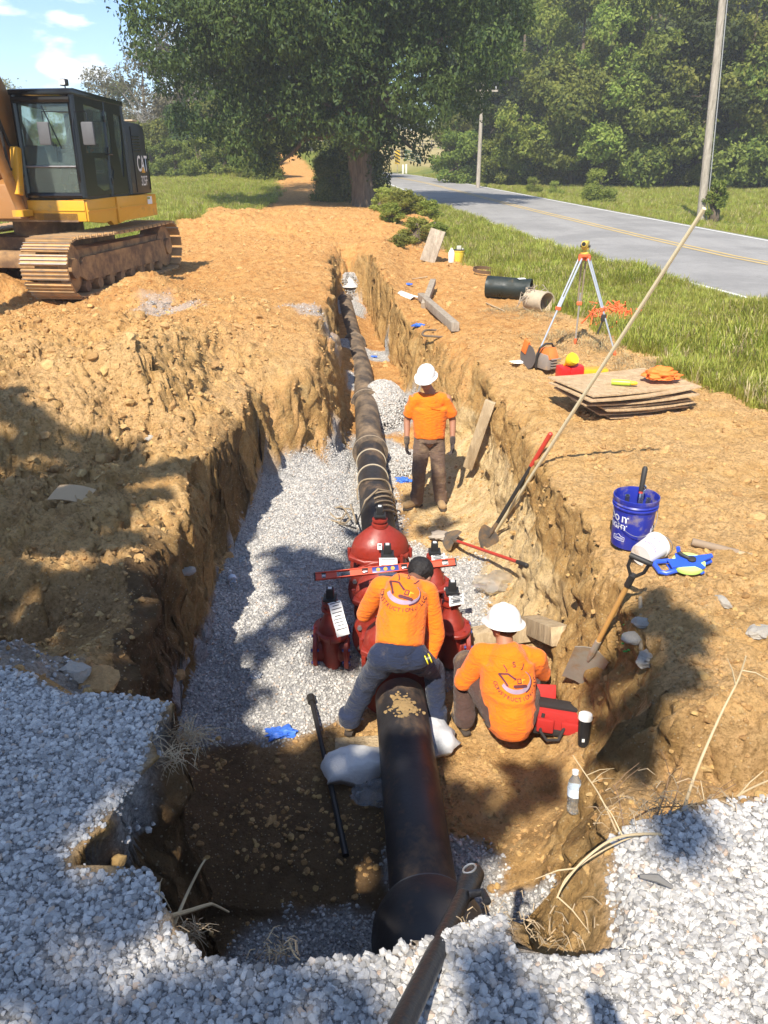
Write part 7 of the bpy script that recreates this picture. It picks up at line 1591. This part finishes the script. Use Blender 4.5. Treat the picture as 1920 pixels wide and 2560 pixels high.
# seat, levers, operator
mb = MB(); mb.box((.05,.92,1.98), (.5,.48,.14), bev=.05).box((-.2,.92,2.38), (.14,.46,.75), (0,R(-8),0), bev=.05).box((-.24,.92,2.86), (.10,.26,.2), bev=.04); P('driver_seat', mb, SEATM, cb)
for s in (-1, 1): mb = MB(); mb.box((.25,.92+s*.3,2.05), (.42,.10,.16), bev=.03); mb.tube([(.42,.92+s*.3,2.1), (.45,.92+s*.3,2.32)], .018, 8); mb.tube([(.45,.92+s*.3,2.3), (.46,.92+s*.3,2.38)], .028, 8); P('control_console', mb, VDK, cb)
mb = MB(); mb.box((.95,.80,2.2), (.06,.16,.42), (0,R(12),0), bev=.02); P('display_panel', mb, SEATM, cb)
mb = MB(); mb.box((.85,.78,1.66), (.12,.10,.18)).box((.85,1.0,1.66), (.12,.10,.18)); P('foot_pedal', mb, VDK, cb)
# mirrors, lights
for (yy, xx) in ((y1+.30, x1+.12), (y1-.42, x1+.18)):
    mb = MB(); mb.tube([(x1-.02,y1,z1-.30), (xx,yy,z1-.30), (xx,yy,z1-.75)], .010, 6); m_ = P('mirror_arm', mb, CBK, cb); mb = MB(); mb.box((xx+.02,yy,z1-.62), (.05,.20,.34), bev=.02); P('mirror', mb, MIR, m_)
mb = MB(); mb.box((x1-.08,y1-.1,z1+.13), (.10,.12,.10), bev=.02); mb.tube([(x1-.1,y1-.1,z1+.0), (x1-.1,y1-.1,z1+.1)], .012, 6); l_ = P('work_light', mb, CBK, cb); mb = MB(); mb.box((x1-.02,y1-.1,z1+.13), (.012,.09,.07)); P('lamp_glass', mb, simple('lamp_white', (.8,.8,.8), .2), l_)
# lettering on the engine door
def flat_text(s, size, loc, mat, nm, bold=0, sx=.7):
    me = textmesh(s, size, bold); 
    for v in me.vertices: v.co = Vector((-v.co.x*sx, 0, v.co.y))
    me.materials.append(mat); o = link(nm, me, t); o.location = loc; return o
flat_text('CAT', .40, (-1.36, yl+.006, 2.06), simple('decal_white', (.78,.76,.72), .5), 'lettering', .006, .62); flat_text('325F', .25, (-1.37, yl+.006, 1.76), bpy.data.materials['decal_white'], 'lettering', .002, .62)
mb = MB(); mb.prism([(-.085,0), (.085,0), (0,.11)], .004, Matrix.Translation((-1.36,yl+.014,1.915)) @ Matrix.Rotation(R(90), 4, 'X')); P('triangle_mark', mb, CY)
mb = MB(); mb.box((-1.38,yl+.065,1.40), (.22,.004,.16)); o_ = P('sticker', mb, PAPER); mb = MB(); mb.box((-1.33,yl+.068,1.45), (.12,.004,.04)); P('sticker_print', mb, simple('sticker_olive', (.3,.33,.05), .6), o_)
# boom, cylinders, hoses
def slab(nm, prof, y, th, m): mb = MB(); mb.prism(prof, th, Matrix.Translation((0,y+th/2,0)) @ Matrix.Rotation(R(90), 4, 'X'), .03); return P(nm, mb, m)
slab('boom', [(.35,1.55), (.15,1.95), (1.2,3.45), (2.6,5.5), (3.3,6.3), (4.3,6.9), (4.6,6.3), (3.9,5.7), (3.2,4.75), (2.1,3.15), (1.0,1.75)], -.05, .55, BOOMM)
slab('boom_bracket', [(-.2,1.3), (-.2,1.9), (.3,2.1), (1.25,1.75), (1.35,1.2)], -.05, .85, BOOMM)
mb = MB(); mb.tube([(1.35,.30,1.35), (1.9,.30,2.6)], .085, 16); c_ = P('lift_cylinder', mb, BOOMM); mb = MB(); mb.tube([(1.85,.30,2.5), (2.4,.27,3.75)], .045, 12); P('cylinder_rod', mb, CHR, c_)
mb = MB(); mb.tube([(1.35,-.42,1.35), (1.9,-.42,2.6)], .085, 16); c_ = P('lift_cylinder', mb, BOOMM); mb = MB(); mb.tube([(1.85,-.42,2.5), (2.4,-.39,3.75)], .045, 12); P('cylinder_rod', mb, CHR, c_)
slab('stick', [(4.0,6.7), (4.5,7.0), (5.9,3.6), (6.6,2.2), (6.3,2.1), (4.9,4.6)], -.05, .36, BOOMM)
mb = MB(); mb.prism([(6.1,2.3), (6.75,2.2), (7.0,1.5), (6.9,.95), (6.3,.55), (5.75,.6), (5.5,.9), (5.7,.95), (6.0,1.5)], 1.1, Matrix.Translation((0,.5,0)) @ Matrix.Rotation(R(90), 4, 'X'), .03); P('bucket', mb, TRF)
for k, (yy, d) in enumerate(((.26,0), (.32,.06), (.20,.12))): mb = MB(); mb.tube([(.6,yy,2.0), (1.3+d,yy,2.35), (1.6+d,yy,3.0), (2.4,yy,4.35), (2.9,yy,5.25), (2.95+d,yy,5.9), (2.6+d,yy,6.2), (2.2,yy,5.6)] if k == 0 else [(.7,yy,1.6), (1.45+d,yy,2.0), (1.55+d,yy,2.8), (1.9,yy,3.4)], .025, 8); P('hydraulic_hose', mb, GRIP)
# hose curling over the boom, near side
mb = MB(); mb.tube([(2.15,.28,4.95), (2.3,.32,5.7), (2.0,.36,5.2), (1.55,.38,4.4), (1.32,.36,3.85), (1.30,.3,3.6)], .03, 8); P('boom_hose', mb, GRIP)
mb = MB(); mb.box((1.4,.38,1.95), (.14,.14,.75), (0,R(-12),0), bev=.03).box((1.42,.36,1.3), (.3,.2,.1)); P('hose_guard', mb, CY)
# operator
op = empty('person', t.matrix_basis @ Vector((.1,.92,1.62)), (0,0,EA), label='operator in orange shirt sitting in the excavator cab', cat='person')
X = lambda x, y, zz: V3((x-.1, y-.92, zz-1.62)); hc = X(-.02,.92,2.92); HM = axes((1,0,-.2), (.1,0,1))
def body(mb):
    headpart(mb, hc, HM); cap(mb, X(-.04,.92,2.68), .06, hc, .055); bent_chain(mb, [X(-.02,.92,2.15), X(-.05,.92,2.4), X(-.05,.92,2.6)], [.15,.145,.14]); cap(mb, X(-.05,.75,2.64), .065, X(-.05,1.09,2.64), .065)
    for s in (-1, 1): bent_chain(mb, [X(.0,.92+s*.1,2.1), X(.45,.92+s*.13,2.16), X(.62,.92+s*.14,1.75)], [.085,.062,.045]); bent_chain(mb, [X(-.05,.92+s*.2,2.62), X(.02,.92+s*.27,2.36), X(.30,.92+s*.28,2.33)], [.052,.042,.03]); hand(mb, X(.30,.92+s*.28,2.33), (1,0,-.1), (0,0,-1), -s, .9)
organic('body', body, .013, 3, SKIN2, op); organic('shirt', lambda mb: (bent_chain(mb, [X(-.02,.92,2.15), X(-.05,.92,2.6)], [.165,.155]), cap(mb, X(-.05,.75,2.64), .08, X(-.05,1.09,2.64), .08), [bent_chain(mb, [X(-.05,.92+s*.2,2.62), X(.02,.92+s*.27,2.36)], [.068,.06]) for s in (-1, 1)]), .014, 4, cloth('operator_shirt', (.36,.32,.28)), op)
organic('safety_vest', lambda mb: cap(mb, X(-.01,.92,2.30), .166, X(-.02,.92,2.60), .160), .014, 3, ORS, op)
organic('trousers', lambda mb: [bent_chain(mb, [X(.0,.92+s*.09,2.1), X(.45,.92+s*.13,2.16), X(.62,.92+s*.14,1.78)], [.11,.085,.07]) for s in (-1, 1)], .014, 3, DENIM, op)
for s in (-1, 1): boot(op, X(.62,.92+s*.14,1.72), (1,0,0))

# ------------------------------------------------------------------ warm summer haze
hm = bpy.data.materials.new('haze'); hm.use_nodes = True; hn = hm.node_tree; hn.nodes.clear(); ho = hn.nodes.new('ShaderNodeOutputMaterial'); hv = hn.nodes.new('ShaderNodeVolumePrincipled')
hv.inputs['Color'].default_value = (.93,.96,1.0,1); hv.inputs['Density'].default_value = .0011; hv.inputs['Anisotropy'].default_value = 0.0; hn.links.new(hv.outputs[0], ho.inputs['Volume'])
mb = MB(); mb.box((0, 465, 16), (2100, 990, 39)); o = mb.build('haze', hm); o['kind'] = 'stuff'
